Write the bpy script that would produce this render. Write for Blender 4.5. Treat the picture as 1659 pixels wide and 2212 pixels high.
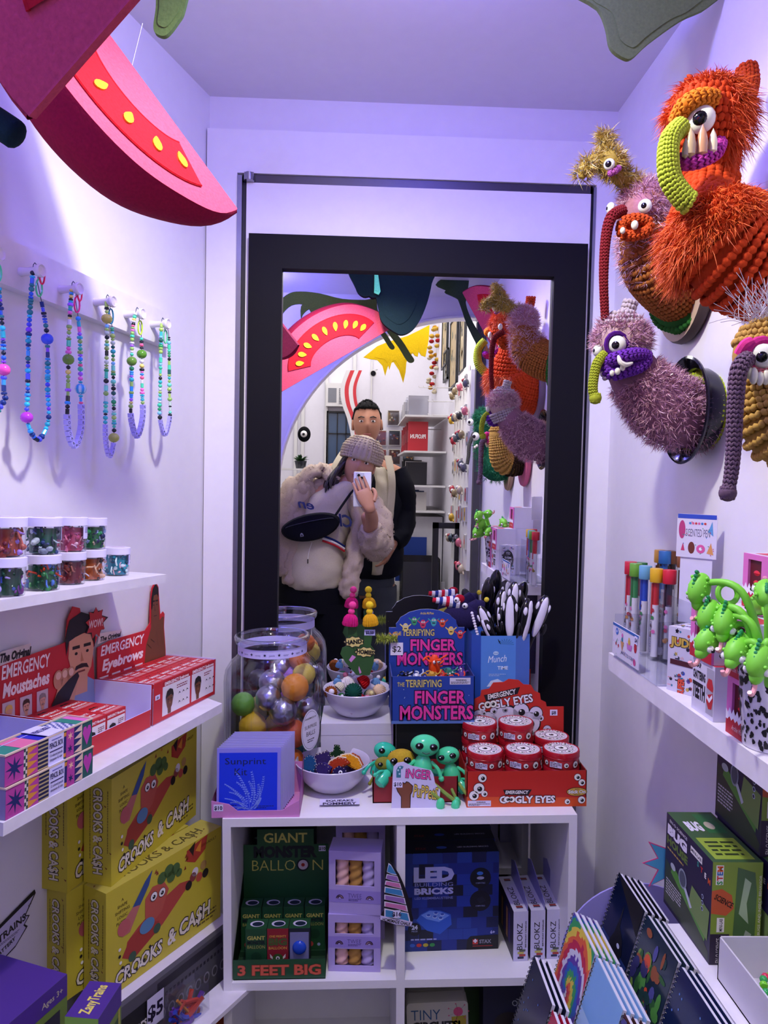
import bpy, random
from math import *
from mathutils import Matrix, Vector, Euler, noise
for o in list(bpy.data.objects): bpy.data.objects.remove(o)
SC=bpy.context.scene; COL=SC.collection
R=random.Random(7)
# ---------------------------------------------------------------- camera
W,H,F=1659,2212,1600.
CZ=1.46
FW=Vector((0.030858,0.998533,-0.044490)); VX,VY,ROLL=778.,1031.,.021
def _cam():
    a=VX-W/2;b=VY-H/2;c,s=cos(ROLL),sin(ROLL)
    ux=a*c+b*s;uy=-a*s+b*c;yaw=-atan2(ux,F);lo,hi=-.3,.3
    for _ in range(60):
        p=(lo+hi)/2;f=Vector((sin(yaw)*cos(p),cos(yaw)*cos(p),sin(p)));r=Vector((cos(yaw),-sin(yaw),0));u=r.cross(f)
        if -F*u.y/f.y<uy: lo=p
        else: hi=p
    return f,r*c+u*s,u*c-r*s
FW,RT,UP=_cam()
cam_d=bpy.data.cameras.new('camera'); cam=bpy.data.objects.new('camera',cam_d); COL.objects.link(cam)
cam.matrix_world=Matrix(((RT.x,UP.x,-FW.x,0),(RT.y,UP.y,-FW.y,0),(RT.z,UP.z,-FW.z,CZ),(0,0,0,1)))
cam_d.sensor_fit='VERTICAL'; cam_d.sensor_height=36; cam_d.lens=36*F/H; cam_d.clip_start=.02; cam_d.clip_end=50
SC.camera=cam
EYE=Vector((0,0,CZ))
def ray(px,py): return FW+RT*((px-W/2)/F)-UP*((py-H/2)/F)
def at(M,px,py,ax,val):
    "point where the view line through a photo pixel meets the plane local[ax]=val of frame M (local coordinates)"
    I=M.inverted(); o=I@EYE; d=I.to_3x3()@ray(px,py); t=(val-o[ax])/d[ax]; return o+d*t
ID=Matrix()
def mir(px,py,Y):
    p=at(ID,px,py,1,2*1.6-Y); return Vector((p.x,Y,p.z))
# ---------------------------------------------------------------- world, lamps, exposure
wd=bpy.data.worlds.new('world'); SC.world=wd; wd.use_nodes=True
wd.node_tree.nodes['Background'].inputs[0].default_value=(.6,.62,.8,1); wd.node_tree.nodes['Background'].inputs[1].default_value=.05
def lamp(name,kind,loc,en,col,size=.1,to=None,sizey=None,spot=None):
    l=bpy.data.lights.new(name,kind); l.energy=en; l.color=col
    if kind=='AREA':
        l.size=size
        if sizey: l.shape='RECTANGLE'; l.size_y=sizey
    else: l.shadow_soft_size=size
    if spot: l.spot_size=spot; l.spot_blend=.6
    o=bpy.data.objects.new(name,l); COL.objects.link(o); o.location=loc
    if to: o.rotation_euler=(Vector(to)-Vector(loc)).to_track_quat('-Z','Y').to_euler()
    return o
lamp('white_lamp_and_fill','SPOT',(.0,.78,2.19),25,(1,.965,.86),.03,(.03,1.02,0),spot=radians(158))
lamp('white_lamp_and_fill','POINT',(-.04,.9,2.14),2.0,(1,.97,.9),.03)  # added fill light, only whitens the ceiling and upper walls
lamp('violet_lamp','POINT',(.14,.98,2.20),5.2,(.17,.15,1),.03)
lamp('violet_lamp','POINT',(-.42,.20,2.2),5.0,(.15,.14,1),.03)
lamp('shop_lamp','AREA',(-.3,-1.6,3.0),24,(1,.97,.93),1.6,(-.3,-1.6,0))
lamp('shop_fill','AREA',(.05,-.62,2.75),16,(1,.97,.93),.5,(.05,1.2,.9))  # added fill on the fronts of the goods, standing in for shop light
vs=SC.view_settings; vs.view_transform='Standard'; vs.look='None'; vs.gamma=1; vs.use_curve_mapping=False; vs.exposure=.3
# ---------------------------------------------------------------- materials
def lin(h):
    h=h.lstrip('#'); h=h if len(h)==6 else 'ffffff'; v=[int(h[i:i+2],16)/255 for i in (0,2,4)]
    return [x/12.92 if x<.04045 else ((x+.055)/1.055)**2.4 for x in v]+[1]
_mc={}
def c(h,kind='paper',r=None):
    k=(h,kind,r)
    if k in _mc: return _mc[k]
    m=bpy.data.materials.new(kind+'_'+h.strip('#')); m.use_nodes=True; nt=m.node_tree; b=nt.nodes['Principled BSDF']
    def S(n,v): b.inputs[n].default_value=v
    rough={'paper':.5,'gloss':.18,'plastic':.35,'felt':.95,'yarn':.85,'metal':.25,'paint':.45,'wood':.6,'cloth':.9,'skin':.5,'foil':.28,'board':.7,'fuzz':.6,'matte':.8}.get(kind,.5)
    S('Roughness',r if r is not None else rough); S('Base Color',lin(h))
    if kind in('metal','foil'): S('Metallic',1.)
    if kind in('matte','felt','yarn','cloth'): S('Specular IOR Level',.15)
    sc,st,amt={'paper':(60,.02,.03),'gloss':(40,.02,.03),'plastic':(50,.03,.03),'felt':(260,.6,.22),'yarn':(300,.4,.2),'metal':(80,.05,.05),'paint':(35,.06,.03),'wood':(30,.25,.12),'cloth':(400,.4,.15),'skin':(120,.1,.05),'foil':(90,.9,.1),'board':(90,.05,.05),'fuzz':(200,.1,.15),'matte':(60,.1,.06)}.get(kind,(60,.02,.03))
    tc=nt.nodes.new('ShaderNodeTexCoord'); nz=nt.nodes.new('ShaderNodeTexNoise'); nz.inputs['Scale'].default_value=sc; nz.inputs['Detail'].default_value=3
    nt.links.new(tc.outputs['Object'],nz.inputs['Vector'])
    mx=nt.nodes.new('ShaderNodeMix'); mx.data_type='RGBA'; mx.blend_type='MULTIPLY'
    rp=nt.nodes.new('ShaderNodeMapRange'); rp.inputs['To Min'].default_value=1-amt*1.6; rp.inputs['To Max'].default_value=1+amt*.6
    nt.links.new(nz.outputs['Fac'],rp.inputs['Value']); mx.inputs['Factor'].default_value=1; mx.inputs['A'].default_value=lin(h)
    nt.links.new(rp.outputs['Result'],mx.inputs['B']); nt.links.new(mx.outputs['Result'],b.inputs['Base Color'])
    bp=nt.nodes.new('ShaderNodeBump'); bp.inputs['Strength'].default_value=st; bp.inputs['Distance'].default_value=.001
    nt.links.new(nz.outputs['Fac'],bp.inputs['Height']); nt.links.new(bp.outputs['Normal'],b.inputs['Normal'])
    _mc[k]=m; return m
def thin(name,tint,gl=.03,k=.75,base=.05):
    m=bpy.data.materials.new(name); m.use_nodes=True; nt=m.node_tree; nt.nodes.clear()
    o=nt.nodes.new('ShaderNodeOutputMaterial'); mx=nt.nodes.new('ShaderNodeMixShader'); tr=nt.nodes.new('ShaderNodeBsdfTransparent'); gs=nt.nodes.new('ShaderNodeBsdfGlossy'); lw=nt.nodes.new('ShaderNodeLayerWeight'); lw.inputs[0].default_value=.5
    pw=nt.nodes.new('ShaderNodeMath'); pw.operation='POWER'; pw.inputs[1].default_value=4; ma=nt.nodes.new('ShaderNodeMath'); ma.operation='MULTIPLY_ADD'; ma.inputs[1].default_value=k; ma.inputs[2].default_value=base
    tr.inputs[0].default_value=tint; gs.inputs['Roughness'].default_value=gl
    L=nt.links.new; L(lw.outputs['Facing'],pw.inputs[0]); L(pw.outputs[0],ma.inputs[0]); L(ma.outputs[0],mx.inputs[0]); L(tr.outputs[0],mx.inputs[1]); L(gs.outputs[0],mx.inputs[2]); L(mx.outputs[0],o.inputs[0]); return m
THIN=thin('thin_glass',(.95,.96,.98,1))
RIM=thin('glass_rim',(.9,.93,.97,1),.02,.85,.16)
CLEAR=thin('clear_plastic',(.93,.94,.97,1),.08,.6,.06)
def emit(h,s):
    m=bpy.data.materials.new('glow_'+h.strip('#')); m.use_nodes=True; b=m.node_tree.nodes['Principled BSDF']
    b.inputs['Emission Color'].default_value=lin(h); b.inputs['Emission Strength'].default_value=s; b.inputs['Base Color'].default_value=lin(h); return m
MIRROR=bpy.data.materials.new('mirror_silver'); MIRROR.use_nodes=True
_b=MIRROR.node_tree.nodes['Principled BSDF']; _b.inputs['Metallic'].default_value=1; _b.inputs['Roughness'].default_value=0; _b.inputs['Base Color'].default_value=(.93,.93,.95,1)
# ---------------------------------------------------------------- mesh kit
_tx={}
def textmesh(s,bold=0,shear=0):
    k=(s,bold,shear)
    if k in _tx: return _tx[k]
    cu=bpy.data.curves.new('t','FONT'); cu.body=s; cu.size=1; cu.offset=bold; cu.shear=shear; cu.resolution_u=2; cu.fill_mode='FRONT'
    o=bpy.data.objects.new('t',cu); COL.objects.link(o); dg=bpy.context.evaluated_depsgraph_get(); me=o.evaluated_get(dg).to_mesh()
    vv=[(v.co.x,v.co.y) for v in me.vertices]; ff=[tuple(p.vertices) for p in me.polygons if p.normal.z>-.5]
    o.evaluated_get(dg).to_mesh_clear(); bpy.data.objects.remove(o); bpy.data.curves.remove(cu)
    if not vv: vv=[(0,0)]
    x0=min(a for a,b in vv);x1=max(a for a,b in vv);y0=min(b for a,b in vv);y1=max(b for a,b in vv)
    _tx[k]=(vv,ff,x0,x1,y0,y1); return _tx[k]
def circ(u,v,r,ry=None,n=20,a0=0): ry=r if ry is None else ry; return [(u+r*cos(a0+2*pi*i/n),v+ry*sin(a0+2*pi*i/n)) for i in range(n)]
def starpts(u,v,r,ri,n,a0=pi/2,jit=0): return [(u+(r if i%2==0 else ri)*cos(a0+pi*i/n)*(1+jit*R.uniform(-1,1)),v+(r if i%2==0 else ri)*sin(a0+pi*i/n)*(1+jit*R.uniform(-1,1))) for i in range(2*n)]
def T(x,y=0,z=0): return Matrix.Translation((x,y,z))
def RX(a): return Matrix.Rotation(a,4,'X')
def RY(a): return Matrix.Rotation(a,4,'Y')
def RZ(a): return Matrix.Rotation(a,4,'Z')
def frame(o,u,v):
    u=Vector(u).normalized();v=Vector(v);w=u.cross(v).normalized();v=w.cross(u)
    return Matrix(((u.x,v.x,w.x,o[0]),(u.y,v.y,w.y,o[1]),(u.z,v.z,w.z,o[2]),(0,0,0,1)))
def aim(p,d,up=(0,0,1)):
    "frame at p whose z axis is d"
    d=Vector(d).normalized();u=Vector(up).cross(d)
    if u.length<1e-4: u=Vector((1,0,0))
    u.normalize();v=d.cross(u); return Matrix(((u.x,v.x,d.x,p[0]),(u.y,v.y,d.y,p[1]),(u.z,v.z,d.z,p[2]),(0,0,0,1)))
class G:
    def __init__(s): s.v=[];s.f=[];s.m=[];s.mats=[];s.M=Matrix()
    def mi(s,m):
        if m not in s.mats: s.mats.append(m)
        return s.mats.index(m)
    def add(s,vs,fs,m,M=None):
        T_=s.M@M if M is not None else s.M; b=len(s.v); s.v+=[T_@Vector(v) for v in vs]; k=s.mi(m)
        for f in fs: s.f.append(tuple(b+i for i in f)); s.m.append(k)
        return s
    def box(s,a,b,m,M=None,**sd):
        (x0,y0,z0),(x1,y1,z1)=a,b
        vs=[(x0,y0,z0),(x1,y0,z0),(x1,y1,z0),(x0,y1,z0),(x0,y0,z1),(x1,y0,z1),(x1,y1,z1),(x0,y1,z1)]
        for n,f in (('bot',(0,3,2,1)),('top',(4,5,6,7)),('front',(0,1,5,4)),('right',(1,2,6,5)),('back',(2,3,7,6)),('left',(3,0,4,7))):
            mm=sd.get(n,m)
            if mm is None: continue
            s.add([vs[i] for i in f],[(0,1,2,3)],mm,M)
        return s
    def rbox(s,a,b,m,r=.004,M=None,n=3):
        "box with rounded vertical-section edges (superellipse-like bevel)"
        (x0,y0,z0),(x1,y1,z1)=a,b
        pts=[]
        for cx,cy,a0 in((x1-r,y1-r,0),(x0+r,y1-r,pi/2),(x0+r,y0+r,pi),(x1-r,y0+r,1.5*pi)):
            for i in range(n+1): t=a0+pi/2*i/n; pts.append((cx,cy,cos(t),sin(t)))
        rings=[]
        for zz,k in [(z0,1),(z0+r*.3,.3),(z0+r,0),(z1-r,0),(z1-r*.3,.3),(z1,1)]:
            rings.append([(x+cc*r*(1-k)if True else 0,y+ss*r*(1-k),zz) for x,y,cc,ss in pts])
        return s.rings(rings,m,M=M,cap=True)
    def rings(s,rs,m,M=None,cap=True,closed=False,loop=True):
        n=len(rs[0]);vs=[p for r in rs for p in r];fs=[];k=len(rs)
        for i in range(k if closed else k-1):
            j=(i+1)%k
            for q in range(n if loop else n-1):
                w=(q+1)%n; fs.append((i*n+q,i*n+w,j*n+w,j*n+q))
        if cap and not closed: fs+= [tuple(reversed(range(n))),tuple((k-1)*n+q for q in range(n))]
        return s.add(vs,fs,m,M)
    def lathe(s,prof,m,n=24,M=None,cap=False,sx=1,sy=1):
        return s.rings([[(r*cos(2*pi*i/n)*sx,r*sin(2*pi*i/n)*sy,z) for i in range(n)] for r,z in prof],m,M,cap)
    def sph(s,p,r,m,nu=16,nv=10,M=None):
        if not hasattr(r,'__len__'): r=(r,r,r)
        rs=[[(p[0]+r[0]*sin(pi*j/nv)*cos(2*pi*i/nu),p[1]+r[1]*sin(pi*j/nv)*sin(2*pi*i/nu),p[2]-r[2]*cos(pi*j/nv)) for i in range(nu)] for j in range(1,nv)]
        vs=[q for g in rs for q in g]; n=nu; fs=[]
        for i in range(nv-2):
            for q in range(n): w=(q+1)%n; fs.append((i*n+q,i*n+w,(i+1)*n+w,(i+1)*n+q))
        a=len(vs); vs+=[(p[0],p[1],p[2]-r[2]),(p[0],p[1],p[2]+r[2])]
        for q in range(n): w=(q+1)%n; fs.append((a,w,q)); fs.append((a+1,(nv-2)*n+q,(nv-2)*n+w))
        return s.add(vs,fs,m,M)
    def tube(s,path,r,m,n=8,M=None,cap=True,closed=False,flat=1):
        P=[Vector(p) for p in path];k=len(P);rs=[];u=None
        for i in range(k):
            if closed: t=P[(i+1)%k]-P[i-1]
            else: t=P[min(i+1,k-1)]-P[max(i-1,0)]
            if t.length<1e-9: t=Vector((0,0,1))
            t.normalize()
            if u is None:
                u=t.cross(Vector((0,0,1)))
                if u.length<.05: u=t.cross(Vector((0,1,0)))
            u=(u-t*u.dot(t)).normalized();w=t.cross(u);rr=r[i] if hasattr(r,'__len__') else r
            rs.append([P[i]+u*(rr*cos(2*pi*q/n))+w*(rr*flat*sin(2*pi*q/n)) for q in range(n)])
        return s.rings(rs,m,M,cap,closed)
    def prism(s,pts,w0,w1,m,M=None,side=None):
        n=len(pts);ar=sum(pts[i][0]*pts[(i+1)%n][1]-pts[(i+1)%n][0]*pts[i][1] for i in range(n))
        if ar<0: pts=list(reversed(pts))
        vs=[(x,y,w0) for x,y in pts]+[(x,y,w1) for x,y in pts]
        s.add(vs,[tuple(reversed(range(n))),tuple(range(n,2*n))],m,M)
        s.add(vs,[(i,(i+1)%n,n+(i+1)%n,n+i) for i in range(n)],side or m,M); return s
    # printed artwork on a plane frame M (u right, v up, w out)
    def poly(s,M,pts,m,L=1):
        n=len(pts);ar=sum(pts[i][0]*pts[(i+1)%n][1]-pts[(i+1)%n][0]*pts[i][1] for i in range(n))
        if ar<0: pts=list(reversed(pts))
        if isinstance(m,str): m=c(m)
        return s.add([(x,y,L*.00018) for x,y in pts],[tuple(range(n))],m,M)
    def rect(s,M,u0,v0,u1,v1,m,L=1): return s.poly(M,[(u0,v0),(u1,v0),(u1,v1),(u0,v1)],m,L)
    def disc(s,M,u,v,r,m,L=1,ry=None,n=20): return s.poly(M,circ(u,v,r,ry,n),m,L)
    def text(s,M,t,u,v,h,m,L=2,w=None,al='c',bold=.01,shear=0,rot=0,edge=None,ew=.05,eL=0):
        "text with cap height h centred (al c) or starting (al l) at u, baseline-centre v; w stretches it to a width"
        if isinstance(m,str): m=c(m)
        if edge is not None: s.text(M,t,u,v,h,edge,L-1,w,al,bold+ew,shear,rot)
        vv,ff,x0,x1,y0,y1=textmesh(t,bold,shear)
        rx0,rx1,ry0,ry1=textmesh(t,.01,shear)[2:] if edge is not None or bold>.01 else (x0,x1,y0,y1)
        ch=.72 if any(q.isalnum() for q in t) else ry1-ry0
        sy=h/ch; sx=sy if w is None else w/max(1e-4,(rx1-rx0)); ox=(rx0+rx1)/2 if al=='c' else rx0
        oy=ch/2 if abs(rot)>1 else 0; cr,sr=cos(rot),sin(rot); out=[]
        for x,y in vv:
            a=(x-ox)*sx;b=(y-oy)*sy; out.append((u+a*cr-b*sr,v+a*sr+b*cr,L*.00018))
        return s.add(out,ff,m,M)
    def eye(s,M,u,v,r,L=2,du=0,dv=-.1,sc='#f4f2ee',ri=.48,ry=None):
        k=(ry or r)/r
        s.disc(M,u,v,r*1.12,c('#15121a'),L,ry=r*1.12*k);s.disc(M,u,v,r,c(sc),L+1,ry=r*k);s.disc(M,u+du*r,v+dv*r,r*ri,c('#0b0b10'),L+2,ry=r*ri*k,n=14);return s.disc(M,u+(du-.15)*r,v+(dv+.18)*r,r*.12,c('#ffffff'),L+3,n=8)
    def scrib(s,M,u0,v0,u1,v1,m,rows=3,L=2,k=.45):
        "rows of fine print"
        if isinstance(m,str): m=c(m)
        dv=(v1-v0)/rows
        for i in range(rows):
            u=u0;vv=v1-dv*(i+.5)
            end=u1 if i<rows-1 else u0+(u1-u0)*R.uniform(.5,1)
            while u<end:
                l=min(R.uniform(1.2,3.5)*dv*.6,end-u); s.rect(M,u,vv-dv*k/2,u+l,vv+dv*k/2,m,L); u+=l+dv*.3
        return s
    def build(s,name,parent=None,smooth=True,ang=40,M=None):
        me=bpy.data.meshes.new(name); me.from_pydata([tuple(v) for v in s.v],[],s.f); me.polygons.foreach_set('material_index',s.m)
        for m in s.mats: me.materials.append(m)
        if smooth:
            me.polygons.foreach_set('use_smooth',[True]*len(me.polygons)); me.set_sharp_from_angle(angle=radians(ang))
        me.update(); o=bpy.data.objects.new(name,me); COL.objects.link(o)
        if parent: o.parent=parent
        if M is not None: o.matrix_local=M
        return o
def tag(o,label,cat,group=None,kind=None):
    if label: o['label']=label
    if cat: o['category']=cat
    if group: o['group']=group
    if kind: o['kind']=kind
    return o
def thing(name,label,cat,M=ID,group=None):
    o=bpy.data.objects.new(name,None); COL.objects.link(o); o.empty_display_size=.02; o.matrix_world=M; return tag(o,label,cat,group)
def solo(name,g,label,cat,M=ID,group=None,smooth=True,ang=40):
    return tag(g.build(name,None,smooth,ang,M),label,cat,group)
def part(name,g,parent,label=None,M=None,smooth=True,ang=40):
    o=g.build(name,parent,smooth,ang,M)
    if label: o['label']=label
    return o
def struct(name,g,smooth=False): o=g.build(name,None,smooth); o['kind']='structure'; return o
def dup(o,M=None,label=None,group=None,parent=None):
    q=o.copy(); COL.objects.link(q)
    if parent: q.parent=parent
    if M is not None: q.matrix_world=M
    if label: q['label']=label
    if group: q['group']=group
    for ch in o.children: dup(ch,parent=q)
    return q
def FR(x=0,y=0,z=0): return frame((x,y,z),(1,0,0),(0,0,1))          # front face (-y)
def TP(x=0,y=0,z=0): return frame((x,y,z),(1,0,0),(0,1,0))          # top face
def LS(x=0,y=0,z=0): return frame((x,y,z),(0,-1,0),(0,0,1))         # left (-x) face, origin at its viewer-left bottom (largest y)
def RS(x=0,y=0,z=0): return frame((x,y,z),(0,1,0),(0,0,1))          # right (+x) face, origin at smallest y
def bez(P,n=12):
    "smooth curve through control points (Catmull-Rom)"
    P=[Vector(p) for p in P]; out=[]
    for i in range(len(P)-1):
        a=P[max(i-1,0)];b=P[i];c_=P[i+1];d=P[min(i+2,len(P)-1)]
        for j in range(n):
            t=j/n; out.append(.5*((2*b)+(c_-a)*t+(2*a-5*b+4*c_-d)*t*t+(3*b-a-3*c_+d)*t**3))
    out.append(P[-1]); return out
# frames: cabinet, left wall, right wall
MC=T(.0835,1.27,.867)@RY(-.018)
LA=radians(72.91)
ML=T(-.336,1.62,0)@RZ(LA)@RY(.0)   # x toward the back corner, -y into the room
MR=T(.543,0,0)@RZ(-pi/2)             # x toward the camera, -y into the room
TILT=.025
def PL(px,py,off,ax=1): return at(ML,px,py,ax,-off)
# ================================================================ SETTING
WALL=c('#e6e3ec','paint'); WHITE=c('#eceaf0','paint'); CEIL=c('#dedbe6','paint')
g=G(); g.box((-2.2,-3.6,-.05),(1.2,1.75,0),c('#6f665c','wood')); struct('floor',g)
g=G(); g.box((-1.1,-.2,2.262),(.75,1.75,2.32),CEIL); struct('ceiling',g)
g=G(); g.box((-2.2,-3.6,3.05),(1.2,-.2,3.12),CEIL); struct('ceiling_shop',g)
g=G()
g.box((-.60,1.625,0),(.80,1.72,2.262),WALL)
struct('wall_back',g)
for nm,a,b in(('trim_1',(-.336,1.607,0),(-.272,1.625,2.188)),('trim_2',(.496,1.607,0),(.543,1.625,2.188)),('trim_3',(-.272,1.607,2.098),(.496,1.625,2.188))):
    g=G(); g.box(a,b,WHITE); struct(nm,g)
g=G(); g.box((-.252,1.606,0),(.484,1.624,2.078),WHITE)
dr=struct('door_1',g)
g=G(); g.box((-.2715,1.604,0),(-.2615,1.626,2.092),c('#8f8f9c','metal',.4)); g.box((-.2612,1.612,0),(-.253,1.626,2.096),c('#20202a'))  # near-black boxes put the shade of the door gaps into colour
g.box((.4845,1.612,0),(.489,1.626,2.096),c('#20202a')); g.box((.4895,1.605,0),(.4955,1.626,2.092),c('#8f8f9c','metal',.4)); g.box((-.2612,1.612,2.08),(.489,1.626,2.097),c('#57545e','metal',.4))
part('door_strip_and_gap',g,dr,'grey metal strip round the door, with dark boxes for its shaded gaps',smooth=False)
g=G(); g.lathe([(.0,.0),(.011,.0),(.011,.012),(.008,.0125),(.008,.017),(.0,.017)],c('#9a98a2','metal'),20,T(-.246,1.598,2.078)); g.box((-.256,1.596,2.09),(-.236,1.608,2.096),c('#9a98a2','metal'))
part('door_pivot',g,dr)
# left wall splayed
g=G(); g.box((-2.1,0,0),(.02,.08,2.262),WALL); o=struct('wall_left',g); o.matrix_world=ML
g=G(); g.box((.543,-.1,0),(.62,1.64,2.262),WALL); struct('wall_right',g)
g=G(); g.box((.555,-3.55,0),(.62,-.1,3.05),WALL); struct('wall_shop_right',g)
g=G(); g.box((-2.2,-3.6,0),(-2.1,-.2,3.05),WALL); struct('wall_shop_left',g)
g=G(); g.box((-2.2,-2.78,0),(1.2,-2.7,3.05),WALL); struct('wall_shop_back',g)
# arch wall between alcove and shop: quarter-ellipse opening
pts=[(-2.1,0),(-.365,0),(-.365,1.40)]+[(.49-.855*cos(t),1.40+.78*sin(t)) for t in [pi/2*i/24 for i in range(1,25)]]+[(.49,0),(.555,0),(.555,3.05),(-2.1,3.05)]
g=G(); 
n=len(pts); i0=2
# split into strips so each face stays convex
arc=pts[2:27]
g.box((-2.1,-.2,0),(-.365,-.1,3.05),WALL); g.box((.515,-.2,0),(.555,-.1,3.05),WALL)
arc=arc+[(.515,2.18)]
for (xa,za),(xb,zb) in zip(arc,arc[1:]):
    vs=[(xa,-.2,za),(xb,-.2,zb),(xb,-.2,3.05),(xa,-.2,3.05),(xa,-.1,za),(xb,-.1,zb),(xb,-.1,3.05),(xa,-.1,3.05)]
    g.add(vs,[(0,1,2,3),(5,4,7,6),(0,4,5,1)],WALL)
struct('wall_arch',g)
g=G(); g.tube([(x,-.093,z) for x,z in arc],.006,WHITE,6); struct('trim_arch',g,True)
g=G(); g.box((.5,-.098,0),(.53,-.06,2.15),c('#3c3a40')); struct('trim_4',g)
# floor mirror leaning against the door
t=thing('framed_mirror','tall mirror in a wide flat black frame standing against the white door','mirror')
K=c('#0d0c15','matte',.6)
x0,x1,z1,w=-.243,.475,1.966,.0705
g=G()
def bar(pts,ya,yb,m):
    vs=[(x,ya,z) for x,z in pts]+[(x,yb,z) for x,z in pts]
    g.add(vs,[(0,1,2,3),(7,6,5,4),(0,4,5,1),(1,5,6,2),(2,6,7,3),(3,7,4,0)],m)
bar([(x0,.02),(x0+w,.02+w),(x0+w,z1-w),(x0,z1)],1.585,1.603,K)
bar([(x1-w,.02+w),(x1,.02),(x1,z1),(x1-w,z1-w)],1.585,1.603,K)
bar([(x0+w,z1-w),(x1-w,z1-w),(x1,z1),(x0,z1)],1.585,1.603,K)
bar([(x0,.02),(x1,.02),(x1-w,.02+w),(x0+w,.02+w)],1.585,1.603,K)
part('frame',g,t,smooth=False)
g=G(); g.add([(x0+w,1.6,.02+w),(x1-w,1.6,.02+w),(x1-w,1.6,z1-w),(x0+w,1.6,z1-w)],[(0,1,2,3)],MIRROR); part('mirror_glass',g,t,smooth=False)
# cube shelf
t=thing('cube_shelf','white two-column cube shelf unit in front of the mirror','shelf unit',MC)
hw=.3115;tk=.0145;P=.296
g=G()
zb=-.86
def pn(a,b): g.box(a,b,WHITE)
pn((-hw,0,-tk),(hw,.29,0)); part('top_board',g,t,smooth=False)
for s_ in(-1,1):
    g=G(); pn((-hw if s_<0 else hw-tk,0,zb),(-hw+tk if s_<0 else hw,.29,-tk)); part('side_panel',g,t,smooth=False)
g=G(); pn((-.0075,.001,zb),(.0075,.29,-tk)); part('divider',g,t,smooth=False)
for k in(1,2,3):
    for sx in(-1,1):
        z=-tk-k*.281
        if k==3: z=zb+tk
        g=G(); pn((-hw+tk if sx<0 else .0075,.001,z-tk),(-.0075 if sx<0 else hw-tk,.29,z)); part('shelf_board',g,t,smooth=False)
g=G(); g.box((-hw+tk,.286,zb),(hw-tk-.13,.29,-tk),WHITE); part('back_panel',g,t,smooth=False)
# ================================================================ LEFT WALL
MS1=ML@T(-.346,0,1.290)@RY(.035); MS2=ML@T(-.219,0,1.036)@RY(.03); MRL=ML@T(-.173,0,1.764)@RY(.035)
# shelves
WS=c('#e9e5ee','wood',.55)
t=thing('wall_shelf','narrow white painted wooden wall shelf holding the clear craft jars','shelf',MS1)
g=G(); g.prism([(-.95,-.12),(0,-.12),(.004,0),(-.95,0)],-.014,0,WS,ID); part('board',g,t,smooth=False)
g=G(); g.box((-.95,-.02,-.035),(-.07,0,-.0141),WS); part('cleat',g,t,smooth=False)
t=thing('wall_shelf','white painted wooden wall shelf holding the red novelty displays and pencil boxes','shelf',MS2)
g=G(); g.prism([(-.535,-.16),(0,-.16),(.085,0),(-.75,0),(-.75,-.01),(-.535,-.012)],-.016,0,WS,ID); part('board',g,t,smooth=False)
# hook rail
t=thing('hook_rail','white wooden rail with round knobs hung with beaded necklaces','hook rail',MRL)
g=G(); g.box((-.62,-.018,-.064),(0,0,0),WS); part('rail_board',g,t,smooth=False)
KN=[(-.465,-.04),(-.389,-.038),(-.308,-.04),(-.225,-.037),(-.143,-.036),(-.063,-.034)]
for x,z in KN:
    g=G(); g.lathe([(0,0),(.0065,0),(.0055,.012),(.006,.024),(.0092,.031),(.0095,.034),(.008,.036),(.006,.034),(0,.0335)],c('#e9e4f2','gloss'),20,aim((x,-.018,z),(0,-1,0))); part('knob',g,t)
# necklaces
PAL=dict(blue=['#3aa8ff','#2b6cf0','#35d0ff','#1b3a8a','#4f5bff','#8a4dff','#27b7d8','#13233f','#2c8c9a'],mint=['#4fe0b0','#7ef0d0','#2fae6a','#9fd06a','#b7e070','#3ec8c8','#1c2a2a','#cfe8d8','#2e6e62','#8ad8ff'],mix=['#4fe0b0','#ff7ad0','#3aa8ff','#b070ff','#20242c','#e8e8f0','#9fd06a','#38c8d8','#ff6a9a','#2e8e62','#f2e27a'])
def bead(kind,r,col,kk):
    g=G(); m=c(col,'gloss')
    if kind==0: g.sph((0,0,0),(r,r,r*.9),m,10,7)
    elif kind==1: g.lathe([(0,-r*.5),(r*.8,-r*.5),(r,-r*.25),(r,r*.25),(r*.8,r*.5),(0,r*.5)],m,10)
    elif kind==2: g.lathe([(0,-r),(r*.75,-r),(r*.75,r),(0,r)],m,8)
    elif kind==3:
        for q in range(4): g.sph((r*.45*cos(q*pi/2),r*.45*sin(q*pi/2),0),(r*.55,r*.55,r*.5),m,8,5)
    elif kind==4: # letter bead
        g.box((-r*.8,-r*.8,-r*.8),(r*.8,r*.8,r*.8),c('#b8b4ff','gloss')); g.text(frame((0,-r*.8,0),(1,0,0),(0,0,1)),kk,0,-r*.5,r*1.0,'#1a1440',1)
    elif kind==5:
        for q in range(6):
            a=q*pi/3; g.add([(r*.98*cos(a+d)*sqrt(1-zz*zz)if 1 else 0,r*.98*sin(a+d)*sqrt(1-zz*zz),r*zz) for zz in(-.95,-.5,0,.5,.95) for d in(0,.52)],[(2*j,2*j+1,2*j+3,2*j+2) for j in range(4)],c('#bfe8f4','gloss'))
        g.sph((0,0,0),(r*.95,r*.95,r*.95),m,12,8)
    return g
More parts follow.
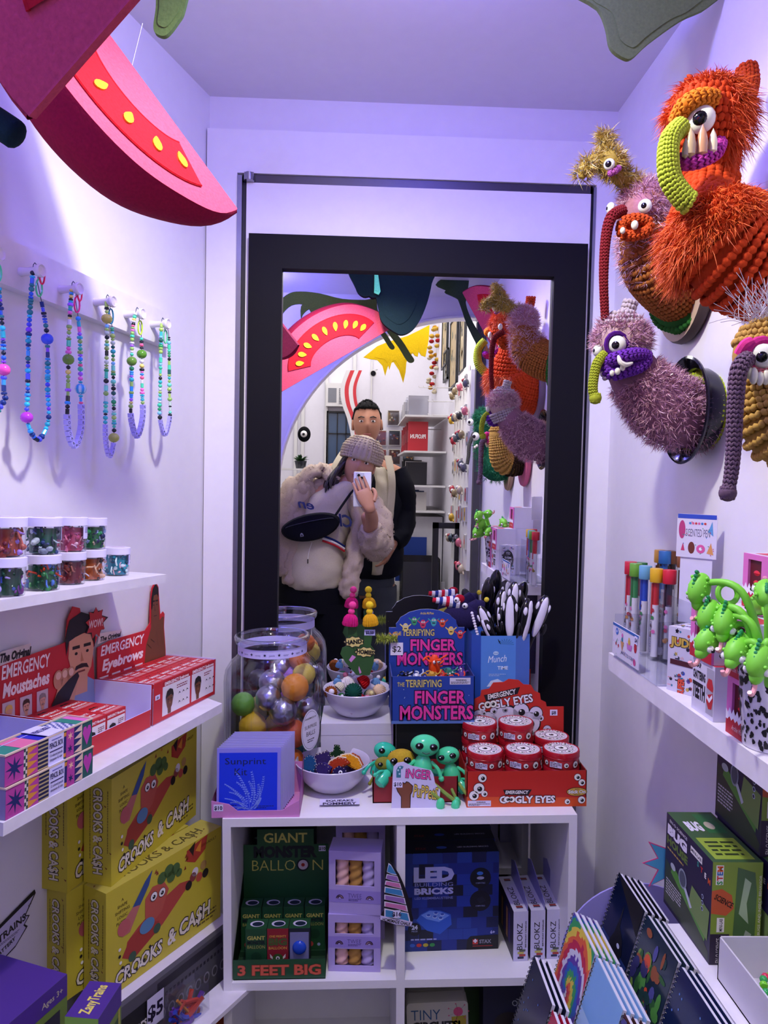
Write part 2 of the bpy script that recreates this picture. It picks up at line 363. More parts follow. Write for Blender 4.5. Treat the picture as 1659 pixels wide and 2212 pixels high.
NK=[ # knob idx, left strand x px at mid, right, bottom y, palette, word, big beads
 (0,(-60,8),905,'blue','',[(1,.62,'#ff5ac8')],'bright blue and pink beaded necklace cut off by the photo edge'),
 (1,(60,103),950,'blue','',[(0,.86,'#c040e0'),(1,.36,'#4060ff')],'blue and violet beaded necklace with a large purple bead low on its left strand'),
 (2,(147,174),963,'mix','RONDAR',[(0,.46,'#6f9f3c'),(1,.6,'#3aa8e8')],'pastel beaded necklace with pink clasp and a striped blue ball bead'),
 (3,(229,245),985,'mint','FERJUOTO',[(0,.12,'#c8c060'),(1,.86,'#b8c060')],'longest beaded necklace in mint and purple tones with tan letter beads'),
 (4,(284,307),942,'mix','RONDA',[(0,.4,'#6f9f3c'),(1,.3,'#5f9f30')],'beaded necklace with two green ball beads and a yellow clasp'),
 (5,(346,366),939,'mint','OREMME',[],'shortest beaded necklace hanging nearest the room corner')]
for idx,(xl,xr),yb,pal,word,bigs,lab in NK:
    x0,z0=KN[idx]; t=thing('beaded_necklace',lab,'necklace',MRL@T(x0,-.04,z0),'beaded necklaces hung on the white rail')
    def q(px,py):
        p=at(MRL,px,py,1,-.043); return Vector((p.x-x0,-.003,p.z-z0))
    A=[q(xl+2,720),q(xl,840),q(xl-1,yb-40)];B=[q(xr-2,720),q(xr,840),q(xr+1,yb-40)]
    mid=q((xl+xr)/2,yb)
    path=bez([Vector((-.004,-.002,.007))]+A+[mid]+list(reversed(B))+[Vector((.004,-.002,-.012))],40)
    g=G(); g.tube([Vector((-.004,-.002,.007)),Vector((.0,-.001,.0115)),Vector((.005,-.002,.008)),Vector((.006,-.002,-.01))],.0007,c('#2a3a5a'),5); g.tube(path[::4],.0006,c('#30405a'),5); part('string',g,t)
    L=[0]
    for a,b in zip(path,path[1:]): L.append(L[-1]+(b-a).length)
    tot=L[-1]; s_=.008; i=0; wi=0
    half=tot/2
    while s_<tot-.03:
        side=0 if s_<half else 1; fr=s_/half if side==0 else (tot-s_)/half
        big=next((b for b in bigs if b[0]==side and abs(b[1]-fr)<.02),None)
        if big: bigs=[b for b in bigs if b is not big]; r=.0088; kind=5 if big[2]=='#3aa8e8' else 0; col=big[2]; hh=r*.95
        elif word and ((.82<fr) or (side==1 and fr>.7 and idx in(2,4))): r=.0046 if idx in(2,4) else .0037; kind=4; col='#fff'; hh=r*.85
        else: r=R.uniform(.0029,.0044); kind=R.choice([0,0,0,1,1,2,3]); col=R.choice(PAL[pal]); hh=r*[.9,.5,1,.55][kind]
        s_+=hh
        while i<len(L)-2 and L[i+1]<s_: i+=1
        p=path[i].lerp(path[i+1],(s_-L[i])/max(1e-6,L[i+1]-L[i])); d=(path[min(i+2,len(path)-1)]-path[max(i-1,0)]).normalized()
        if d.z<0: d=-d
        kk=word[wi%len(word)] if kind==4 else ''
        if kind==4: wi+=1
        bo=bead(kind,r,col,kk).build('bead',t); bo.matrix_local=T(*p)@ (Vector((0,0,1)).rotation_difference(d)).to_matrix().to_4x4()@(ID if kind==4 else RZ(R.uniform(0,3)))
        s_+=hh+.0003
    g=G(); cc=['#5ff0b0','#5fe89a','#ff2f8a','#2f8fa8','#c8f040','#5fd8a0'][idx]
    g.tube([(.006+.006*cos(a),-.004,-.022+.012*sin(a)) for a in [2*pi*k/14 for k in range(14)]],.0013,c(cc,'gloss'),6,closed=True)
    if idx in(1,2): g.tube([(.009+.005*cos(a),-.006,-.004+.012*sin(a)) for a in [2*pi*k/14 for k in range(14)]],.0012,c('#ff2f6a','gloss'),6,closed=True)
    part('clasp',g,t,'plastic lobster clasp')
# jars
def jar(M,r,h,cols,label,sticker,group):
    t=thing('craft_jar',label,'jar',M,group)
    g=G(); g.lathe([(0,0),(r*.9,0),(r*.95,.001),(r*.98,h*.76)],CLEAR,28); part('cup',g,t,'clear plastic cup')
    g=G(); g.lathe([(r*1.0,h*.755),(r*1.03,h*.76),(r*1.03,h*.985),(r*.98,h),(r*.5,h*1.003),(0,h*1.003)],c('#e6e2ff','plastic'),28)
    g.disc(TP(0,0,h*1.004),0,0,r*.6,c('#d8c8dc'),1); part('lid',g,t,'white screw lid')
    g=G(); n=60
    for k in range(n):
        a=R.uniform(0,6.28);rr=r*R.uniform(.66,.8);zz=R.uniform(.06,.70)*h;q=R.uniform(.1,.22)*r
        M2=T(rr*cos(a),rr*sin(a),zz)@Euler((R.uniform(0,3),R.uniform(0,3),0)).to_matrix().to_4x4()
        k2=R.random()
        if k2<.4: g.sph((0,0,0),(q,q,q*R.uniform(.4,1.6)),c(R.choice(cols),'gloss'),8,6,M2)
        elif k2<.75: g.tube([(q*1.4*cos(x*1.3),q*1.4*sin(x*1.3),x*q*.4-q) for x in range(5)],q*.3,c(R.choice(cols),'gloss'),6,M2)
        else: g.prism(starpts(0,0,q,q*.5,5),-.001,.001,c(R.choice(cols),'gloss'),M2)
    g.lathe([(0,.002),(r*.74,.002),(r*.76,h*.70),(0,h*.71)],c(cols[0],'gloss'),20)
    part('filling',g,t,'mixed charms and clay pieces')
    if sticker:
        g=G(); a0=-pi/2+sticker; pts=[]
        for k in range(9):
            a=a0-.62+k*.155; pts.append((r*1.0*cos(a),r*1.0*sin(a)))
        g.add([(x,y,h*.38) for x,y in pts]+[(x,y,h*.74) for x,y in pts],[(k,k+1,10+k,9+k) for k in range(8)],c('#dcd8ff'))
        for j in range(5):
            z=h*(.70-.035*j); rr=1.012
            g.add([(x*rr,y*rr,z) for x,y in pts[1:-1]]+[(x*rr,y*rr,z+h*.012) for x,y in pts[1:-1]],[(k,k+1,8+k,7+k) for k in range(6)],c('#3a3470'))
        g.prism([(-.15*r,0),(.15*r,0),(0,.28*r)],0,.0003,c('#3a3470'),frame((r*1.02*cos(a0+.2),r*1.02*sin(a0+.2),h*.43),(-sin(a0+.2),cos(a0+.2),0),(0,0,1)))
        part('label_sticker',g,t,'white printed warning label')
    return t
JG='clear craft jars stacked on the white shelf'
JB=[((45,1289),.0245,.049,['#1d4a34','#2a6a50','#3050a8','#7a3a8a','#c8b8ff'],'lower-row craft jar with dark green and violet filling at the left end',0),
    ((122,1276),.0232,.048,['#1f5a34','#2f8a44','#1a2a5a','#c8421f','#5a8ae0'],'lower-row craft jar with green filling and a red carrot piece',0),
    ((178,1263),.0215,.047,['#6a2028','#8a3a30','#4a1a20','#b06a5a'],'lower-row craft jar with dark red filling',0),
    ((222,1254),.021,.047,['#a8501c','#2a1a1a','#d8b090','#6a4a2a','#e8e0f0'],'lower-row craft jar with brown, cream and amber pieces',0),
    ((275,1244),.0205,.046,['#1f8aa0','#2ab0c0','#d8f0f0','#12506a','#e0b0c0'],'single craft jar with teal glitter at the right end of the shelf',.25),
    ((-28,1296),.0245,.049,['#c8a080','#e0c8a0','#8a5a4a'],'lower-row craft jar with tan filling cut by the photo edge',0)]
jp=[]
for (px,py),r,h,cols,lab,st in JB:
    p=at(MS1,px,py,2,0); M=MS1@T(p.x,p.y+r,.0)@RZ(.5); jp.append((p.x,p.y+r,h)); jar(M,r,h,cols,lab,st,JG)
JTt=[(0,(.0,.0),.0238,.05,['#a0402c','#c86a5a','#7a2a3a','#b08ae0'],'upper-row craft jar with rust red filling and a violet disc',0,38),
    (1,(.0,.0),.0232,.05,['#1f5a44','#30487a','#8a98a8','#142a3a','#c8d8e0'],'upper-row craft jar with green and grey pieces',.55,108),
    (2,(.0,.0),.0222,.05,['#b8486a','#d87a9a','#f0c0d0','#8a2a4a'],'upper-row craft jar of pink glitter with a large printed label',.05,175),
    (3,(.0,.0),.021,.048,['#1f6a3a','#2f9a54','#10204a','#e8d8b0','#98b0d8'],'upper-row craft jar with green leaves and a cream piece',0,228),
    (5,(.0,.0),.0245,.05,['#b86a4a','#8a3a2a','#d89a7a'],'upper-row craft jar with orange filling cut by the photo edge',.5,-22)]
for i,(dx,dy),r,h,cols,lab,st,px in JTt:
    x,y,hb=jp[i]; jar(MS1@T(x+dx,y+dy,hb*1.006)@RZ(.5),r,h,cols,lab,st,JG)
# red novelty displays
RED=c('#c8202c');PINK=c('#f0c8d0')
def face_art(g,M,u,v,s,skin='#e0a078',hair='#1a1412',mou=True,L=2,body=None):
    if body: g.poly(M,[(u-.6*s,v-1.25*s),(u+.62*s,v-1.25*s),(u+.5*s,v-.55*s),(u,v-.35*s),(u-.5*s,v-.6*s)],body,L)
    g.poly(M,[(u-.2*s,v-.8*s),(u+.2*s,v-.8*s),(u+.22*s,v-.2*s),(u-.22*s,v-.2*s)],skin,L+1)
    g.poly(M,[(u-.38*s,v+.5*s),(u-.42*s,v+.05*s),(u-.3*s,v-.32*s),(u-.1*s,v-.52*s),(u+.12*s,v-.52*s),(u+.33*s,v-.28*s),(u+.42*s,v+.1*s),(u+.36*s,v+.5*s)],skin,L+2)
    g.poly(M,[(u-.48*s,v+.1*s),(u-.52*s,v+.5*s),(u-.38*s,v+.85*s),(u,v+.98*s),(u+.38*s,v+.85*s),(u+.5*s,v+.5*s),(u+.45*s,v+.1*s),(u+.38*s,v+.42*s),(u+.15*s,v+.52*s),(u-.2*s,v+.46*s),(u-.4*s,v+.4*s)],hair,L+3)
    for e in(-.17,.2):
        g.rect(M,u+(e-.12)*s,v+.2*s,u+(e+.12)*s,v+.27*s,hair,L+3); g.disc(M,u+e*s,v+.1*s,.05*s,hair,L+3,ry=.035*s,n=8)
    g.poly(M,[(u+.0*s,v+.12*s),(u+.08*s,v-.1*s),(u-.03*s,v-.1*s)],'#b87858',L+3)
    g.rect(M,u-.12*s,v-.33*s,u+.12*s,v-.29*s,'#7a2f2a',L+3)
    if mou: g.poly(M,[(u-.25*s,v-.28*s),(u-.18*s,v-.17*s),(u,v-.14*s),(u+.18*s,v-.17*s),(u+.25*s,v-.28*s),(u+.1*s,v-.24*s),(u-.1*s,v-.24*s)],hair,L+4)
def price(g,M,u,v,t,w=.014,h=.008,L=4): g.rect(M,u-w/2,v-h/2,u+w/2,v+h/2,c('#e4e0ff'),L); g.text(M,t,u,v-h*.28,h*.55,'#1a1440',L+1,bold=.03)
def smallbox(M,w,d,h,kind,label,group):
    g=G(); g.box((0,0,0),(w,d,h),RED); tp=TP(0,0,h); f=FR(0,0,0)
    for j in range(3): g.rect(tp,w*.05,d*(.08+j*.05),w*.95,d*(.095+j*.05),c('#f4e8ec'),1)
    g.text(tp,'EMERGENCY',w*.5,d*.5,d*.13,'#f8f0f2',1,w=w*.8,bold=.03); g.text(tp,kind,w*.55,d*.28,d*.13,'#f8f0f2',1,w=w*.7,bold=.03,shear=.3)
    u=w*.4;v=d*.78
    if kind=='Moustaches': g.poly(tp,[(u-w*.22,v-d*.05),(u-w*.12,v+d*.06),(u,v+d*.02),(u+w*.12,v+d*.06),(u+w*.22,v-d*.05),(u,v-d*.02)],'#1a1214',2)
    else:
        for e in(-1,1): g.poly(tp,[(u+e*w*.06,v-d*.04),(u+e*w*.08,v+d*.05),(u+e*w*.26,v),(u+e*w*.12,v+d*.01)],'#1a1214',2)
    g.rect(f,w*.04,h*.03,w*.96,h*.8,c('#efe6ea'),1)
    skin,hair=('#e2a27a','#1c1412') if kind=='Moustaches' else('#6e4128','#171212')
    face_art(g,f,w*.3,h*.32,h*.36,skin,hair,kind=='Moustaches',2,'#8fa6c8' if kind=='Moustaches' else None)
    g.text(f,'EMERGENCY '+kind,w*.5,h*.86,h*.08,'#fff4f6',2,w=w*.9,bold=.03)
    for j in range(5): u=w*(.62+.1*(j%3));v=h*(.2+.16*(j//3)); g.poly(f,[(u,v),(u+w*.04,v+h*.05),(u+w*.09,v+h*.01),(u+w*.04,v+h*.025)],'#15101a',2)
    g.scrib(f,w*.6,h*.55,w*.9,h*.72,'#8a3040',3)
    return solo('novelty_box',g,label,'box',M,group,smooth=False)
def display(x0,x1,yf,kind,hdr,lab):
    w=x1-x0;d=-yf-.01;t=thing('counter_display',lab,'display box',MS2@T(x0,yf,0))
    IN=c('#d9d2ff')
    g=G(); g.box((0,0,0),(w,d,.0015),IN); g.box((0,0,0),(w,.0015,.062 if kind=='Eyebrows' else .03),IN,front=RED)
    for xa,o in((0,'left'),(w-.0015,'right')): g.box((xa,0,0),(xa+.0015,d,.07),IN,**{o:RED})
    f=FR(0,0,0)
    if kind=='Eyebrows':
        g.rect(f,0,.062,w,.069,RED,0)
    
    if kind=='Eyebrows':
        for u0,u1 in((.028,.118),(.124,.206)):
            g.rect(f,u0,.008,u1,.058,c('#e4dce2'),1); face_art(g,f,u0+.022,.028,.024,'#6e4128','#171212',False,2); g.rect(f,u0,.058,u1,.066,c('#b01c28'),1); g.text(f,'EMERGENCY Eyebrows',(u0+u1)/2,.0595,.0055,'#fff0f2',3,w=.078,bold=.03)
            for j in range(6): u=u0+.05+.013*(j%3);v=.018+.016*(j//3); g.poly(f,[(u,v),(u+.004,v+.005),(u+.009,v+.001),(u+.004,v+.0025)],'#15101a',2)
            g.scrib(f,u0+.045,.045,u1-.01,.053,'#8a3040',2)
    price(g,f,.012,.045,'$6'); part('tray',g,t,'open red card tray with pale inside',smooth=False)
    g=G(); hf=frame((0,d-.002,0),(1,0,0),(0,.03,1))
    g.prism(hdr(w),-.0008,.0008,RED,hf); Mh=hf@T(0,0,.0009)
    return t,g,Mh,w,d
def hdr_e(w): return [(0,0),(w*1.0,0),(w*.985,.08),(w*.96,.125),(w*.97,.15),(w*.945,.155),(w*.9,.15),(w*.88,.185),(w*.87,.205),(w*.82,.218),(w*.765,.205),(w*.74,.17),(w*.735,.14),(w*.66,.128),(w*.15,.128),(.0,.122)]
t,g,Mh,w,d=display(-.163,.051,-.118,'Eyebrows',hdr_e,'red counter display of false eyebrows with a cut-out figure rising from its header')
g.poly(Mh,[(w*.985,.02),(w*.975,.08),(w*.95,.122),(w*.955,.144),(w*.93,.146),(w*.885,.14),(w*.87,.175),(w*.86,.2),(w*.82,.211),(w*.775,.2),(w*.752,.17),(w*.748,.13),(w*.67,.1),(w*.64,.06),(w*.66,.02)],'#74432c',1)
g.poly(Mh,[(w*.752,.165),(w*.75,.185),(w*.775,.203),(w*.82,.213),(w*.865,.203),(w*.868,.185),(w*.84,.192),(w*.79,.19),(w*.765,.165)],'#15110f',2)
for e in(.79,.84): g.rect(Mh,w*e-.005,.178,w*e+.004,.181,'#15110f',2); g.disc(Mh,w*e,.172,.002,'#15110f',2,ry=.0012,n=8)
g.poly(Mh,[(w*.80,.175),(w*.82,.16),(w*.8,.16)],'#5a3020',2); g.rect(Mh,w*.79,.15,w*.84,.152,'#4a2018',2)
for a,b in(((.69,.1),(.75,.09)),((.74,.108),(.8,.1)),((.83,.12),(.86,.09)),((.9,.12),(.93,.09))): g.poly(Mh,[(w*a[0],a[1]),(w*b[0],b[1]),(w*b[0],b[1]+.002),(w*a[0],a[1]+.002)],'#3f2114',2)
g.poly(Mh,[(0,.128),(w*.3,.133),(w*.32,.142),(w*.02,.145)],'#e8d8d0',1)
g.text(Mh,'The Original',w*.17,.131,.008,'#15101a',3,w=w*.27,bold=.04,shear=.3)
g.text(Mh,'EMERGENCY',w*.34,.106,.017,'#fbeef0',2,w=w*.6,bold=.02,shear=.2)
g.text(Mh,'Eyebrows',w*.34,.080,.018,'#fbeef0',2,w=w*.56,bold=.04,shear=.2)
for j in range(4):
    u=w*(.08+.16*j); g.rect(Mh,u-.012,.045,u+.012,.07,c('#f2e6e8'),1)
    for e in(-1,1): g.poly(Mh,[(u+e*.002,.06),(u+e*.006,.064),(u+e*.009,.058),(u+e*.005,.061)],'#15101a',2)
    g.rect(Mh,u-.006,.048,u+.006,.05,'#903040',2)
part('header_card',g,t,'red header card',smooth=False)
n=3
bw=.034;bd=.05
k=0
for j in range(2):
    for i in range(6):
        lab='small red false-eyebrow box in the '+('front' if j==0 else 'back')+' row of the eyebrow display'
        smallbox(MS2@T(-.160+i*.0348,-.116+.0015+j*.0515,.0018),bw,bd,.066,'Eyebrows',lab,'eyebrow boxes in the '+('front' if j==0 else 'back')+' row')
# windows with portrait on the tray front
def hdr_m(w): return [(0,0),(w,0),(w*.99,.07),(w*.97,.12),(w*1.03,.14),(w*.93,.15),(w*.93,.175),(w*.85,.17),(w*.82,.195),(w*.74,.2),(w*.68,.18),(w*.66,.15),(w*.675,.146),(w*.6,.144),(w*.25,.140),(0,.138)]
t,g,Mh,w,d=display(-.383,-.169,-.118,'Moustaches',hdr_m,'red counter display of false moustaches with a cut-out moustached man on its header')
g.poly(Mh,[(w*.72,.0),(w,.0),(w*.985,.07),(w*.9,.08),(w*.8,.09),(w*.74,.06)],'#8c9cc0',1)
face_art(g,Mh,w*.83,.115,.075,'#dda07c','#120f12',True,1)
g.poly(Mh,[(w*.52,.02),(w*.72,.03),(w*.78,.075),(w*.72,.105),(w*.62,.1),(w*.55,.07),(w*.5,.05)],'#d29a78',6)
for a in(.57,.64,.71): g.disc(Mh,w*a,.09,.011,'#c88e6c',7,ry=.015); g.disc(Mh,w*a,.096,.006,'#e8c0a8',8,ry=.006)
g.poly(Mh,[(w*.5,.03),(w*.55,.03),(w*.66,.045),(w*.8,.085),(w*.78,.093),(w*.68,.085),(w*.56,.07),(w*.5,.055)],'#0c0a0e',9)
g.poly(Mh,starpts(w*1.0,.165,.03,.019,9,jit=.2),'#1a0c10',9); g.poly(Mh,starpts(w*1.0,.165,.027,.018,9),'#c0282c',10); g.text(Mh,'WOW!',w*1.0,.158,.013,'#f4d8d8',11,w=.036,bold=.02,shear=.2)
g.poly(Mh,[(0,.136),(w*.3,.142),(w*.3,.158),(w*.02,.156)],'#d8ccc8',1); g.text(Mh,'The Original',w*.16,.141,.012,'#15101a',3,w=w*.28,bold=.05,shear=.3)
g.text(Mh,'EMERGENCY',w*.26,.116,.020,'#fbeef0',2,w=w*.46,bold=.02,shear=.15)
g.text(Mh,'Moustaches',w*.26,.090,.020,'#fbeef0',2,w=w*.44,bold=.04,shear=.2)
for j in range(3): u=w*(.09+.16*j); g.rect(Mh,u-.014,.05,u+.014,.084,c('#b0182a'),1); g.rect(Mh,u-.012,.052,u+.012,.082,c('#c8c0cc'),2); face_art(g,Mh,u,.064,.014,'#d8a890',['#e0c060','#3a2a20','#908a88'][j],True,3)
part('header_card',g,t,'red header card',smooth=False)
for j in range(2):
    for i in range(3):
        lab='small red false-moustache box in the '+('front' if j==0 else 'back')+' row of the moustache display'
        smallbox(MS2@T(-.379+i*.0488,-.116+.002+j*.0515,.0018),.048,bd,.050,'Moustaches',lab,'moustache boxes in the '+('front' if j==0 else 'back')+' row')
# portrait boxes standing in the front of the moustache tray show through; pale-blue open box with jungle-green front
p=at(MS2,145,1505,1,-.125)
t=thing('counter_display','open display box with bright pale inside and jungle-green printed front, nearest the photo edge','display box',MS2@T(-.53,-.125,0))
BL=c('#c8c4ff');GR=c('#6f8a52')
wq=.128; g=G(); 
g.box((0,0,0),(wq,.0015,.075),BL,front=GR); g.box((0,0,0),(wq,.11,.0015),BL); g.box((wq-.0015,0,0),(wq,.11,.075),BL,right=GR); g.box((0,.1085,0),(wq,.11,.085),BL)
f=FR(0,0,0)
for j in range(9): u=.01+j*.0135; g.poly(f,[(u-.006,.075),(u+.006,.075),(u+R.uniform(-.004,.004),.055+R.uniform(0,.008))],'#1e3a22',1)
g.text(f,'TYRXES',.04,.022,.02,'#e07a8a',2,w=.07,bold=.05,edge='#3a2a50',ew=.04); g.poly(f,[(.03,.002),(.04,.018),(.048,.018),(.05,.002)],'#b83050',1)
g.text(f,'Archie McPhee',.1,.045,.007,'#1a2a18',2,w=.03,bold=.0,shear=.4); g.rect(f,.09,.01,.112,.034,'#4a3a5a',1)
part('box_body',g,t,smooth=False)
g=G(); g.box((-.06,.1,0),(.02,.105,.16),c('#1c3a34')); price(g,FR(-.0,.1,.0),0,.13,'$3',.016,.012,2)
solo('dark_card',g,'dark green card with a price sticker at the left photo edge','card',MS2@T(-.5,-.11,0),smooth=False)
# pencil boxes
def pencil_box(M,label):
    L=.158;D=.042;Hh=.036
    t=thing('pencil_box',label,'pencil box',M,'patterned pencil boxes stacked on the left shelf')
    g=G(); N='#1c2466';g.box((0,0,0),(L,D,Hh),c('#2d6a6a'),left=c('#8e84b8'))
    f=FR(0,0,0)
    g.rect(f,0,0,.03,Hh,c('#b8409a'),1); g.poly(f,starpts(.015,Hh/2,.0155,.005,8,jit=.12),N,2)
    g.rect(f,.03,0,.036,Hh,c('#e0d8d0'),1)
    for a in range(2):
        for b in range(8):
            if (a+b)%2: g.rect(f,.03+a*.003,b*Hh/8,.033+a*.003,(b+1)*Hh/8,'#2a4a4a',2)
    g.rect(f,.036,0,.054,Hh,c('#b8409a'),1)
    for b in range(4): g.poly(f,[(.036,b*Hh/4),(.054,b*Hh/4+.006),(.036,(b+1)*Hh/4)],'#e0953a',2)
    g.rect(f,.054,0,.072,Hh,c('#1a1e4a'),1)
    for b in range(7): g.rect(f,.054,b*Hh/7,.072,b*Hh/7+.002,'#b8a878',2)
    g.disc(f,.103,Hh/2,.016,c('#e0953a'),2); g.disc(f,.103,Hh/2,.011,N,3); g.rect(f,.105,0,.12,Hh,c('#b8409a'),4)
    for b in(.01,.027): g.poly(f,starpts(.1125,b,.006,.002,6),N if b<.02 else '#f0c0a0',5)
    g.rect(f,.12,0,.136,Hh,c(N),4)
    for b in range(4): g.poly(f,[(.136,b*Hh/4),(.12,b*Hh/4+.002),(.136,(b+1)*Hh/4)],'#e8c8b0',5)
    g.rect(f,.136,0,L,Hh,c('#1f5a56'),1)
    hx,hy=.147,Hh*.5; g.poly(f,[(hx,hy-.014),(hx+.009,hy+.004),(hx+.007,hy+.012),(hx+.002,hy+.012),(hx,hy+.007),(hx-.002,hy+.012),(hx-.007,hy+.012),(hx-.009,hy+.004)],'#c040a8',2)
    part('box_body',g,t,smooth=False)
    g=G(); w_=c('#e8d0b8','wood')
    for a,b in(((-.001,-.001,Hh),(L+.001,.001,Hh+.002)),((-.001,D-.001,Hh),(L+.001,D+.001,Hh+.002)),((-.001,.001,Hh),(.001,D-.001,Hh+.002)),((L-.001,.001,Hh),(L+.001,D-.001,Hh+.002))): g.box(a,b,w_)
    tp=TP(0,0,Hh); 
    for k,(a,b,cc) in enumerate([(0,.03,'#2d8a7a'),(.03,.06,'#e070a0'),(.06,.075,'#3030c0'),(.105,.13,'#3a4aa0'),(.13,.145,'#2d8a7a'),(.145,L,'#e070c0')]): g.rect(tp,a+.001,.002,b,D-.002,cc,1)
    for a in range(6):
        for b in range(6):
            if (a+b)%2: g.rect(tp,.105+a*.004,.002+b*.006,.109+a*.004,.008+b*.006,'#e8e4ff',2)
    part('sliding_lid',g,t,'patterned lid with pale wooden edge',smooth=False)
    g=G(); wb=c('#dcd8ff'); x0=.072;x1=.1
    g.box((x0,-.0008,-.002+.002),(x1,-.0002,Hh+.003),wb); g.box((x0,-.0008,Hh+.0022),(x1,D,Hh+.0028),wb)
    f2=FR(0,-.001,0); g.text(f2,'oooooo',(x0+x1)/2,Hh*.86,.002,'#3a3aa8',1,w=.018,bold=.04); g.text(f2,'PENCIL BOX',(x0+x1)/2,Hh*.6,.007,'#241c50',1,w=.025,bold=.02)
    g.rect(f2,x0+.002,Hh*.46,x1-.002,Hh*.5,'#3a2a60',1); g.text(f2,'12 colored pencils',(x0+x1)/2,Hh*.3,.0035,'#241c50',1,w=.023,bold=.01); g.text(f2,'sharpener & ruler',(x0+x1)/2,Hh*.15,.0035,'#241c50',1,w=.023,bold=.01)
    g.text(TP(0,0,Hh+.003),'PENCIL BOX',(x0+x1)/2,D*.45,.009,'#241c70',1,w=.026,bold=.03)
    part('paper_band',g,t,'white paper band',smooth=False)
pb=at(MS2,225,1660,2,0.01)
pencil_box(MS2@T(-.53,-.158,.0003)@RZ(.0),'lower of the two patterned pencil boxes, resting on the shelf')
pencil_box(MS2@T(-.530,-.156,.0387)@RZ(.0),'upper of the two patterned pencil boxes, with the band across its lid')
# yellow puzzle boxes
def game_box(M,label):
    L,D,Hh=.262,.05,.172; Y=c('#c9bb35','paper'); g=G(); g.box((0,0,0),(L,D,Hh),Y,top=c('#b8ac48')); f=FR(0,0,0); lf=LS(0,D,0); tp=TP(0,0,Hh)
    k=L/.262
    P=lambda pts:[(x*.262,y*.172) for x,y in pts]
    g.poly(f,P([(.14,.28),(.22,.22),(.45,.36),(.72,.62),(.6,.66),(.42,.6),(.25,.5),(.16,.42)]),'#b8483c',1)
    g.poly(f,P([(.12,.30),(.2,.22),(.4,.33),(.42,.42),(.3,.48),(.18,.44)]),'#a8382c',2)
    g.poly(f,P([(.33,.42),(.44,.5),(.5,.68),(.46,.78),(.36,.8),(.3,.72),(.3,.55)]),'#c05848',3)
    for u,v,r in((.44,.83,.05),(.5,.86,.055),(.56,.84,.05),(.52,.79,.05),(.59,.78,.035)): g.disc(f,u*.262,v*.172,r*.2,'#4a6a34',4)
    g.poly(f,P([(.2,.72),(.3,.9),(.36,.97),(.33,.84),(.26,.7)]),'#34508a',3); g.poly(f,P([(.1,.6),(.2,.72),(.26,.7),(.18,.5),(.12,.5)]),'#c07068',3); g.disc(f,.035,.1,.013,'#c06060',4)
    g.disc(f,.083,.078,.016,'#5a88b0',5,ry=.012)
    g.poly(f,P([(.66,.84),(.74,.78),(.84,.86),(.86,1.0),(.76,.98),(.66,.95)]),'#b03a2c',2); g.poly(f,P([(.68,.95),(.74,1.0),(.72,.86)]),'#302018',3); g.poly(f,P([(.74,.9),(.8,.98),(.79,.86)]),'#e09030',3)
    for u,v,cc in((.68,.58,'#1a1418'),(.74,.68,'#e8e0e8'),(.78,.6,'#c05040'),(.82,.7,'#b08a50'),(.84,.6,'#1a1418'),(.72,.64,'#8a3a3a')): g.disc(f,u*.262,v*.172,.008,cc,4)
    for j in range(12): a=.6+j*.25; g.disc(f,.06+.034*cos(a+2.4),.062+.045*sin(a+2.4),.0028,'#15101a' if j%2 else '#f0ece8',6,n=8)
    for u,v in((.37,.7),(.44,.69)): g.eye(f,u*.262,v*.172,.007,6,0,-.1)
    for u,v in((.2,.25),(.4,.36)): g.disc(f,u*.262,v*.172,.008,'#3a5a44',4)
    for j in range(9): u=R.uniform(.25,.85)*.262;v=R.uniform(.75,1.0)*.17; g.poly(f,[(u,v),(u+.004,v+.007),(u+.006,v)],R.choice(['#c06a20','#8a3a20']),2)
    g.text(f,'CROOKS',.068,.014,.022,'#e8e0d0',4,w=.098,bold=.03,edge='#15101a',ew=.05,shear=.15,rot=.04); g.text(f,'& CA$H',.182,.020,.026,'#e8e0d0',4,w=.105,bold=.03,edge='#15101a',ew=.05,shear=.15,rot=.05)
    for j,tt in enumerate(['A','SHAPE','SHIFTING','LOGIC','PUZZLE']): g.text(f,tt,.032,.145-j*.009,.005,'#5a4a18',2)
    g.text(f,'AGES 6-ADULT',.225,.155,.005,'#5a4a18',2); g.scrib(f,.2,.01,.25,.03,'#6a5a20',3)
    fl=frame((0,D*.72,Hh),(0,0,-1),(0,-1,0)); g.text(fl,'CROOKS & CA$H',Hh*.5,.004,.016,'#e0d8c0',4,w=Hh*.8,bold=.03,edge='#15101a',ew=.04); g.scrib(fl,.02,-.004,Hh*.8,-.001,'#6a5a20',1); g.scrib(fl,.02,.028,Hh*.8,.031,'#6a5a20',1)
    for j in range(8): u=R.uniform(.005,Hh-.005);v=R.uniform(-.004,.033); g.poly(fl,[(u,v),(u+.004,v+.003),(u+.002,v+.005)],'#7a4a20',2)
    g.text(tp,'CROOKS & CA$H',.13,.015,.02,'#5a5020',2,w=.2,bold=.01)
    for j in range(14): u=R.uniform(0,.25);v=R.uniform(.004,.045); g.poly(tp,[(u,v),(u+.006,v+.002),(u+.004,v+.005)],'#7a4a20',1)
    return solo('puzzle_game_box',g,label,'game box',M,'yellow puzzle game boxes stacked under the left shelf',smooth=False)
zz=.81
p=at(ML,240,1916,2,zz); game_box(ML@T(p.x,p.y,zz),'yellow game box in front on the upper level of the stack')
game_box(ML@T(p.x-.035,p.y+.053,zz-.0),'yellow game box behind on the upper level, mostly hidden')
Mlow=T(*(at(ID,229,1931,2,zz-.0003)))@RZ(radians(59))@T(0,0,-.172)
game_box(Mlow,'yellow game box in front on the lower level of the stack')
game_box(Mlow@T(-.03,.053,0),'yellow game box behind on the lower level, mostly hidden')
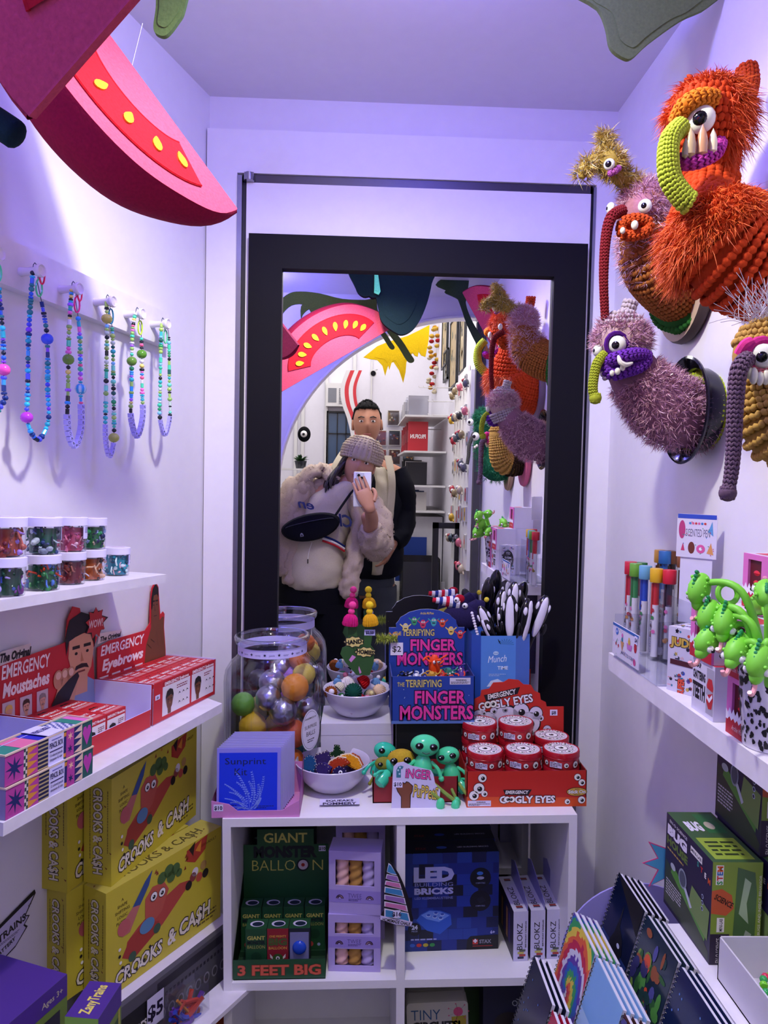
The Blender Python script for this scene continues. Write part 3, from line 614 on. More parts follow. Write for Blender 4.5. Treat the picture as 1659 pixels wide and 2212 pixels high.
# stereo-print display box carrying them
zb=zz-.1725
t=thing('display_carton','tall grey carton printed like a stereo with knobs under the yellow boxes','carton',Mlow@T(-.0,-.02,-.32))
g=G(); g.box((0,0,0),(.272,.075,.3195),c('#5c5a62'),top=c('#dcd6e6')); f=FR(0,0,0)
k_=.272/.36; f=FR()@Matrix.Diagonal((k_,1,1,1)); g.rect(f,.0,.0,.36,.3195,c('#77757e'),1)
g.rect(f,.01,.215,.35,.31,c('#56545c'),2); 
for j in range(8): g.disc(f,.13+j*.028,.245,.010,'#8c8a94',3); g.disc(f,.13+j*.028,.245,.007,'#4a4850',4)
for j in range(20): g.rect(f,.115+j*.012,.272,.122+j*.012,.278,'#2a2830',3)
g.rect(f,.115,.288,.34,.303,c('#2c2a32'),3); g.disc(f,.335,.29,.014,'#3a3840',4); g.disc(f,.335,.29,.007,'#8a8890',5)
g.rect(f,.0,.215,.105,.29,c('#0f0f14'),4); g.text(f,'Breakers',.045,.25,.018,'#e8e4e0',5,w=.08,bold=.02); g.disc(f,.06,.235,.006,'#2a5ab0',5); g.disc(f,.08,.238,.006,'#c83a5a',5)
for j in range(3): g.rect(f,.12+j*.015,.15,.126+j*.015,.2,'#9a98a2',3)
g.rect(f,.19,.13,.25,.19,c('#1a1a20'),3); g.rect(f,.27,.1,.34,.2,c('#3c3a42'),3)
g.poly(f,[(.27,.12),(.3,.17),(.32,.16),(.34,.19),(.35,.13),(.33,.08),(.31,.05)],'#c8561c',5)
g.poly(f,[(.04,.06),(.06,.1),(.05,.11),(.02,.07)],'#3aa060',4)
part('carton_body',g,t,smooth=False)
g=G(); g.rect(ID,-.018,-.026,.018,.026,c('#dcd8f0'),0); g.text(ID,'$5',0,-.012,.024,'#1a1430',1,bold=.03)
q=at(Mlow,336,2180,1,-.024); tt=Mlow@FR(q.x,-.024,q.z)
o=solo('price_tag',g,'white $5 price card on the grey stereo-print carton','price tag',tt,smooth=False)
# clear bag of toys in front of carton, trains cards and train boxes
g=G(); 
for j in range(16):
    a=R.uniform(0,6.28); g.tube(bez([(R.uniform(-.03,.03),R.uniform(-.012,.012),R.uniform(0,.06)) for _ in range(3)],4),R.uniform(.002,.005),c(R.choice(['#3a4ac0','#c04030','#30a0a0','#c88030','#6a3aa0']),'gloss'),6)
g.prism([(-.04,0),(.04,0),(.035,.075),(-.03,.08)],-.016,.016,CLEAR,FR(0,0,0))
solo('toy_bag',g,'small clear bag of coloured toys before the grey carton','bag',Mlow@T(*at(Mlow,402,2228,1,-.055)))
g=G(); g.box((.10,-.075,-.008),(.245,-.0205,0),WS); 
solo('display_ledge',g,'narrow pale ledge in front of the grey carton','ledge',Mlow@T(.0,-.02,at(Mlow,378,2225,1,-.055).z),smooth=False)
PU='#4a2a86'
def train_box(pxs,z,L,w,h,lab,rz,big):
    p=at(ID,*pxs,2,z); g=G(); g.box((-L,0,-h),(0,w,0),c(PU),front=c('#6f8a34'),left=c('#6f9a3a'),top=c(PU))
    tp=TP(-L,0,0); f=FR(-L,0,-h); lf=LS(-L,w,-h)
    g.rect(f,0,h*.78,L,h,c(PU),1)
    if big:
        g.text(tp@T(L*.55,w*.3,0),'Toxic Ted',0,0,.012,'#8a80c0',1,w=.07,bold=0); g.text(tp@T(L*.4,w*.7,0),'Danny Camp',0,0,.012,'#8a80c0',1,w=.08,bold=0)
        g.text(f,'ZanyTrains',L*.45,h*.82,h*.13,'#d0c050',2,w=L*.4,bold=.03); g.text(f,'Ages 3+',L*.9,h*.85,h*.06,'#c8c0a0',2)
        g.rect(f,L*.1,h*.05,L*.95,h*.7,c('#2a2838'),2)
        for j in range(6): g.disc(f,L*(.2+.13*j),h*.2,h*.09,'#4a4658',3); g.rect(f,L*(.15+.13*j),h*.32,L*(.25+.13*j),h*.55,'#4c4866',3)
    else:
        g.text(tp@T(L*.5,w*.5,0),'ZanyTrains',0,-.006,.014,'#e0d060',1,w=L*.8,bold=.03)
        g.rect(lf,0,h*.8,w,h,c('#7fb040'),1); g.rect(f,L*.1,h*.1,L*.9,h*.7,c('#2c4a2c'),1)
        for j in range(3): g.disc(f,L*(.25+.25*j),h*.3,h*.1,'#b8b040',2)
        g.rect(f,L*.86,0,L*.93,h*.78,c('#b8b040'),2)
    return solo('toy_train_box',g,lab,'toy box',T(*p)@RZ(rz),'purple toy train boxes at the bottom left',smooth=False)
ZT=.80
train_box((145,2104),ZT,.26,.125,.13,'large purple and green toy train box in the bottom left corner',radians(69),True)
train_box((262,2124),ZT,.064,.042,.13,'narrow purple toy train box turned end-on beside the grey carton',radians(83.5),False)
p=at(ID,262,2124,2,ZT); t=thing('low_shelf','low white shelf under the toy train boxes','shelf',ML); q=ML.inverted()@p
g=G(); g.box((q.x-.36,q.y-.005,ZT-.1445),(q.x+.01,-.0,ZT-.1305),WS); part('board',g,t,smooth=False)
g=G(); pts=[(0,0),(.1,.02),(.16,.06),(.145,.075),(.17,.095),(.15,.105),(.2,.16),(.195,.175),(0,.135)]
g.prism(pts,0,.001,c('#0f0c18'),ID); g.prism([(.0,.005),(.1,.025),(.15,.06),(.138,.075),(.162,.095),(.142,.105),(.19,.158),(0,.122)],.0011,.0012,c('#c8c0e4'),ID)
g.text(ID,'TRAINS',.085,.085,.026,'#0f0c18',8,w=.13,bold=.03,rot=.1); g.text(ID,'$50',.17,.13,.008,'#0f0c18',8,rot=.3); g.text(ID,'BATTERY',.055,.04,.014,'#0f0c18',8,w=.09,bold=.03,rot=.15); g.scrib(ID,.02,.065,.12,.075,'#3a3060',2,L=8)
a_=at(ML,0,2032,1,-.002);b_=at(ML,53,1998,1,-.002);k_=(b_.x-a_.x)/.115; solo('shop_sign',g,'white arrow-shaped card reading TRAINS stuck on the left wall','sign',ML@FR(a_.x-.03*k_,-.002,a_.z-.085*k_)@Matrix.Scale(k_,4),smooth=False)
# ================================================================ CABINET TOP
def mc(px,py,ax,v): return at(MC,px,py,ax,v)
# --- googly eyes display
OR=c('#c4281c')
x0,w=.120,.218; D=.148
t=thing('counter_display','red googly-eyes counter display box with a scalloped header, right end of the cabinet top','display box',MC@T(x0,.034,0))
g=G(); f=FR(0,0,0); IN=c('#8a1c18')
g.box((0,0,0),(w,.0015,.066),IN,front=OR); g.box((0,0,0),(.0015,D,.066),IN,left=OR); g.box((w-.0015,0,0),(w,D,.066),IN,right=OR); g.box((0,.0015,.03),(w,D,.033),IN)
g.poly(f,[(0,0),(w,0),(w,.016),(0,.02)],'#d8501c',1)
g.poly(f,[(.066,.032),(.118,.032),(.112,.022),(.07,.022)],'#15101a',2); g.text(f,'EMERGENCY',.091,.0245,.006,'#f4f0ee',3,w=.042,bold=.03,shear=.2)
g.text(f,'G   GLY EYES',.11,.008,.0125,'#f2eef4',5,w=.1,bold=.04,edge='#15101a',ew=.06)
for k,u in enumerate((.073,.082)): g.eye(f,u,.0145,.0055,6,.25 if k==0 else -.25,0)
g.disc(f,.2,.027,.019,'#15101a',2,ry=.0082);g.disc(f,.2,.027,.018,'#d8b048',3,ry=.0072); g.text(f,'Stick On',.2,.0245,.006,'#f0ece8',5,w=.031,bold=.04,edge='#3a2a20',ew=.04); g.text(f,'WITH',.2,.0308,.0022,'#2a1a10',5); g.text(f,'Adhesive',.2,.0215,.002,'#2a1a10',5,w=.012)
for u,v,r in((.028,.054,.0075),(.022,.035,.0095),(.013,.022,.0085),(.032,.025,.0055),(.201,.054,.006),(.209,.044,.006),(.209,.012,.0065),(.183,.009,.0048)): g.eye(f,u,v,r,2,.15,-.1)
g.rect(f,.002,.002,.044,.0125,c('#d8d4ee'),2); g.text(f,'WARNING:',.026,.0085,.0024,'#15101a',3,bold=.03); g.scrib(f,.004,.003,.042,.0075,'#3a3440',2,3)
part('tray',g,t,'red printed tray',smooth=False)
g=G(); hw_=w*.965; ox=-.006
def scal(e=0):
    o=[(ox-e*0,0),(ox-e*0,.105+.03)]
    o+= [(.035,.135)]
    lob=[(.046,.150,.013),(.06,.165,.014),(.083,.174,.018),(.11,.178,.022),(.14,.171,.017),(.162,.155,.013),(.176,.143,.012)]
    for u,v,r in lob:
        pass
    top=[(.035,.135),(.036,.152),(.048,.158),(.05,.170),(.066,.173),(.074,.185),(.095,.186),(.105,.192),(.125,.190),(.135,.181),(.15,.180),(.157,.168),(.168,.163),(.170,.15),(.180,.145),(.182,.136)]
    return [(ox,0)]+[(ox,.136)]+top+[(ox+hw_+.012,.136),(ox+hw_+.012,0)]
hf=frame((0,D-.0005,0),(1,0,0),(0,.03,1))
g.prism(scal(),-.0008,.0008,OR,hf); Mh=hf@T(0,0,.0009)
g.poly(Mh,[(.055,.160),(.128,.176),(.123,.162),(.060,.147)],'#15101a',1); g.text(Mh,'EMERGENCY',.092,.157,.010,'#f4f0ee',2,w=.058,bold=.02,shear=.2,rot=.2)
g.text(Mh,'G   GLY EYES',.1,.1375,.016,'#eae6f4',4,w=.11,bold=.03,edge='#15101a',ew=.05,rot=.17)
for u,v in((.063,.141),(.074,.1425)): g.eye(Mh,u,v,.007,6,0,0)
for u,v,r in((.1,.105,.032),(.045,.118,.012),(.064,.108,.018),(.13,.127,.016),(.16,.123,.013),(.146,.104,.022),(.075,.128,.007),(.098,.130,.006),(.124,.113,.007),(.17,.113,.006),(.183,.09,.008),(.055,.124,.005),(.022,.085,.008),(.165,.078,.007)): g.eye(Mh,u,v,r,1,.1,-.12,sc='#dcd6ec',ri=.42)
g.text(Mh,'Archie McPhee',.018,.122,.009,'#d8a0a0',1,w=.036,bold=0,shear=.4)
price(g,Mh,.196,.124,'$8',.015,.012,3)
part('header_card',g,t,'scalloped red header with printed eyes',smooth=False)
def tin(M,label):
    g=G(); r=.034; Hh=.03; rd=c('#b01828','gloss'); 
    g.lathe([(0,0),(r*.95,0),(r*.97,.0015),(r*.97,.018)],c('#c43038','gloss'),36)
    for k in range(11):
        a=k*2*pi/11+.2; g.eye(frame((r*.972*cos(a),r*.972*sin(a),.009),(-sin(a),cos(a),0),(0,0,1)),0,0,.006 if k%2 else .0042,3,.1,-.1)
    a=-pi/2-.5; M1=frame((r*.985*cos(a),r*.985*sin(a),.009),(-sin(a),cos(a),0),(0,0,1)); g.rect(M1,-.011,-.005,.011,.005,c('#d8d2ee'),6); g.scrib(M1,-.01,-.004,.01,.0045,'#2a2434',3,7)
    t=solo('googly_eye_tin',g,label,'tin',M,'googly-eye tins in the red display',ang=30)
    g=G(); g.lathe([(r*.975,.0175),(r*1.0,.0178),(r*1.0,.0195),(r*.985,.020),(r*1.0,.0205),(r*1.0,.028),(r*.97,.0298),(r*.93,.0298),(r*.92,.0292),(0,.0292)],rd,36)
    tp=TP(0,0,.0293); g.disc(tp,0,0,r*.9,c('#d8c8d0'),1,n=28); g.eye(tp,0,0,r*.34,2,0,0,ri=.4)
    for k in range(9): a=k*.7+.3; g.eye(tp,r*.62*cos(a),r*.62*sin(a),r*(.17 if k%2 else .13),2,.2*cos(k),.2*sin(k))
    for k in range(10): a=.6+k*.2; g.poly(tp,[(r*.86*cos(a),r*.86*sin(a)),(r*.86*cos(a+.12),r*.86*sin(a+.12)),(r*.7*cos(a+.06),r*.7*sin(a+.06))],'#c02030',6)
    part('tin_lid',g,t,'red lid printed with eyes',ang=30); return t
z0=.0335
TX=[.036,.107,.178]
def tn(i,y,z,lab): tin(MC@T(x0+TX[i]+.003,.034+y,z)@RZ(R.uniform(-.3,.3)),lab)
for i,nm in enumerate(('left','middle','right')): tn(i,.039,z0,'hidden lower '+nm+' googly-eye tin inside the front of the red display'); tn(i,.039,z0+.0302,'front-row top googly-eye tin at the '+nm)
for i,nm in enumerate(('left','middle','right')): tn(i,.109,z0,'lower back-row '+nm+' googly-eye tin under the others'); tn(i,.109,z0+.0302,'back-row googly-eye tin at the '+nm+', second from the top' if i<2 else 'back-row right googly-eye tin partly behind the front right one')
for i,nm in enumerate(('left','middle')): tn(i,.105,z0+.0604,'topmost googly-eye tin on the back '+nm+' stack')
# --- black riser and finger monsters box
g=G(); g.box((-.002,.142,0),(.150,.30,.1205),c('#100f16')); solo('display_riser',g,'black riser block under the blue finger puppet display','riser',MC,smooth=False)
t=thing('counter_display','blue finger-monster counter display box with arched header, on the black riser','display box',MC@T(-.012,.132,.121))
w,D,Hh=.160,.105,.092; BLU=c('#1f3f9c'); g=G(); f=FR(0,0,0); IN=c('#30408a')
g.box((0,0,0),(w,.0015,Hh),IN,front=BLU); g.box((0,0,0),(.0015,D,Hh),IN,left=BLU); g.box((w-.0015,0,0),(w,D,Hh),IN,right=BLU); g.box((0,0,0),(w,D,.0015),IN)
def fm_title(M,cx,y0,s,L=2):
    g.text(M,'THE',cx-.054*s,y0+.0555*s,.007*s,'#c8b868',L+2,w=.012*s,bold=.02); g.text(M,'TERRIFYING',cx-.016*s,y0+.0545*s,.0125*s,'#d0c070',L+2,w=.06*s,bold=.02,edge='#10183a',ew=.03)
    g.text(M,'FINGER',cx+.012*s,y0+.027*s,.021*s,'#e63aa0',L+2,w=.084*s,bold=.03,edge='#101440',ew=.06); g.text(M,'MONSTERS',cx+.006*s,y0,.023*s,'#e63aa0',L+2,w=.122*s,bold=.03,edge='#101440',ew=.06)
fm_title(f,.080,.009,1.15); g.rect(f,0,0,w,.006,c('#5a78c0'),1)
g.rect(f,.112,.076,.152,.089,c('#d4d0e8'),1); g.text(f,'WARNING:',.134,.083,.003,'#15101a',2,bold=.03); g.scrib(f,.114,.077,.15,.082,'#3a3440',2,2)
for k in range(14): g.disc(f,R.uniform(.005,.155),R.uniform(.01,.088),R.uniform(.0004,.0009),'#dfe6ff',1,n=6)
part('tray',g,t,'blue printed tray',smooth=False)
g=G(); hf=frame((-.001,D,0),(1,0,0),(0,.02,1)); w2=.156
pts=[(0,0),(0,.165),(.014,.165)]+[(w2*.5-(w2*.5-.014)*cos(a)+(.0012*(-1)**k),.165+.038*sin(a)) for k,a in enumerate([pi*k/16 for k in range(17)])]+[(w2,.165),(w2,0)]
g.prism(pts,-.0008,.0008,BLU,hf,side=c('#dfe4ff')); g.add([(x,y,-.0011) for x,y in reversed(pts)],[tuple(range(len(pts)))],c('#101018'),hf); Mh=hf@T(0,0,.0009)
fm_title(Mh,.078,.088,1.1)
g.text(Mh,'Archie McPhee',.078,.192,.005,'#d8c060',2,w=.028,shear=.3)
for k,(u,v,cc) in enumerate([(.012,.147,'#e08040'),(.034,.165,'#e0d080'),(.052,.178,'#3a9a6a'),(.07,.172,'#c83a60'),(.092,.176,'#3aa0a8'),(.11,.174,'#d04a30'),(.128,.158,'#e8c860'),(.147,.15,'#d83a40')]):
    g.prism(circ(u,v,.006,.009,12),0,.0006,c(cc),Mh); g.eye(Mh,u-.002,v+.004,.0018,5,0,0); g.eye(Mh,u+.0025,v+.004,.0018,5,0,0); g.rect(Mh,u-.003,v-.003,u+.003,v-.001,'#2a0c14',5)
    for e in(-1,1): g.poly(Mh,[(u+e*.005,v),(u+e*.012,v+.006),(u+e*.011,v+.008),(u+e*.005,v+.003)],cc,1)
g.rect(Mh,.003,.108,.029,.134,c('#ece8fa'),8); g.text(Mh,'$2',.016,.115,.012,'#15101a',9,w=.018,bold=.01)
part('header_card',g,t,'arched blue header',smooth=False)
def fmonster(M,col,label,s=1):
    g=G(); m=c(col,'gloss'); g.lathe([(.0,.0),(.009*s,0),(.0095*s,.012*s),(.008*s,.024*s),(.004*s,.03*s),(0,.031*s)],m,14)
    for k in range(7): a=k*.9; g.tube(bez([(.007*s*cos(a),.007*s*sin(a),.012*s+.002*k*s),(.015*s*cos(a),.015*s*sin(a),.018*s+.002*k*s),(.019*s*cos(a+.4),.019*s*sin(a+.4),.014*s+.003*k*s)],4),.0016*s,m,6)
    for e in(-1,1): g.sph((e*.0035*s,-.008*s,.022*s),.0028*s,c('#f0f0f0','gloss'),8,6); g.sph((e*.0035*s,-.0105*s,.022*s),.0011*s,c('#0c0c10','gloss'),6,4)
    return solo('finger_puppet',g,label,'finger puppet',M,'rubber finger monsters in the blue display')
for (x,y,z,cc,lab,s,rt) in [(.088,.06,.083,'#f0501e','orange rubber finger monster standing highest in the blue display',1.25,.3),(.03,.05,.066,'#15151c','black and white rubber finger monster at the left of the blue display',.9,1),(.05,.045,.068,'#c8ccd8','pale silver rubber finger monster in the blue display',.9,1.2),(.08,.04,.066,'#c89a3a','mustard rubber finger monster in the blue display',1,.8),(.102,.05,.062,'#d8402c','red spiky rubber finger monster low in the blue display',1,-1),(.118,.07,.066,'#3a8a78','teal rubber finger monster near the back of the blue display',.9,.6),(.13,.04,.062,'#e04830','coral rubber finger monster at the right of the blue display',1,1.3),(.145,.07,.066,'#5a3a90','purple rubber finger monster in the right corner of the blue display',.9,-.7)]:
    fmonster(MC@T(-.012+x,.132+y,.121+z)@RX(rt*.6)@RZ(rt),cc,lab,s)
g=G(); g.box((0,0,0),(.155,.09,.062),c('#28346a')); solo('filler_block',g,'dark filler inside the blue display under the rubber monsters','filler',MC@T(-.0095,.135,.1228),smooth=False)
# --- munch time box with orca cutlery
g=G(); g.box((.154,.19,0),(.275,.30,.1205),c('#14131c')); solo('display_riser',g,'black riser block under the pale blue cutlery box','riser',MC,smooth=False)
t=thing('cutlery_display','open pale blue box holding orca-shaped cutlery','display box',MC@T(.153,.188,.121))
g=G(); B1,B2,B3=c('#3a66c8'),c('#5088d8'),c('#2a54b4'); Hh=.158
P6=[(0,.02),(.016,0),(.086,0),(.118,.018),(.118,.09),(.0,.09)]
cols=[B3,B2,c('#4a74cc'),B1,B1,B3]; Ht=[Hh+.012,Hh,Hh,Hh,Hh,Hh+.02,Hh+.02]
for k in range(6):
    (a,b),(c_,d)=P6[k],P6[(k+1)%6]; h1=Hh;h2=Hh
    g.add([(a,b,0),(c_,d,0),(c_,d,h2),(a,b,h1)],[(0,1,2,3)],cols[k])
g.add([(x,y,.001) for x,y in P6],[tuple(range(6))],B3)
f=FR(.016,0,0)
g.text(f,'Munch',.033,.105,.014,'#e0ecff',2,w=.038,bold=0,shear=.35,rot=.08); g.text(f,'TIME',.044,.09,.007,'#e0ecff',2,w=.021,bold=.02); g.disc(f,.03,.123,.0055,'#b8d8f0',2,ry=.004); g.text(f,'food',.03,.1215,.003,'#2a54b4',3)
g.scrib(f,.016,.076,.05,.082,'#a8c4ec',2,2)
g.poly(f,[(0,.0),(.06,0),(.058,.03),(.05,.045),(.04,.04),(.03,.05),(.015,.035),(0,.02)],'#7ab0e4',1)
g.poly(f,[(.012,.055),(.02,.067),(.034,.071),(.046,.064),(.052,.055),(.044,.058),(.04,.05),(.036,.058),(.022,.056)],'#c8dcf4',2)
for k in range(7): u=.003+k*.002; g.poly(f,[(u*3,.0),(u*3+.003,.02+.006*(k%3)),(u*3+.005,0)],'#3a90b0',3)
for k in range(9): a=k*.35; g.poly(f,[(.05,.14),(.05+.016*cos(a),.14+.012*sin(a)),(.05+.016*cos(a+.1),.14+.012*sin(a+.1))],'#2f6a9a',1)
part('box_body',g,t,smooth=False)
def orca(M,label):
    t=thing('orca_utensil',label,'cutlery',M,'orca-headed cutlery in the blue box')
    bk=c('#0b0b12','gloss'); wh=c('#e4e0f4','gloss'); g=G()
    g.rings([[(x,y-.012*0,z) for x,y in circ(0,(.004*(zz-.5)),r,r*.72,16)] for zz,z,r in[(0,-.055,.0035),(.1,-.03,.005),(.3,-.01,.0095),(.5,.01,.0135),(.65,.024,.014),(.8,.038,.0115),(.92,.047,.0075),(1,.052,.003)]],bk)
    for e in(-1,1): g.sph((e*.0155,.0,-.008),(.006,.0022,.012),bk,8,6,RY(0))
    part('body',g,t)
    g=G(); g.sph((0,-.0052,.012),(.0085,.0058,.038),wh,12,10)
    for e in(-1,1): g.sph((e*.0108,-.003,.03),(.003,.004,.008),wh,8,6)
    part('belly_patch',g,t,'white belly and eye patches')
    g=G(); g.tube([(0,0,-.05),(0,0,-.12)],.0028,wh,8); part('shaft',g,t)
    return t
for px,py,rot,tl,sc,Y,lab in [(1105,1303,.2,.12,1.05,1.50,'tallest orca utensil rising in the middle of the box'),(1080,1322,.5,.08,1.1,1.52,'orca utensil with its pale belly turned left, behind the middle'),(1103,1338,-.4,-.02,1.15,1.47,'front middle orca utensil with large white eye patch'),(1130,1345,.9,.18,1.15,1.475,'orca utensil leaning right beside the box rim'),(1160,1335,.1,.32,1.15,1.50,'white-bellied orca utensil leaning far right out of the box'),(1058,1350,-.2,-.42,1.0,1.48,'orca utensil leaning left over the box rim'),(1066,1368,-1.2,-.5,.9,1.475,'low orca utensil lying left with black back showing'),(1118,1318,2.6,.1,1.0,1.525,'orca utensil at the back showing its black back'),(1088,1350,-2.0,-.15,.95,1.50,'orca utensil tucked behind the front middle one')]:
    p=at(ID,px,py,1,Y); orca(T(p.x,Y,p.z-.01)@RY(tl)@RZ(rot)@Matrix.Scale(sc,4),lab)
g=G()
for k in range(14): g.sph((0,0,k*.0056),(.0032,.0032,.0034),c('#e6e2f4','gloss'),8,6)
p=at(ID,1040,1362,1,1.475); solo('bead_stick',g,'white beaded stick leaning left in the cutlery box','stick',T(p.x,p.y,p.z-.035)@RY(-.28))
# puppet plush behind header
t=thing('hand_puppet','dark purple plush puppet with striped cap and pompom, behind the blue display header','plush toy',T(*at(ID,985,1318,1,1.555))@Matrix.Diagonal((1,.7,1,1)))
V=c('#2b2450','felt'); g=G(); g.sph((.015,0,-.015),(.045,.028,.03),V,18,12); g.tube(bez([(.03,0,0),(.05,-.004,.012),(.058,-.006,.02)],5),[.016]*6+[.012,.01,.008,.006,.005],V,10); part('body',g,t)
g=G(); 
for k in range(8): g.rings([[(x-.052+k*.007,y,z+.016) for y,z in circ(0,0,.007+k*.0022,.005+k*.0016,12)] for x in(0,.0075)],c(['#c8203a','#e8e4f0','#2c3c90','#e8e4f0'][k%4],'felt'),RY(.1)@ID)
part('striped_cap',g,t,'red, white and blue striped cap')
g=G(); g.sph((.006,-.012,.026),(.011,.009,.009),c('#b01830','felt')); part('tassel',g,t)
g=G(); g.sph((.064,-.006,.024),.0055,c('#e8d24a','felt')); g.prism([(-.03,-.012),(-.012,-.006),(-.005,-.026),(-.02,-.03)],-.03,-.027,c('#d8c860','felt'),FR(0,0,0)); g.prism([(.045,-.018),(.062,-.014),(.058,-.04),(.05,-.034)],-.02,-.017,c('#d8c860','felt'),FR(0,.0,0)); part('trim',g,t,'yellow pompom and collar points')
for e in(-1,1):
    g=G(); g.sph((.008+e*.009,-.02,.018-.006*e),.0062,c('#eceaf4','gloss'),10,8); g.sph((.008+e*.009-.002,-.0255,.018-.006*e),.0022,c('#101018'),8,6); part('eye',g,t)
def fuzz(g,pts,n,L,wd,m,spread=.5,droop=0):
    "thin tapering strands growing from (point, normal) samples"
    for _ in range(n):
        p,nn=R.choice(pts); p=Vector(p);nn=Vector(nn).normalized()
        d=(nn+Vector((R.uniform(-1,1),R.uniform(-1,1),R.uniform(-1,1)))*spread).normalized(); l=L*R.uniform(.5,1.15)
        s=d.cross(Vector((R.uniform(-1,1),R.uniform(-1,1),R.uniform(-1,1)))).normalized()*wd
        bnd=Vector((R.uniform(-1,1),R.uniform(-1,1),R.uniform(-1,.6)-2.2*droop))*l*.25
        a=p-s;b=p+s;c1=p+d*l*.55+bnd*.35
        g.add([a,b,c1+s*.8,c1-s*.8,p+d*l+bnd*1.2],[(0,1,2,3),(3,2,4)],m)
    return g
g=G(); g.tube(bez([(-.02,0,0),(0,0,.004),(.02,0,.002)],4),.003,c('#7a8a34','yarn'),6)
fuzz(g,[((x*.001,0,.003),(0,cos(a),sin(a))) for x in range(-20,21,3) for a in [k*.7 for k in range(9)]],500,.013,.0005,c('#a8b848','fuzz'))
o=solo('feather_tuft',g,'small yellow-green fuzzy tuft between the card hand and the blue display','trim',T(*at(ID,836,1382,1,1.50)))
# --- riser, bowl, hats
g=G(); g.box((-.150,.183,0),(-.006,.30,.105),c('#d9d6e6'))
for s_ in(.03,): g.box((-.1502,.1825,.082),(-.0058,.183,.0828),c('#b8b4cc'))
solo('display_riser',g,'white box riser carrying the bowl of tiny knitted hats','riser',MC,smooth=False)
CER=c('#d8d4ea','gloss')
def bowl(M,r,h,label):
    g=G(); pr=[(0,.0),(r*.42,0),(r*.44,.002),(r*.6,h*.12),(r*.82,h*.42),(r*.95,h*.75),(r*1.0,h),(r*.985,h+.0012),(r*.965,h),(r*.91,h*.75),(r*.77,h*.42),(r*.5,h*.14),(0,h*.1)]
    g.lathe(pr,CER,40); return solo('ceramic_bowl',g,label,'bowl',M,None,ang=50)
bowl(MC@T(-.0795,.243,.1052),.0695,.055,'white ceramic bowl of tiny knitted hats on the white riser')
bowl(MC@T(-.1245,.125,.0003),.0715,.054,'white ceramic bowl of small felt figures at the front of the cabinet top')
def beanie(M,s,col,pom,label,group='tiny knitted hats in the upper bowl'):
    t=thing('knitted_hat',label,'hat',M,group); m=c(col,'yarn'); g=G(); n=36
    def ring(r,z): return [(r*(1+.06*cos(a*18))*cos(a),r*(1+.06*cos(a*18))*sin(a),z) for a in [2*pi*k/ (n*2) for k in range(n*2)]]
    g.rings([ring(.6*s,-.55*s),ring(.9*s,-.5*s),ring(1.0*s,-.1*s),ring(1.0*s,.2*s),ring(.9*s,.55*s),ring(.66*s,.85*s),ring(.35*s,1.05*s),ring(.1*s,1.1*s)],m); cr=part('crown',g,t)
    g=G(); g.rings([ring(.8*s,-.6*s),ring(1.0*s,-.6*s),ring(1.08*s,-.4*s),ring(1.04*s,-.05*s),ring(.95*s,-.02*s)],m,cap=False); part('brim',g,cr)
    if pom:
        g=G(); g.sph((0,0,1.38*s),.48*s,c(pom,'felt'),12,8); part('pompom',g,cr)
    return t
bx,by,bz=-.0795,.243,.105
for dx,dy,dz,s,cc,pm,rx,ry,lab in [(-.052,-.022,.052,.0125,'#8a4a1c','#e8e2f0',-1.2,.3,'rust brown tiny hat lying mouth-forward at the left'),(-.030,-.04,.050,.006,'#2f6a3a','#e8e8f0',-1.2,.5,'small green tiny hat at the left front'),
    (-.006,-.034,.056,.0165,'#0f4a3c',None,-1.3,.1,'dark green tiny hat lying mouth-forward in the middle'),(-.018,.0,.066,.012,'#e4dce0','#b86a8a',.2,-.3,'cream tiny hat with a mauve pompom'),(.014,.004,.066,.0125,'#b8101c','#e8e2f4',.3,1.0,'red tiny hat with a white pompom'),
    (.046,-.018,.054,.0125,'#e8c8a4',None,-.9,-.6,'cream tiny hat lying at the right edge'),(.028,-.036,.052,.009,'#b8a888','#e8dc90',-1.1,.4,'beige striped tiny hat near the front'),(.022,-.048,.046,.007,'#e08aa8','#b070e0',-1.2,-.6,'pink tiny hat at the front rim'),
    (-.04,.018,.062,.008,'#6a98d0','#6a98d0',0,.2,'pale blue tiny hat at the back left'),(-.035,-.01,.060,.009,'#dcd6c0','#e8e4f0',.4,.8,'off-white tiny hat between brown and green ones'),(.0,.035,.058,.012,'#c8c4d8','#f0f0f8',.3,-.4,'white tiny hat at the back of the bowl'),(.04,.02,.060,.009,'#6a98c8','#e8e4f4',.3,.5,'blue tiny hat behind the cream one')]:
    beanie(MC@T(bx+dx,by+dy,bz+dz)@RY(ry)@RX(-rx),s,cc,pm,lab)
# base fill hidden in bowl
g=G()
for k in range(16): a=k*.9; g.sph((.012*sqrt(k)*cos(a)*.95,.012*sqrt(k)*sin(a),.022+.008*(k%2)),(.012,.012,.01),c(['#b8a0c0','#c83040','#e0d8e0','#3a6a5a'][k%4],'yarn'),10,6)
tag(g.build('hat_filling',None,True,40,MC@T(bx,by,bz)),'lower layer of tiny hats filling the white bowl','hat','tiny knitted hats in the upper bowl')['kind']='stuff'
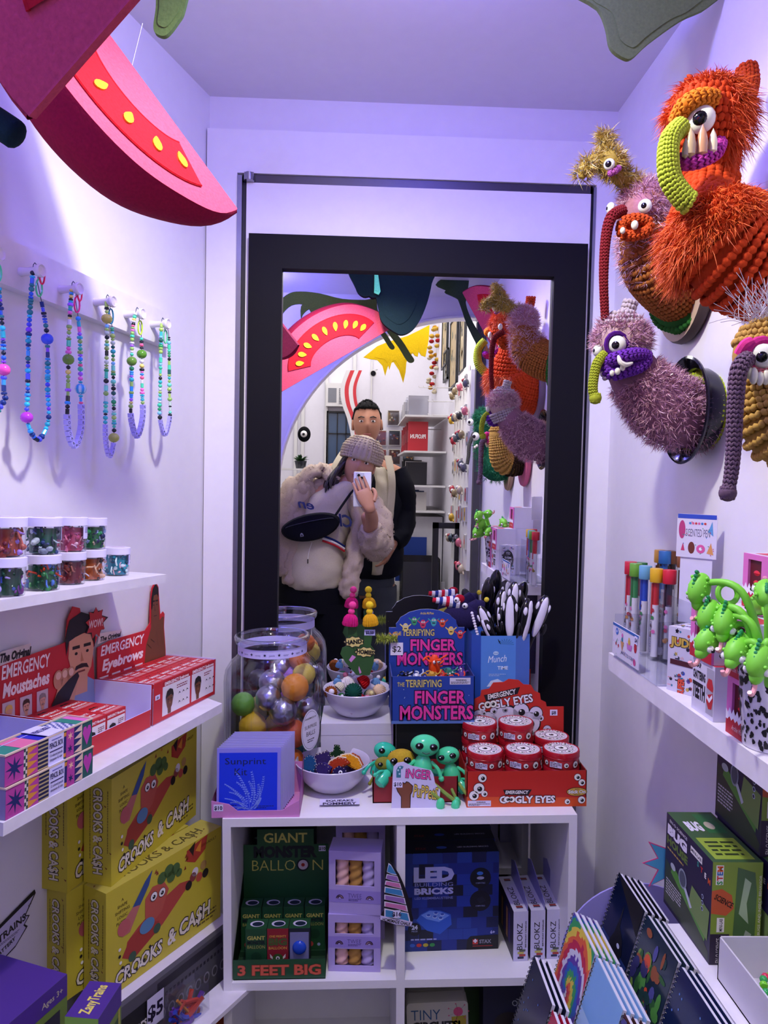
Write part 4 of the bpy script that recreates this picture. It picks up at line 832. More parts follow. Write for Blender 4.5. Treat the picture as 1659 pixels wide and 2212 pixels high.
# card hand sign with two hats
t=thing('card_sign','green card cut as a hand with two raised fingers above the upper bowl','sign',T(*at(ID,775,1458,1,1.497)))
GRN=c('#2f5a2a'); g=G(); k=1/1067
def hp(px,py): return ((px-775)*k,(1458-py)*k)
out=[hp(*q) for q in((770,1458),(745,1430),(734,1412),(738,1398),(752,1392),(750,1370),(750,1348),(768,1346),(770,1372),(774,1392),(784,1390),(786,1352),(800,1350),(802,1372),(800,1392),(808,1402),(807,1430),(799,1458))]
g.prism(out,0,.0012,GRN,FR(0,0,0)); f=FR(0,-.0013,0)
for poly in (((753,1425),(760,1414),(768,1418),(758,1430)),((775,1438),(781,1452),(777,1455),(774,1445))): g.poly(f,[hp(*q) for q in poly],'#d088c8',1)
for a,b in(((760,1392),(766,1410)),((775,1402),(785,1420)),((790,1402),(800,1412)),((770,1430),(795,1425))):
    (u0,v0),(u1,v1)=hp(*a),hp(*b); g.poly(f,[(u0,v0),(u1,v1),(u1+.001,v1),(u0+.001,v0)],'#1a3a18',1)
part('hand_shape',g,t,smooth=False)
g=G()
for cx,cy,tt,rx,ry,rr in((763,1385,'HAND',22,12,.1),(788,1407,'HOMIES',23,11,-.1)):
    u,v=hp(cx,cy); pts=[(u+(rx+2*((i%2)*2-1))*k*cos(2*pi*i/18),v+(ry+1.6*((i%2)*2-1))*k*sin(2*pi*i/18)) for i in range(18)]
    g.prism(pts,.0014,.002,c('#15101a'),FR(0,0,0)); g.prism([(u+(x-u)*.9,v+(y-v)*.88) for x,y in pts],.002,.0022,c('#e0d080'),FR(0,0,0)); g.text(FR(0,-.0023,0),tt,u,v-.004,.0085,'#0c0a10',2,w=rx*1.6*k,bold=.05,rot=rr)
u,v=hp(797,1364); g.prism([(u-.011,v-.006),(u+.011,v-.006),(u+.011,v+.006),(u-.011,v+.006)],.0015,.0019,c('#c8ccff'),FR(0,0,0)); g.text(FR(0,-.002,0),'$2.50',u,v-.003,.006,'#1a1450',1,w=.016,bold=.03)
part('lettering',g,t,'yellow lettered bubbles',smooth=False)
for px,cc,pc,lab in((757,'#d0207a','#f04a9a','magenta knitted hat with pompoms on the left card finger'),(800,'#e0a820','#f0d030','yellow knitted hat with pompoms on the right card finger')):
    p=at(ID,px,1342,1,1.4965); o=beanie(T(*p)@RY(.08 if px<780 else -.1),.0145,cc,pc,lab,None)
    g=G(); g.sph((.001,0,.033),.0082,c(pc,'felt'),12,8); part('pompom',g,o)
# --- glass jar of surprise balls
JC=Vector((-.2475,.205,0)); 
t=thing('glass_jar','large wide-mouthed glass jar filled with silver and coloured wrapped balls','jar',MC@T(*JC))
outp=[(0,.004),(.06,.002),(.078,.002),(.088,.008),(.095,.03),(.0965,.1),(.0965,.19),(.093,.212),(.083,.228),(.072,.238),(.068,.245),(.068,.262),(.072,.266),(.0745,.272),(.0735,.279),(.0685,.281),(.0645,.278),(.0645,.245)]
g=G(); g.tube([(.071*cos(2*pi*i/48),.071*sin(2*pi*i/48),.277) for i in range(48)],.0042,RIM,8,closed=True); g.lathe(outp,THIN,56); g.lathe([(.0645,.245),(.068,.237),(.079,.226),(.089,.211),(.0925,.19),(.0925,.03),(.085,.012),(.05,.008),(0,.010)],THIN,56)
for k in range(10): a=k*2*pi/10; g.tube([(.0968*cos(a),.0968*sin(a),z) for z in(.2,.15,.08,.03)],.0006,THIN,5)
part('glass_body',g,t,ang=60)
g=G(); g.lathe([(.0687,.246),(.0687,.2625)],c('#cfcaff'),48); g.lathe([(.0672,.2625),(.0672,.246)],c('#cfcaff'),48)
for k in range(12):
    a=-pi/2-1.1+k*.2; M1=frame((.0690*cos(a),.0690*sin(a),.2515),(-sin(a),cos(a),0),(0,0,1))
    if k%2: g.poly(M1,starpts(0,.002,.0032,.0015,4+k%3),'#2a2a50',0)
    else: g.text(M1,['crystals','tattoo','candy','jewels','toy','magnet'][k//2],0,0,.0035,'#8a86b8',0,w=.011)
part('neck_band',g,t,'pale paper band round the neck')
g=G(); a=-pi/2+.95; M1=frame((.0975*cos(a),.0975*sin(a),.105),(-sin(a),cos(a),0),(0,0,1))
a2=a
g.disc(M1,0,0,.028,c('#e4e0f4'),1,ry=.04,n=32); g.disc(M1,0,0,.0255,c('#3a3648'),2,ry=.037,n=32); g.disc(M1,0,0,.025,c('#e4e0f4'),3,ry=.0363,n=32)
g.text(M1,'SURPRISE',0,.004,.007,'#2a2438',4,w=.036,bold=0); g.text(M1,'BALLS',0,-.010,.009,'#2a2438',4,w=.026,bold=0); g.text(M1,'HANDMADE BY',0,.022,.0035,'#2a2438',4); g.scrib(M1,-.01,-.024,.01,-.016,'#2a2438',2,4)
part('label_sticker',g,t,'white oval label lettered SURPRISE BALLS',smooth=False)
BG='surprise balls in the glass jar'
def crinkle(r,m,foil):
    g=G(); g.sph((0,0,0),r,m,36,24); Mx=Vector((R.uniform(0,9),)*3)
    for i,v in enumerate(g.v):
        n_=v.normalized(); d=abs(noise.noise(n_*(5 if foil else 2.6)+Mx))*(.07 if foil else .12)+abs(noise.noise(n_*(11 if foil else 6)+Mx))*(.06 if foil else .03)
        g.v[i]=v*(1-d)
    return g
balls=[(525,1521,27,'#5f9a34',0,1.435,'green wrapped ball against the left of the jar'),(546,1568,33,'#d0aa18',0,1.43,'golden yellow ball low at the left of the jar'),(588,1474,31,'#b8b6c4',1,1.455,'upper silver ball in the stack of silver balls'),(580,1508,30,'#b8b6c4',1,1.425,'middle silver ball in the stack of silver balls'),(616,1540,33,'#b4b2c0',1,1.405,'front silver ball, lowest of the silver ones'),
 (653,1489,32,'#e08a14',0,1.42,'amber ball high at the right of the jar'),(657,1593,32,'#c8521c',0,1.41,'orange ball low at the right of the jar'),(602,1600,32,'#c04c18',0,1.425,'orange ball low in the middle of the jar'),(638,1655,31,'#d86a10',0,1.42,'bright orange ball at the very bottom of the jar'),(668,1530,26,'#c4c0cc',1,1.47,'silver ball behind the jar label'),
 (596,1565,26,'#d0b030',0,1.475,'pale yellow ball deep in the middle of the jar'),(667,1455,26,'#d8c050',0,1.51,'yellow ball at the back right of the jar'),(632,1460,26,'#a070c8',0,1.53,'lilac ball at the back of the jar'),(608,1440,27,'#b8b6c4',1,1.535,'silver ball at the top back of the jar'),(668,1420,24,'#c86a30',0,1.54,'orange ball at the top back right of the jar'),
 (560,1470,27,'#34303c',0,1.52,'dark ball at the back left of the jar'),(550,1640,32,'#a8602a',0,1.43,'brown ball at the bottom left of the jar'),(600,1650,30,'#8a3aa0',0,1.47,'purple ball at the bottom of the jar'),(610,1510,28,'#c860c8',0,1.50,'pink-violet ball in the heart of the jar'),(640,1560,28,'#b0aec0',1,1.48,'silver ball in the heart of the jar'),(560,1530,28,'#9a9840',0,1.50,'olive ball in the heart of the jar'),(660,1635,28,'#3a8a6a',0,1.49,'green ball at the bottom right of the jar')]
for px,py,rp,col,fo,Y,lab in balls:
    p=at(ID,px,py,1,Y); r=min(rp*Y/1600,.0285)*.97; q=MC.inverted()@p; dx,dy=q.x-JC.x,q.y-JC.y; dd=hypot(dx,dy); mxd=.0915-r
    if dd>mxd: q.x=JC.x+dx*mxd/dd; q.y=JC.y+dy*mxd/dd
    q.z=max(q.z,r+.011)
    g=crinkle(r,c(col,'foil' if fo else 'paper',None if fo else .6),fo); solo('surprise_ball',g,lab,'ball',MC@T(*q),BG,ang=60)
# --- felt figures
def felt(g,pts,h,m,M,st=None):
    g.prism(pts,-h,h,m,M); cx=sum(p[0] for p in pts)/len(pts);cy=sum(p[1] for p in pts)/len(pts)
    g.prism([(cx+(x-cx)*.8,cy+(y-cy)*.8) for x,y in pts],-h*1.5,h*1.5,m,M)
    for i in range(len(pts)):
        (xa,ya),(xb,yb)=pts[i],pts[(i+1)%len(pts)]
        for q in(.25,.75): g.sph((cx+(xa+(xb-xa)*q-cx)*.88,cy+(ya+(yb-ya)*q-cy)*.88,h*1.4),.0008,st or m,6,4,M)
bx,by=-.1245,.125
for dx,dy,dz,cc,sh,rz,lab in [(-.045,-.005,.048,'#1c4a78','b',-.2,'blue felt figure at the left of the lower bowl'),(-.018,.004,.052,'#33255a','m',.3,'purple felt monster standing at the back of the lower bowl'),(-.016,-.022,.044,'#3a2c6a','b',1.2,'violet felt figure lying at the front of the lower bowl'),(.008,.02,.056,'#15321c','c',.1,'dark green felt cactus in the lower bowl'),(.008,-.012,.048,'#a8381c','t',.5,'red felt figure with cream stitching in the lower bowl'),(.034,-.006,.052,'#d8921c','t',-.5,'yellow felt taco on the right of the lower bowl'),(.014,-.03,.041,'#241c4a','e',.1,'dark violet felt monster with one eye at the bowl front'),(.042,.016,.044,'#b8522c','b',.6,'orange felt figure at the back right of the lower bowl')]:
    g=G(); m=c(cc,'felt'); S={'b':[(-.012,-.014),(.012,-.014),(.013,.004),(.006,.016),(-.004,.017),(-.013,.006)],'m':[(-.014,-.016)]+[(-.014+.0035*k,.012+(.005 if k%2 else 0)) for k in range(9)]+[(.014,-.016)],'c':[(-.005,-.018),(.005,-.018),(.006,0),(.013,-.002),(.015,.006),(.008,.008),(.006,.018),(-.004,.02),(-.007,.008),(-.015,.006),(-.014,-.002),(-.006,-.001)],'t':[(-.024,-.008),(-.02,.004),(-.008,.012),(.01,.012),(.022,.003),(.026,-.008)],'e':[(-.016,-.01),(.016,-.01),(.013,.006),(0,.013),(-.012,.007)]}[sh]
    felt(g,S,.003,m,ID,c('#e8dcc0'))
    if sh=='e': g.sph((.002,0,.006),(.004,.004,.002),c('#f0f0f4','gloss'),8,6); g.sph((.002,0,.008),(.0018,.0018,.001),c('#101018'),6,4)
    if sh=='t': g.tube([(x,y,.0) for x,y in S[:5]],.0028,c('#e8d8b8','felt'),6)
    solo('felt_figure',g,lab,'felt toy',MC@T(bx+dx,by+dy,dz)@FR()@RZ(rz)@RX(-.5),'felt figures in the lower bowl')
g=G(); g.lathe([(0,.012),(.04,.012),(.052,.03),(.03,.034),(0,.036)],c('#30264a','felt'),20); tag(g.build('felt_filling',None,True,40,MC@T(bx,by,0)),'layer of dark felt figures filling the lower bowl','felt toy',kind='stuff')
# small card
g=G(); g.box((-.036,0,0),(.036,.0195,.0012),c('#d4d0ec'),front=c('#2a2450')); tp=TP(0,0,.0012)
g.text(tp,'POMMERY',0,.0005,.007,'#1c1440',2,w=.06,bold=.03); g.text(tp,'SQUEAKS',0,.010,.006,'#1c1440',2,w=.05,bold=.03)
solo('lettered_card',g,'small white lettered card lying in front of the lower bowl','card',MC@T(-.109,.042,.003)@RX(.14)@RZ(.02),smooth=False)
# --- sunprint kits in pink tray
t=thing('pink_tray','open pink card tray holding the blue print kits at the left front of the cabinet','tray',MC@T(-.331,.006,0))
PK=c('#d48ac8'); w=.153; g=G()
g.box((0,0,0),(w,.10,.0015),PK); g.add([(0,0,.0),(0,.10,.0),(0,.10,.085),(0,.05,.035),(0,0,.03)],[(0,1,2,3,4),(4,3,2,1,0)],PK); g.add([(w,0,.0),(w,.10,.0),(w,.10,.085),(w,.03,.05),(w,0,.03)],[(0,1,2,3,4),(4,3,2,1,0)],PK)
g.prism([(0,0),(w,0),(w,.03),(w-.014,.022),(w-.03,.012),(.045,.012),(.03,.024),(0,.03)],0,.0015,PK,FR(0,0,0)); g.box((0,.099,0),(w,.1,.06),PK)
price(g,FR(0,-.0015,0),.012,.018,'$10',.0165,.012,2); part('tray_body',g,t,smooth=False)
for i in range(11):
    g=G(); W2,H2=.112,.115; g.box((0,0,0),(W2,.0022,H2),c('#a8a4e0' if i else '#8f8ae8','plastic'))
    f=FR(0,0,0)
    if i==0:
        g.rect(f,.004,.004,W2-.006,H2-.008,c('#0b34e0'),1)
        g.text(f,'Sunprint',.05,.087,.0115,'#101c50',2,w=.072,bold=.0); g.text(f,'Kit',.042,.068,.0125,'#101c50',2,w=.022,bold=.0)
        LC=c('#7f9cf8')
        def sprig(u,v,a,l,n):
            for k in range(n):
                q=k/n; uu=u+l*q*cos(a+q*.35);vv=v+l*q*sin(a+q*.35); g.poly(f,[(uu,vv),(uu+.0007,vv),(uu+l/n*cos(a)+.0005,vv+l/n*sin(a)),(uu+l/n*cos(a),vv+l/n*sin(a))],LC,2)
                if q>.2:
                    for e in(-1,1): g.disc(f,uu+e*.003*(1.2-q),vv+.001,.0016*(1.2-q*.6),LC,2,ry=.001,n=6)
        for a,l in((2.35,.05),(2.0,.066),(1.6,.075),(1.2,.07),(.85,.066),(2.6,.03),(.5,.03)): sprig(.058,.006,a,l,18); sprig(.058+l*.3*cos(a),.006+l*.3*sin(a),a+.35,l*.5,9)
        g.scrib(f,.008,.010,.035,.018,'#1a2a80',2,2); g.scrib(f,.07,.010,.1,.016,'#1a2a80',2,2)
    solo('print_kit',g,'foremost blue sun print kit showing its full cover' if i==0 else 'pale packet of the print kits stacked behind the front one','kit',MC@T(-.324+.0018*i,.012+i*.0072,.002+.0004*i)@RX(-.10),'print kits in the pink tray' if i==0 else 'print kit packets behind the front one',smooth=False)
# --- red tray with alien finger puppets
t=thing('red_tray','open red box holding shiny green plush finger puppets','tray',MC@T(-.049,.056,0))
RT_=c('#8f2028'); g=G(); w=.156; g.box((0,0,0),(w,.002,.048),RT_); g.box((0,0,0),(.002,.085,.048),RT_); g.box((w-.002,0,0),(w,.085,.048),RT_); g.box((0,.083,0),(w,.085,.048),RT_); g.box((0,0,0),(w,.085,.002),RT_); part('tray_body',g,t,smooth=False)
def alien(M,col,label,s=1,legs=True,bee=False,lx=0):
    t=thing('plush_finger_puppet',label,'finger puppet',M,'plush finger puppets in the red box'); m=c(col,'gloss' if not bee else 'felt')
    g=G(); g.sph((0,0,0),(.0235*s,.017*s,.017*s),m,20,14); part('head',g,t)
    g=G(); g.lathe([(.006*s,-.014*s),(.012*s,-.022*s),(.017*s,-.036*s),(.016*s,-.05*s),(.008*s,-.056*s),(0,-.057*s)],m,16); part('body',g,t)
    for e in(-1,1):
        g=G(); g.sph((e*.011*s,-.0148*s,.003*s),(.0068*s,.003*s,.0055*s),c('#08080e','gloss'),12,8,); g.sph((e*.011*s-.002*s,-.0175*s,.005*s),(.0014*s,.0008*s,.0014*s),c('#f0f0f8','gloss'),6,4); part('eye',g,t)
        g=G(); g.tube(bez([(e*.013*s,0,-.026*s),(e*.024*s,-.006*s,-.034*s),(e*.03*s,-.01*s,-.046*s)],4),.0032*s,m,8); g.sph((e*.031*s,-.01*s,-.048*s),.0048*s,m,8,6); part('arm',g,t)
        if legs: g=G(); g.tube(bez([(e*.007*s,-.004*s,-.05*s),(e*.010*s+.006*s+lx*.5,-.02*s,-.062*s),(e*.012*s+.012*s+lx,-.026*s,-.075*s)],4),.0032*s,c('#8aa850','felt'),8); g.sph((e*.012*s+.013*s+lx,-.028*s,-.081*s),(.007*s,.007*s,.010*s),m,10,8); part('leg',g,t)
    g=G(); g.tube([(-.006*s,-.0165*s,-.006*s),(0,-.0172*s,-.0082*s),(.006*s,-.0165*s,-.006*s)],.0006*s,c('#10202a'),5); part('mouth',g,t); return t
AL=[(918,1610,1.335,'#4fdc9c','tallest shiny green alien puppet with crossed legs over the tray edge',1.15,True,.1,False),(967,1632,1.345,'#48d090','shiny green alien puppet facing right at the right of the red box',.95,True,-.25,False),(832,1622,1.37,'#2fc09a','teal alien puppet at the back left of the red box',.95,False,.3,False),(866,1640,1.345,'#c0a030','yellow felt bee puppet with dark stripes',1.1,False,-.1,True),(830,1650,1.35,'#8a8a34','olive felt puppet at the left of the red box',.75,False,.1,True),(850,1655,1.345,'#3fd0a0','mint alien puppet behind the finger puppets card',.8,False,.9,False),(975,1672,1.35,'#3fc890','green alien puppet low at the right of the red box',.75,False,-.9,False)]
for px,py,Y,col,lab,s,lg,rz,bee in AL: p=at(ID,px,py,1,Y); alien(T(*p)@RZ(rz*.6)@RY(rz),col,lab,s,lg,bee,.034 if px==918 else 0)
g=G()
g.box((.004,.004,.0025),(.152,.081,.03),c('#2f8a6a','felt')); tag(g.build('puppet_filling',None,False,40,MC@T(-.049,.056,0)),'layer of green plush puppets filling the red box','finger puppet',kind='stuff')
k=1/1225
t=thing('card_sign','hand-drawn white card lettered FINGER PUPPETS with a brown fist, propped on the red box','sign',MC@T(.0,.036,0)@RX(-.1))
g=G(); hp=lambda px,py:((px-903)*k+.03,(1742-py)*k)
out=[hp(*q) for q in((847,1742),(850,1670),(852,1652),(860,1644),(874,1642),(890,1650),(935,1661),(940,1670),(944,1690),(955,1704),(952,1742))]
g.prism(out,0,.001,c('#d0ccee'),FR()); f=FR(0,-.0011,0)
g.poly(f,[hp(*q) for q in((868,1742),(868,1718),(860,1706),(857,1697),(862,1692),(869,1694),(870,1685),(877,1688),(880,1684),(886,1686),(889,1689),(895,1694),(894,1706),(890,1714),(889,1742))],'#241612',1)
g.poly(f,[hp(*q) for q in((869.5,1742),(869.5,1718),(862,1706),(859,1698),(863,1694),(870,1696),(872,1687),(877,1690),(881,1686),(886,1688),(889,1691),(893,1695),(892,1706),(888,1713),(887.5,1742))],'#7a4630',2)
g.poly(f,[hp(*q) for q in((858,1676),(858,1660),(862,1652),(868,1650),(874,1652),(871,1658),(868,1657),(868,1676))],'#3a7a90',1); 
for u,v in((862,1660),(866,1654),(865,1668)): uu,vv=hp(u,v); g.disc(f,uu,vv,.0018,'#b8d8e8',2,n=8)
u,v=hp(906,1667); g.text(f,'iNGER',u,v-.009,.016,'#e04aa0',3,w=.046,bold=.02,edge='#2a1430',ew=.03,rot=-.09)
u,v=hp(921,1706); g.text(f,'PuPPetS',u,v-.012,.022,'#dcc050',3,w=.044,bold=.01,edge='#2a1a20',ew=.04,rot=-.14)
u,v=hp(861,1690); price(g,f,u,v,'$10',.017,.012,4)
part('card',g,t,smooth=False)
# ================================================================ CABINET CELLS (local frame of the cabinet)
SZ=-.2955+.0003
# giant monster balloon display
x0=-.296; w=.163; GN=c('#1f5030'); GD=c('#163a26'); IN=c('#1c3a28')
t=thing('counter_display','green counter display box of balloons lettered 3 FEET BIG in the left cubby','display box',MC@T(x0,.008,SZ))
g=G(); D=.125; g.box((0,0,0),(w,.0015,.036),IN,front=GN); g.add([(0,0,0),(0,D,0),(0,D,.13),(0,0,.036)],[(0,1,2,3),(3,2,1,0)],GD); g.add([(w,0,0),(w,D,0),(w,D,.13),(w,0,.036)],[(0,1,2,3),(3,2,1,0)],GD); g.box((0,0,0),(w,D,.0015),IN)
f=FR(); g.text(f,'3 FEET BIG',w/2,.009,.018,'#d8604a',3,w=.145,bold=.03,edge='#8a2a20',ew=.03); part('tray',g,t,'green tray lettered 3 FEET BIG',smooth=False)
g=G(); hf=FR(0,D,0); g.prism([(0,0),(w,0),(w,.182),(w-.028,.182),(w-.028,.212),(.026,.212),(.026,.182),(0,.182)],0,.0015,GN,hf); M1=hf@T(0,0,.0016)
g.text(M1,'GIANT',w*.5-.001,.1865,.019,'#c8c060',2,w=.083,bold=.02); g.text(M1,'MONSTER',w*.5-.002,.158,.021,'#0c1420',2,w=.118,bold=.06)
g.text(M1,'BALLO',w*.355,.131,.022,'#c8c060',2,w=.083,bold=-.012); g.text(M1,'N',w*.875,.131,.022,'#c8c060',2,w=.02,bold=-.012); g.disc(M1,w*.70,.142,.0125,'#0c1420',2); g.disc(M1,w*.70,.142,.0095,'#c8b8c8',3); g.disc(M1,w*.70,.142,.0035,'#a02020',4)
price(g,M1,w-.012,.174,'$10',.013,.011,3); part('header_card',g,t,'green header card',smooth=False)
def balloon_box(M,label,kind,group):
    g=G(); a,b,h=.0375,.03,.082; col={'g':'#1a4a2c','r':'#8a1c2c','b':'#1c2430'}[kind]; g.box((0,0,0),(a,b,h),c(col),top=c('#1a4a2c')); f=FR(); tp=TP(0,0,h)
    g.disc(tp,a/2,b/2,.0125,c('#c8c4dc'),1,ry=.009); g.disc(tp,a/2+.001,b/2-.001,.0095,c('#10203a'),2,ry=.0065)
    if kind=='g':
        g.text(f,'GIANT',a/2,.062,.007,'#b8b058',1,w=.031,bold=.03); g.text(f,'MONSTER',a/2,.054,.006,'#0c1420',1,w=.031,bold=.05); g.text(f,'BALLOON',a/2,.046,.006,'#b8b058',1,w=.031,bold=-.01)
        g.disc(f,a/2,.03,.0095,'#123a24',1); g.disc(f,.011,.011,.005,'#b04040',1); g.disc(f,.026,.010,.003,'#9aa8c8',1)
    elif kind=='r':
        g.text(f,'ONE MIGHTY',a/2,.066,.004,'#d8a040',1,w=.03,bold=.02); g.text(f,'BIG',a/2,.052,.012,'#4a5a2c',1,w=.031,bold=.06); g.text(f,'BALLOON',a/2,.044,.005,'#d8a040',1,w=.032,bold=.01)
        g.disc(f,a/2,.026,.010,'#3a5a24',1); g.eye(f,a/2,.028,.0035,2,0,0)
        for e in(-1,1): g.poly(f,[(a/2+e*.009,.03),(a/2+e*.014,.036),(a/2+e*.0135,.029),(a/2+e*.009,.026)],'#d8d0c8',2)
    else:
        g.rect(f,.002,.02,a-.002,.075,c('#7a7ca8'),1); g.text(f,'WARNING:',a/2,.0135,.003,'#15101a',2); 
    if kind=='b': g.rect(f,.001,.001,a-.001,.019,c('#c8c4e8'),1); g.scrib(f,.003,.002,a-.003,.012,'#3a3460',3,2)
    o=solo('balloon_box',g,label,'box',M,group,smooth=False)
    if kind=='b':
        g=G(); g.sph((a/2,-.001,.047),(.0125,.006,.0125),c('#1c48c0','gloss')); part('balloon',g,o,'blue balloon in the window')
    return o
for i,(k,lab) in enumerate([('g','green balloon box first in the front row'),('r','red balloon box in the middle of the front row'),('b','balloon box with a blue balloon in its window, front row right')]): balloon_box(MC@T(x0+.020+i*.0385,.022,SZ+.002),lab,k,'small balloon boxes')
for i,nm in enumerate(('far left','second from the left','third from the left','far right')): balloon_box(MC@T(x0+.004+i*.0392,.072,SZ+.012),'raised back-row green balloon box at the '+nm,'g','small balloon boxes')
g=G(); g.box((0,0,0),(.158,.052,.010),GD); solo('display_step',g,'dark green step inside the balloon display','step',MC@T(x0+.0025,.069,SZ+.0017),smooth=False)
def stem_box(M,w,d,h,label,group='science kit boxes'):
    g=G(); NV=c('#221a3c'); LG=c('#7f9a34'); g.box((0,0,0),(w,d,h),NV,top=c('#3a5a34'),front=LG,left=NV); f=FR(); lf=LS(0,d,0); tp=TP(0,0,h)
    # front (short green face with window)
    g.rect(f,0,0,w*.38,h*.3,c('#2a1c34'),1); g.text(f,'EN-O SCIENCE',w*.17,h*.14,w*.1,'#d8d4c8',2,w=h*.24,rot=pi/2); g.rect(f,w*.12,h*.32,w*.27,h*.46,c('#e8e4dc'),2); g.text(f,'MINI-LAB',w*.2,h*.39-.0,w*.07,'#15101a',3,w=h*.12,rot=pi/2)
    g.poly(f,[(0,h*.5),(w*.3,h*.48),(w*.45,h*.55),(w*.4,h*.68),(w*.2,h*.74),(0,h*.72)],'#c0562c',1); g.text(f,'SCIENCE',w*.22,h*.6,w*.11,'#2a1208',2,w=w*.4,rot=-.5,bold=.03)
    g.rect(f,w*.07,h*.78,w*.22,h*.97,c('#ece8e0'),1)
    for j,(ch,cc) in enumerate(zip('STEM',('#3a9a4a','#c8302c','#2a6ab0','#d8581c'))): g.text(f,ch,w*.145,h*(.80+.045*j),w*.11,cc,2,rot=pi/2,bold=.04)
    g.poly(f,[(w*.45,h*.3),(w*.5,h*.95),(w*.85,h*.9),(w*.9,h*.7),(w*.88,h*.1),(w*.5,h*.05)],c('#4a6a3c','gloss'),1); g.poly(f,[(w*.55,h*.5),(w*.65,h*.85),(w*.78,h*.8),(w*.7,h*.6),(w*.75,h*.4)],c('#a0b890','gloss'),2); g.poly(f,[(w*.58,h*.12),(w*.7,h*.34),(w*.82,h*.3),(w*.66,h*.1)],c('#9aa890','gloss'),2)
    g.text(f,'WATCH THE BUGS AND INSECT BEHAVIOR',w*.96,h*.45,w*.05,'#d8d4c0',2,w=h*.85,rot=pi/2)
    # left (broad face)
    g.text(lf,'EN-O SCIENCE',d*.28,h*.93,h*.03,'#c8c4d0',1,w=d*.4,bold=.02); g.rect(lf,d*.56,h*.86,d*.8,h*.93,c('#e8e4e0'),1); g.text(lf,'MINI-LAB',d*.68,h*.88,h*.032,'#241c3c',2,w=d*.21)
    g.text(lf,'BUG',d*.26,h*.8,h*.095,'#e4dff0',1,w=d*.42,bold=.07); g.text(lf,'HOUSE',d*.27,h*.69,h*.08,'#5f7a30',1,w=d*.46,bold=.05); g.scrib(lf,d*.05,h*.62,d*.6,h*.66,'#b89a50',1,1)
    for j,(ch,cc) in enumerate(zip('STEM',('#3a9a8a','#c8302c','#e8e4e0','#d8581c'))): g.text(lf,ch,d*(.72+.075*j),h*.8-j*.002,h*.05,cc,1,bold=.05)
    g.poly(lf,[(d*.02,h*.5),(d*.5,h*.38),(d*.98,h*.1),(d*.98,h*.02),(d*.02,h*.04)],c('#2f3a28'),1); g.poly(lf,[(d*.15,h*.42),(d*.9,h*.16),(d*.92,h*.26),(d*.2,h*.52)],'#4f8a30',2); g.poly(lf,[(d*.55,h*.3),(d*.95,h*.2),(d*.98,h*.5),(d*.62,h*.55)],'#6f8a4a',3)
    g.poly(lf,circ(d*.42,h*.5,d*.09,h*.1,16),'#8a94a0',3); g.poly(lf,circ(d*.42,h*.5,d*.07,h*.08,16),'#4a5060',4); g.poly(lf,[(d*.46,h*.42),(d*.6,h*.3),(d*.64,h*.33),(d*.5,h*.45)],'#b8c0c8',4); g.disc(lf,d*.2,h*.5,h*.06,'#a8b0b8',3,ry=h*.035)
    for j in range(3): g.disc(lf,d*.84,h*(.45+.06*j),h*.022,'#b8c4e0',4); g.disc(lf,d*.84,h*(.45+.06*j),h*.015,'#221a3c',5)
    g.scrib(lf,d*.05,h*.14,d*.4,h*.32,'#b8b4c0',6,2)
    # top
    g.text(tp,'BUG',w*.3,d*.6,d*.18,'#e4dff0',1,w=w*.3,bold=.06,rot=.0); g.rect(tp,w*.1,d*.05,w*.9,d*.45,c('#8fa838'),1); g.scrib(tp,w*.2,d*.1,w*.8,d*.4,'#2a3a18',4,2); g.rect(tp,w*.5,d*.55,w*.9,d*.95,c('#2a6a3a'),1); g.disc(tp,w*.65,d*.7,w*.1,'#b8b0a0',2,ry=d*.08)
    return solo('science_kit_box',g,label,'box',M,group,smooth=False)
p=mc(534,1862,1,.19)
g=G(); h=.245; w_=.125; g.box((0,0,0),(w_,.06,h),c('#1c1830')); f=FR(); g.text(f,'EN-O SCIENCE',.02,h*.9,.006,'#b8b4c8',1,w=.03); g.text(f,'BUG',.022,h*.79,.018,'#d4d0e8',1,w=.034,bold=.08); g.poly(f,[(.002,h*.66),(.02,h*.63),(.04,h*.66),(.02,h*.7)],'#8a8e94',1)
tp=TP(0,0,h); g.rect(tp,.012,.004,.12,.05,c('#20401f'),1); g.poly(tp,[(.03,.01),(.06,.04),(.05,.045)],'#8a9a70',2); g.disc(tp,.08,.025,.012,'#6a7a5a',2); g.text(tp,'TAG',.112,.02,.008,'#c8c4d8',3,rot=1.4)
solo('science_kit_box',g,'dark science kit box behind the green balloon display','box',MC@T(-.288,.20,SZ),'science kit boxes',smooth=False)
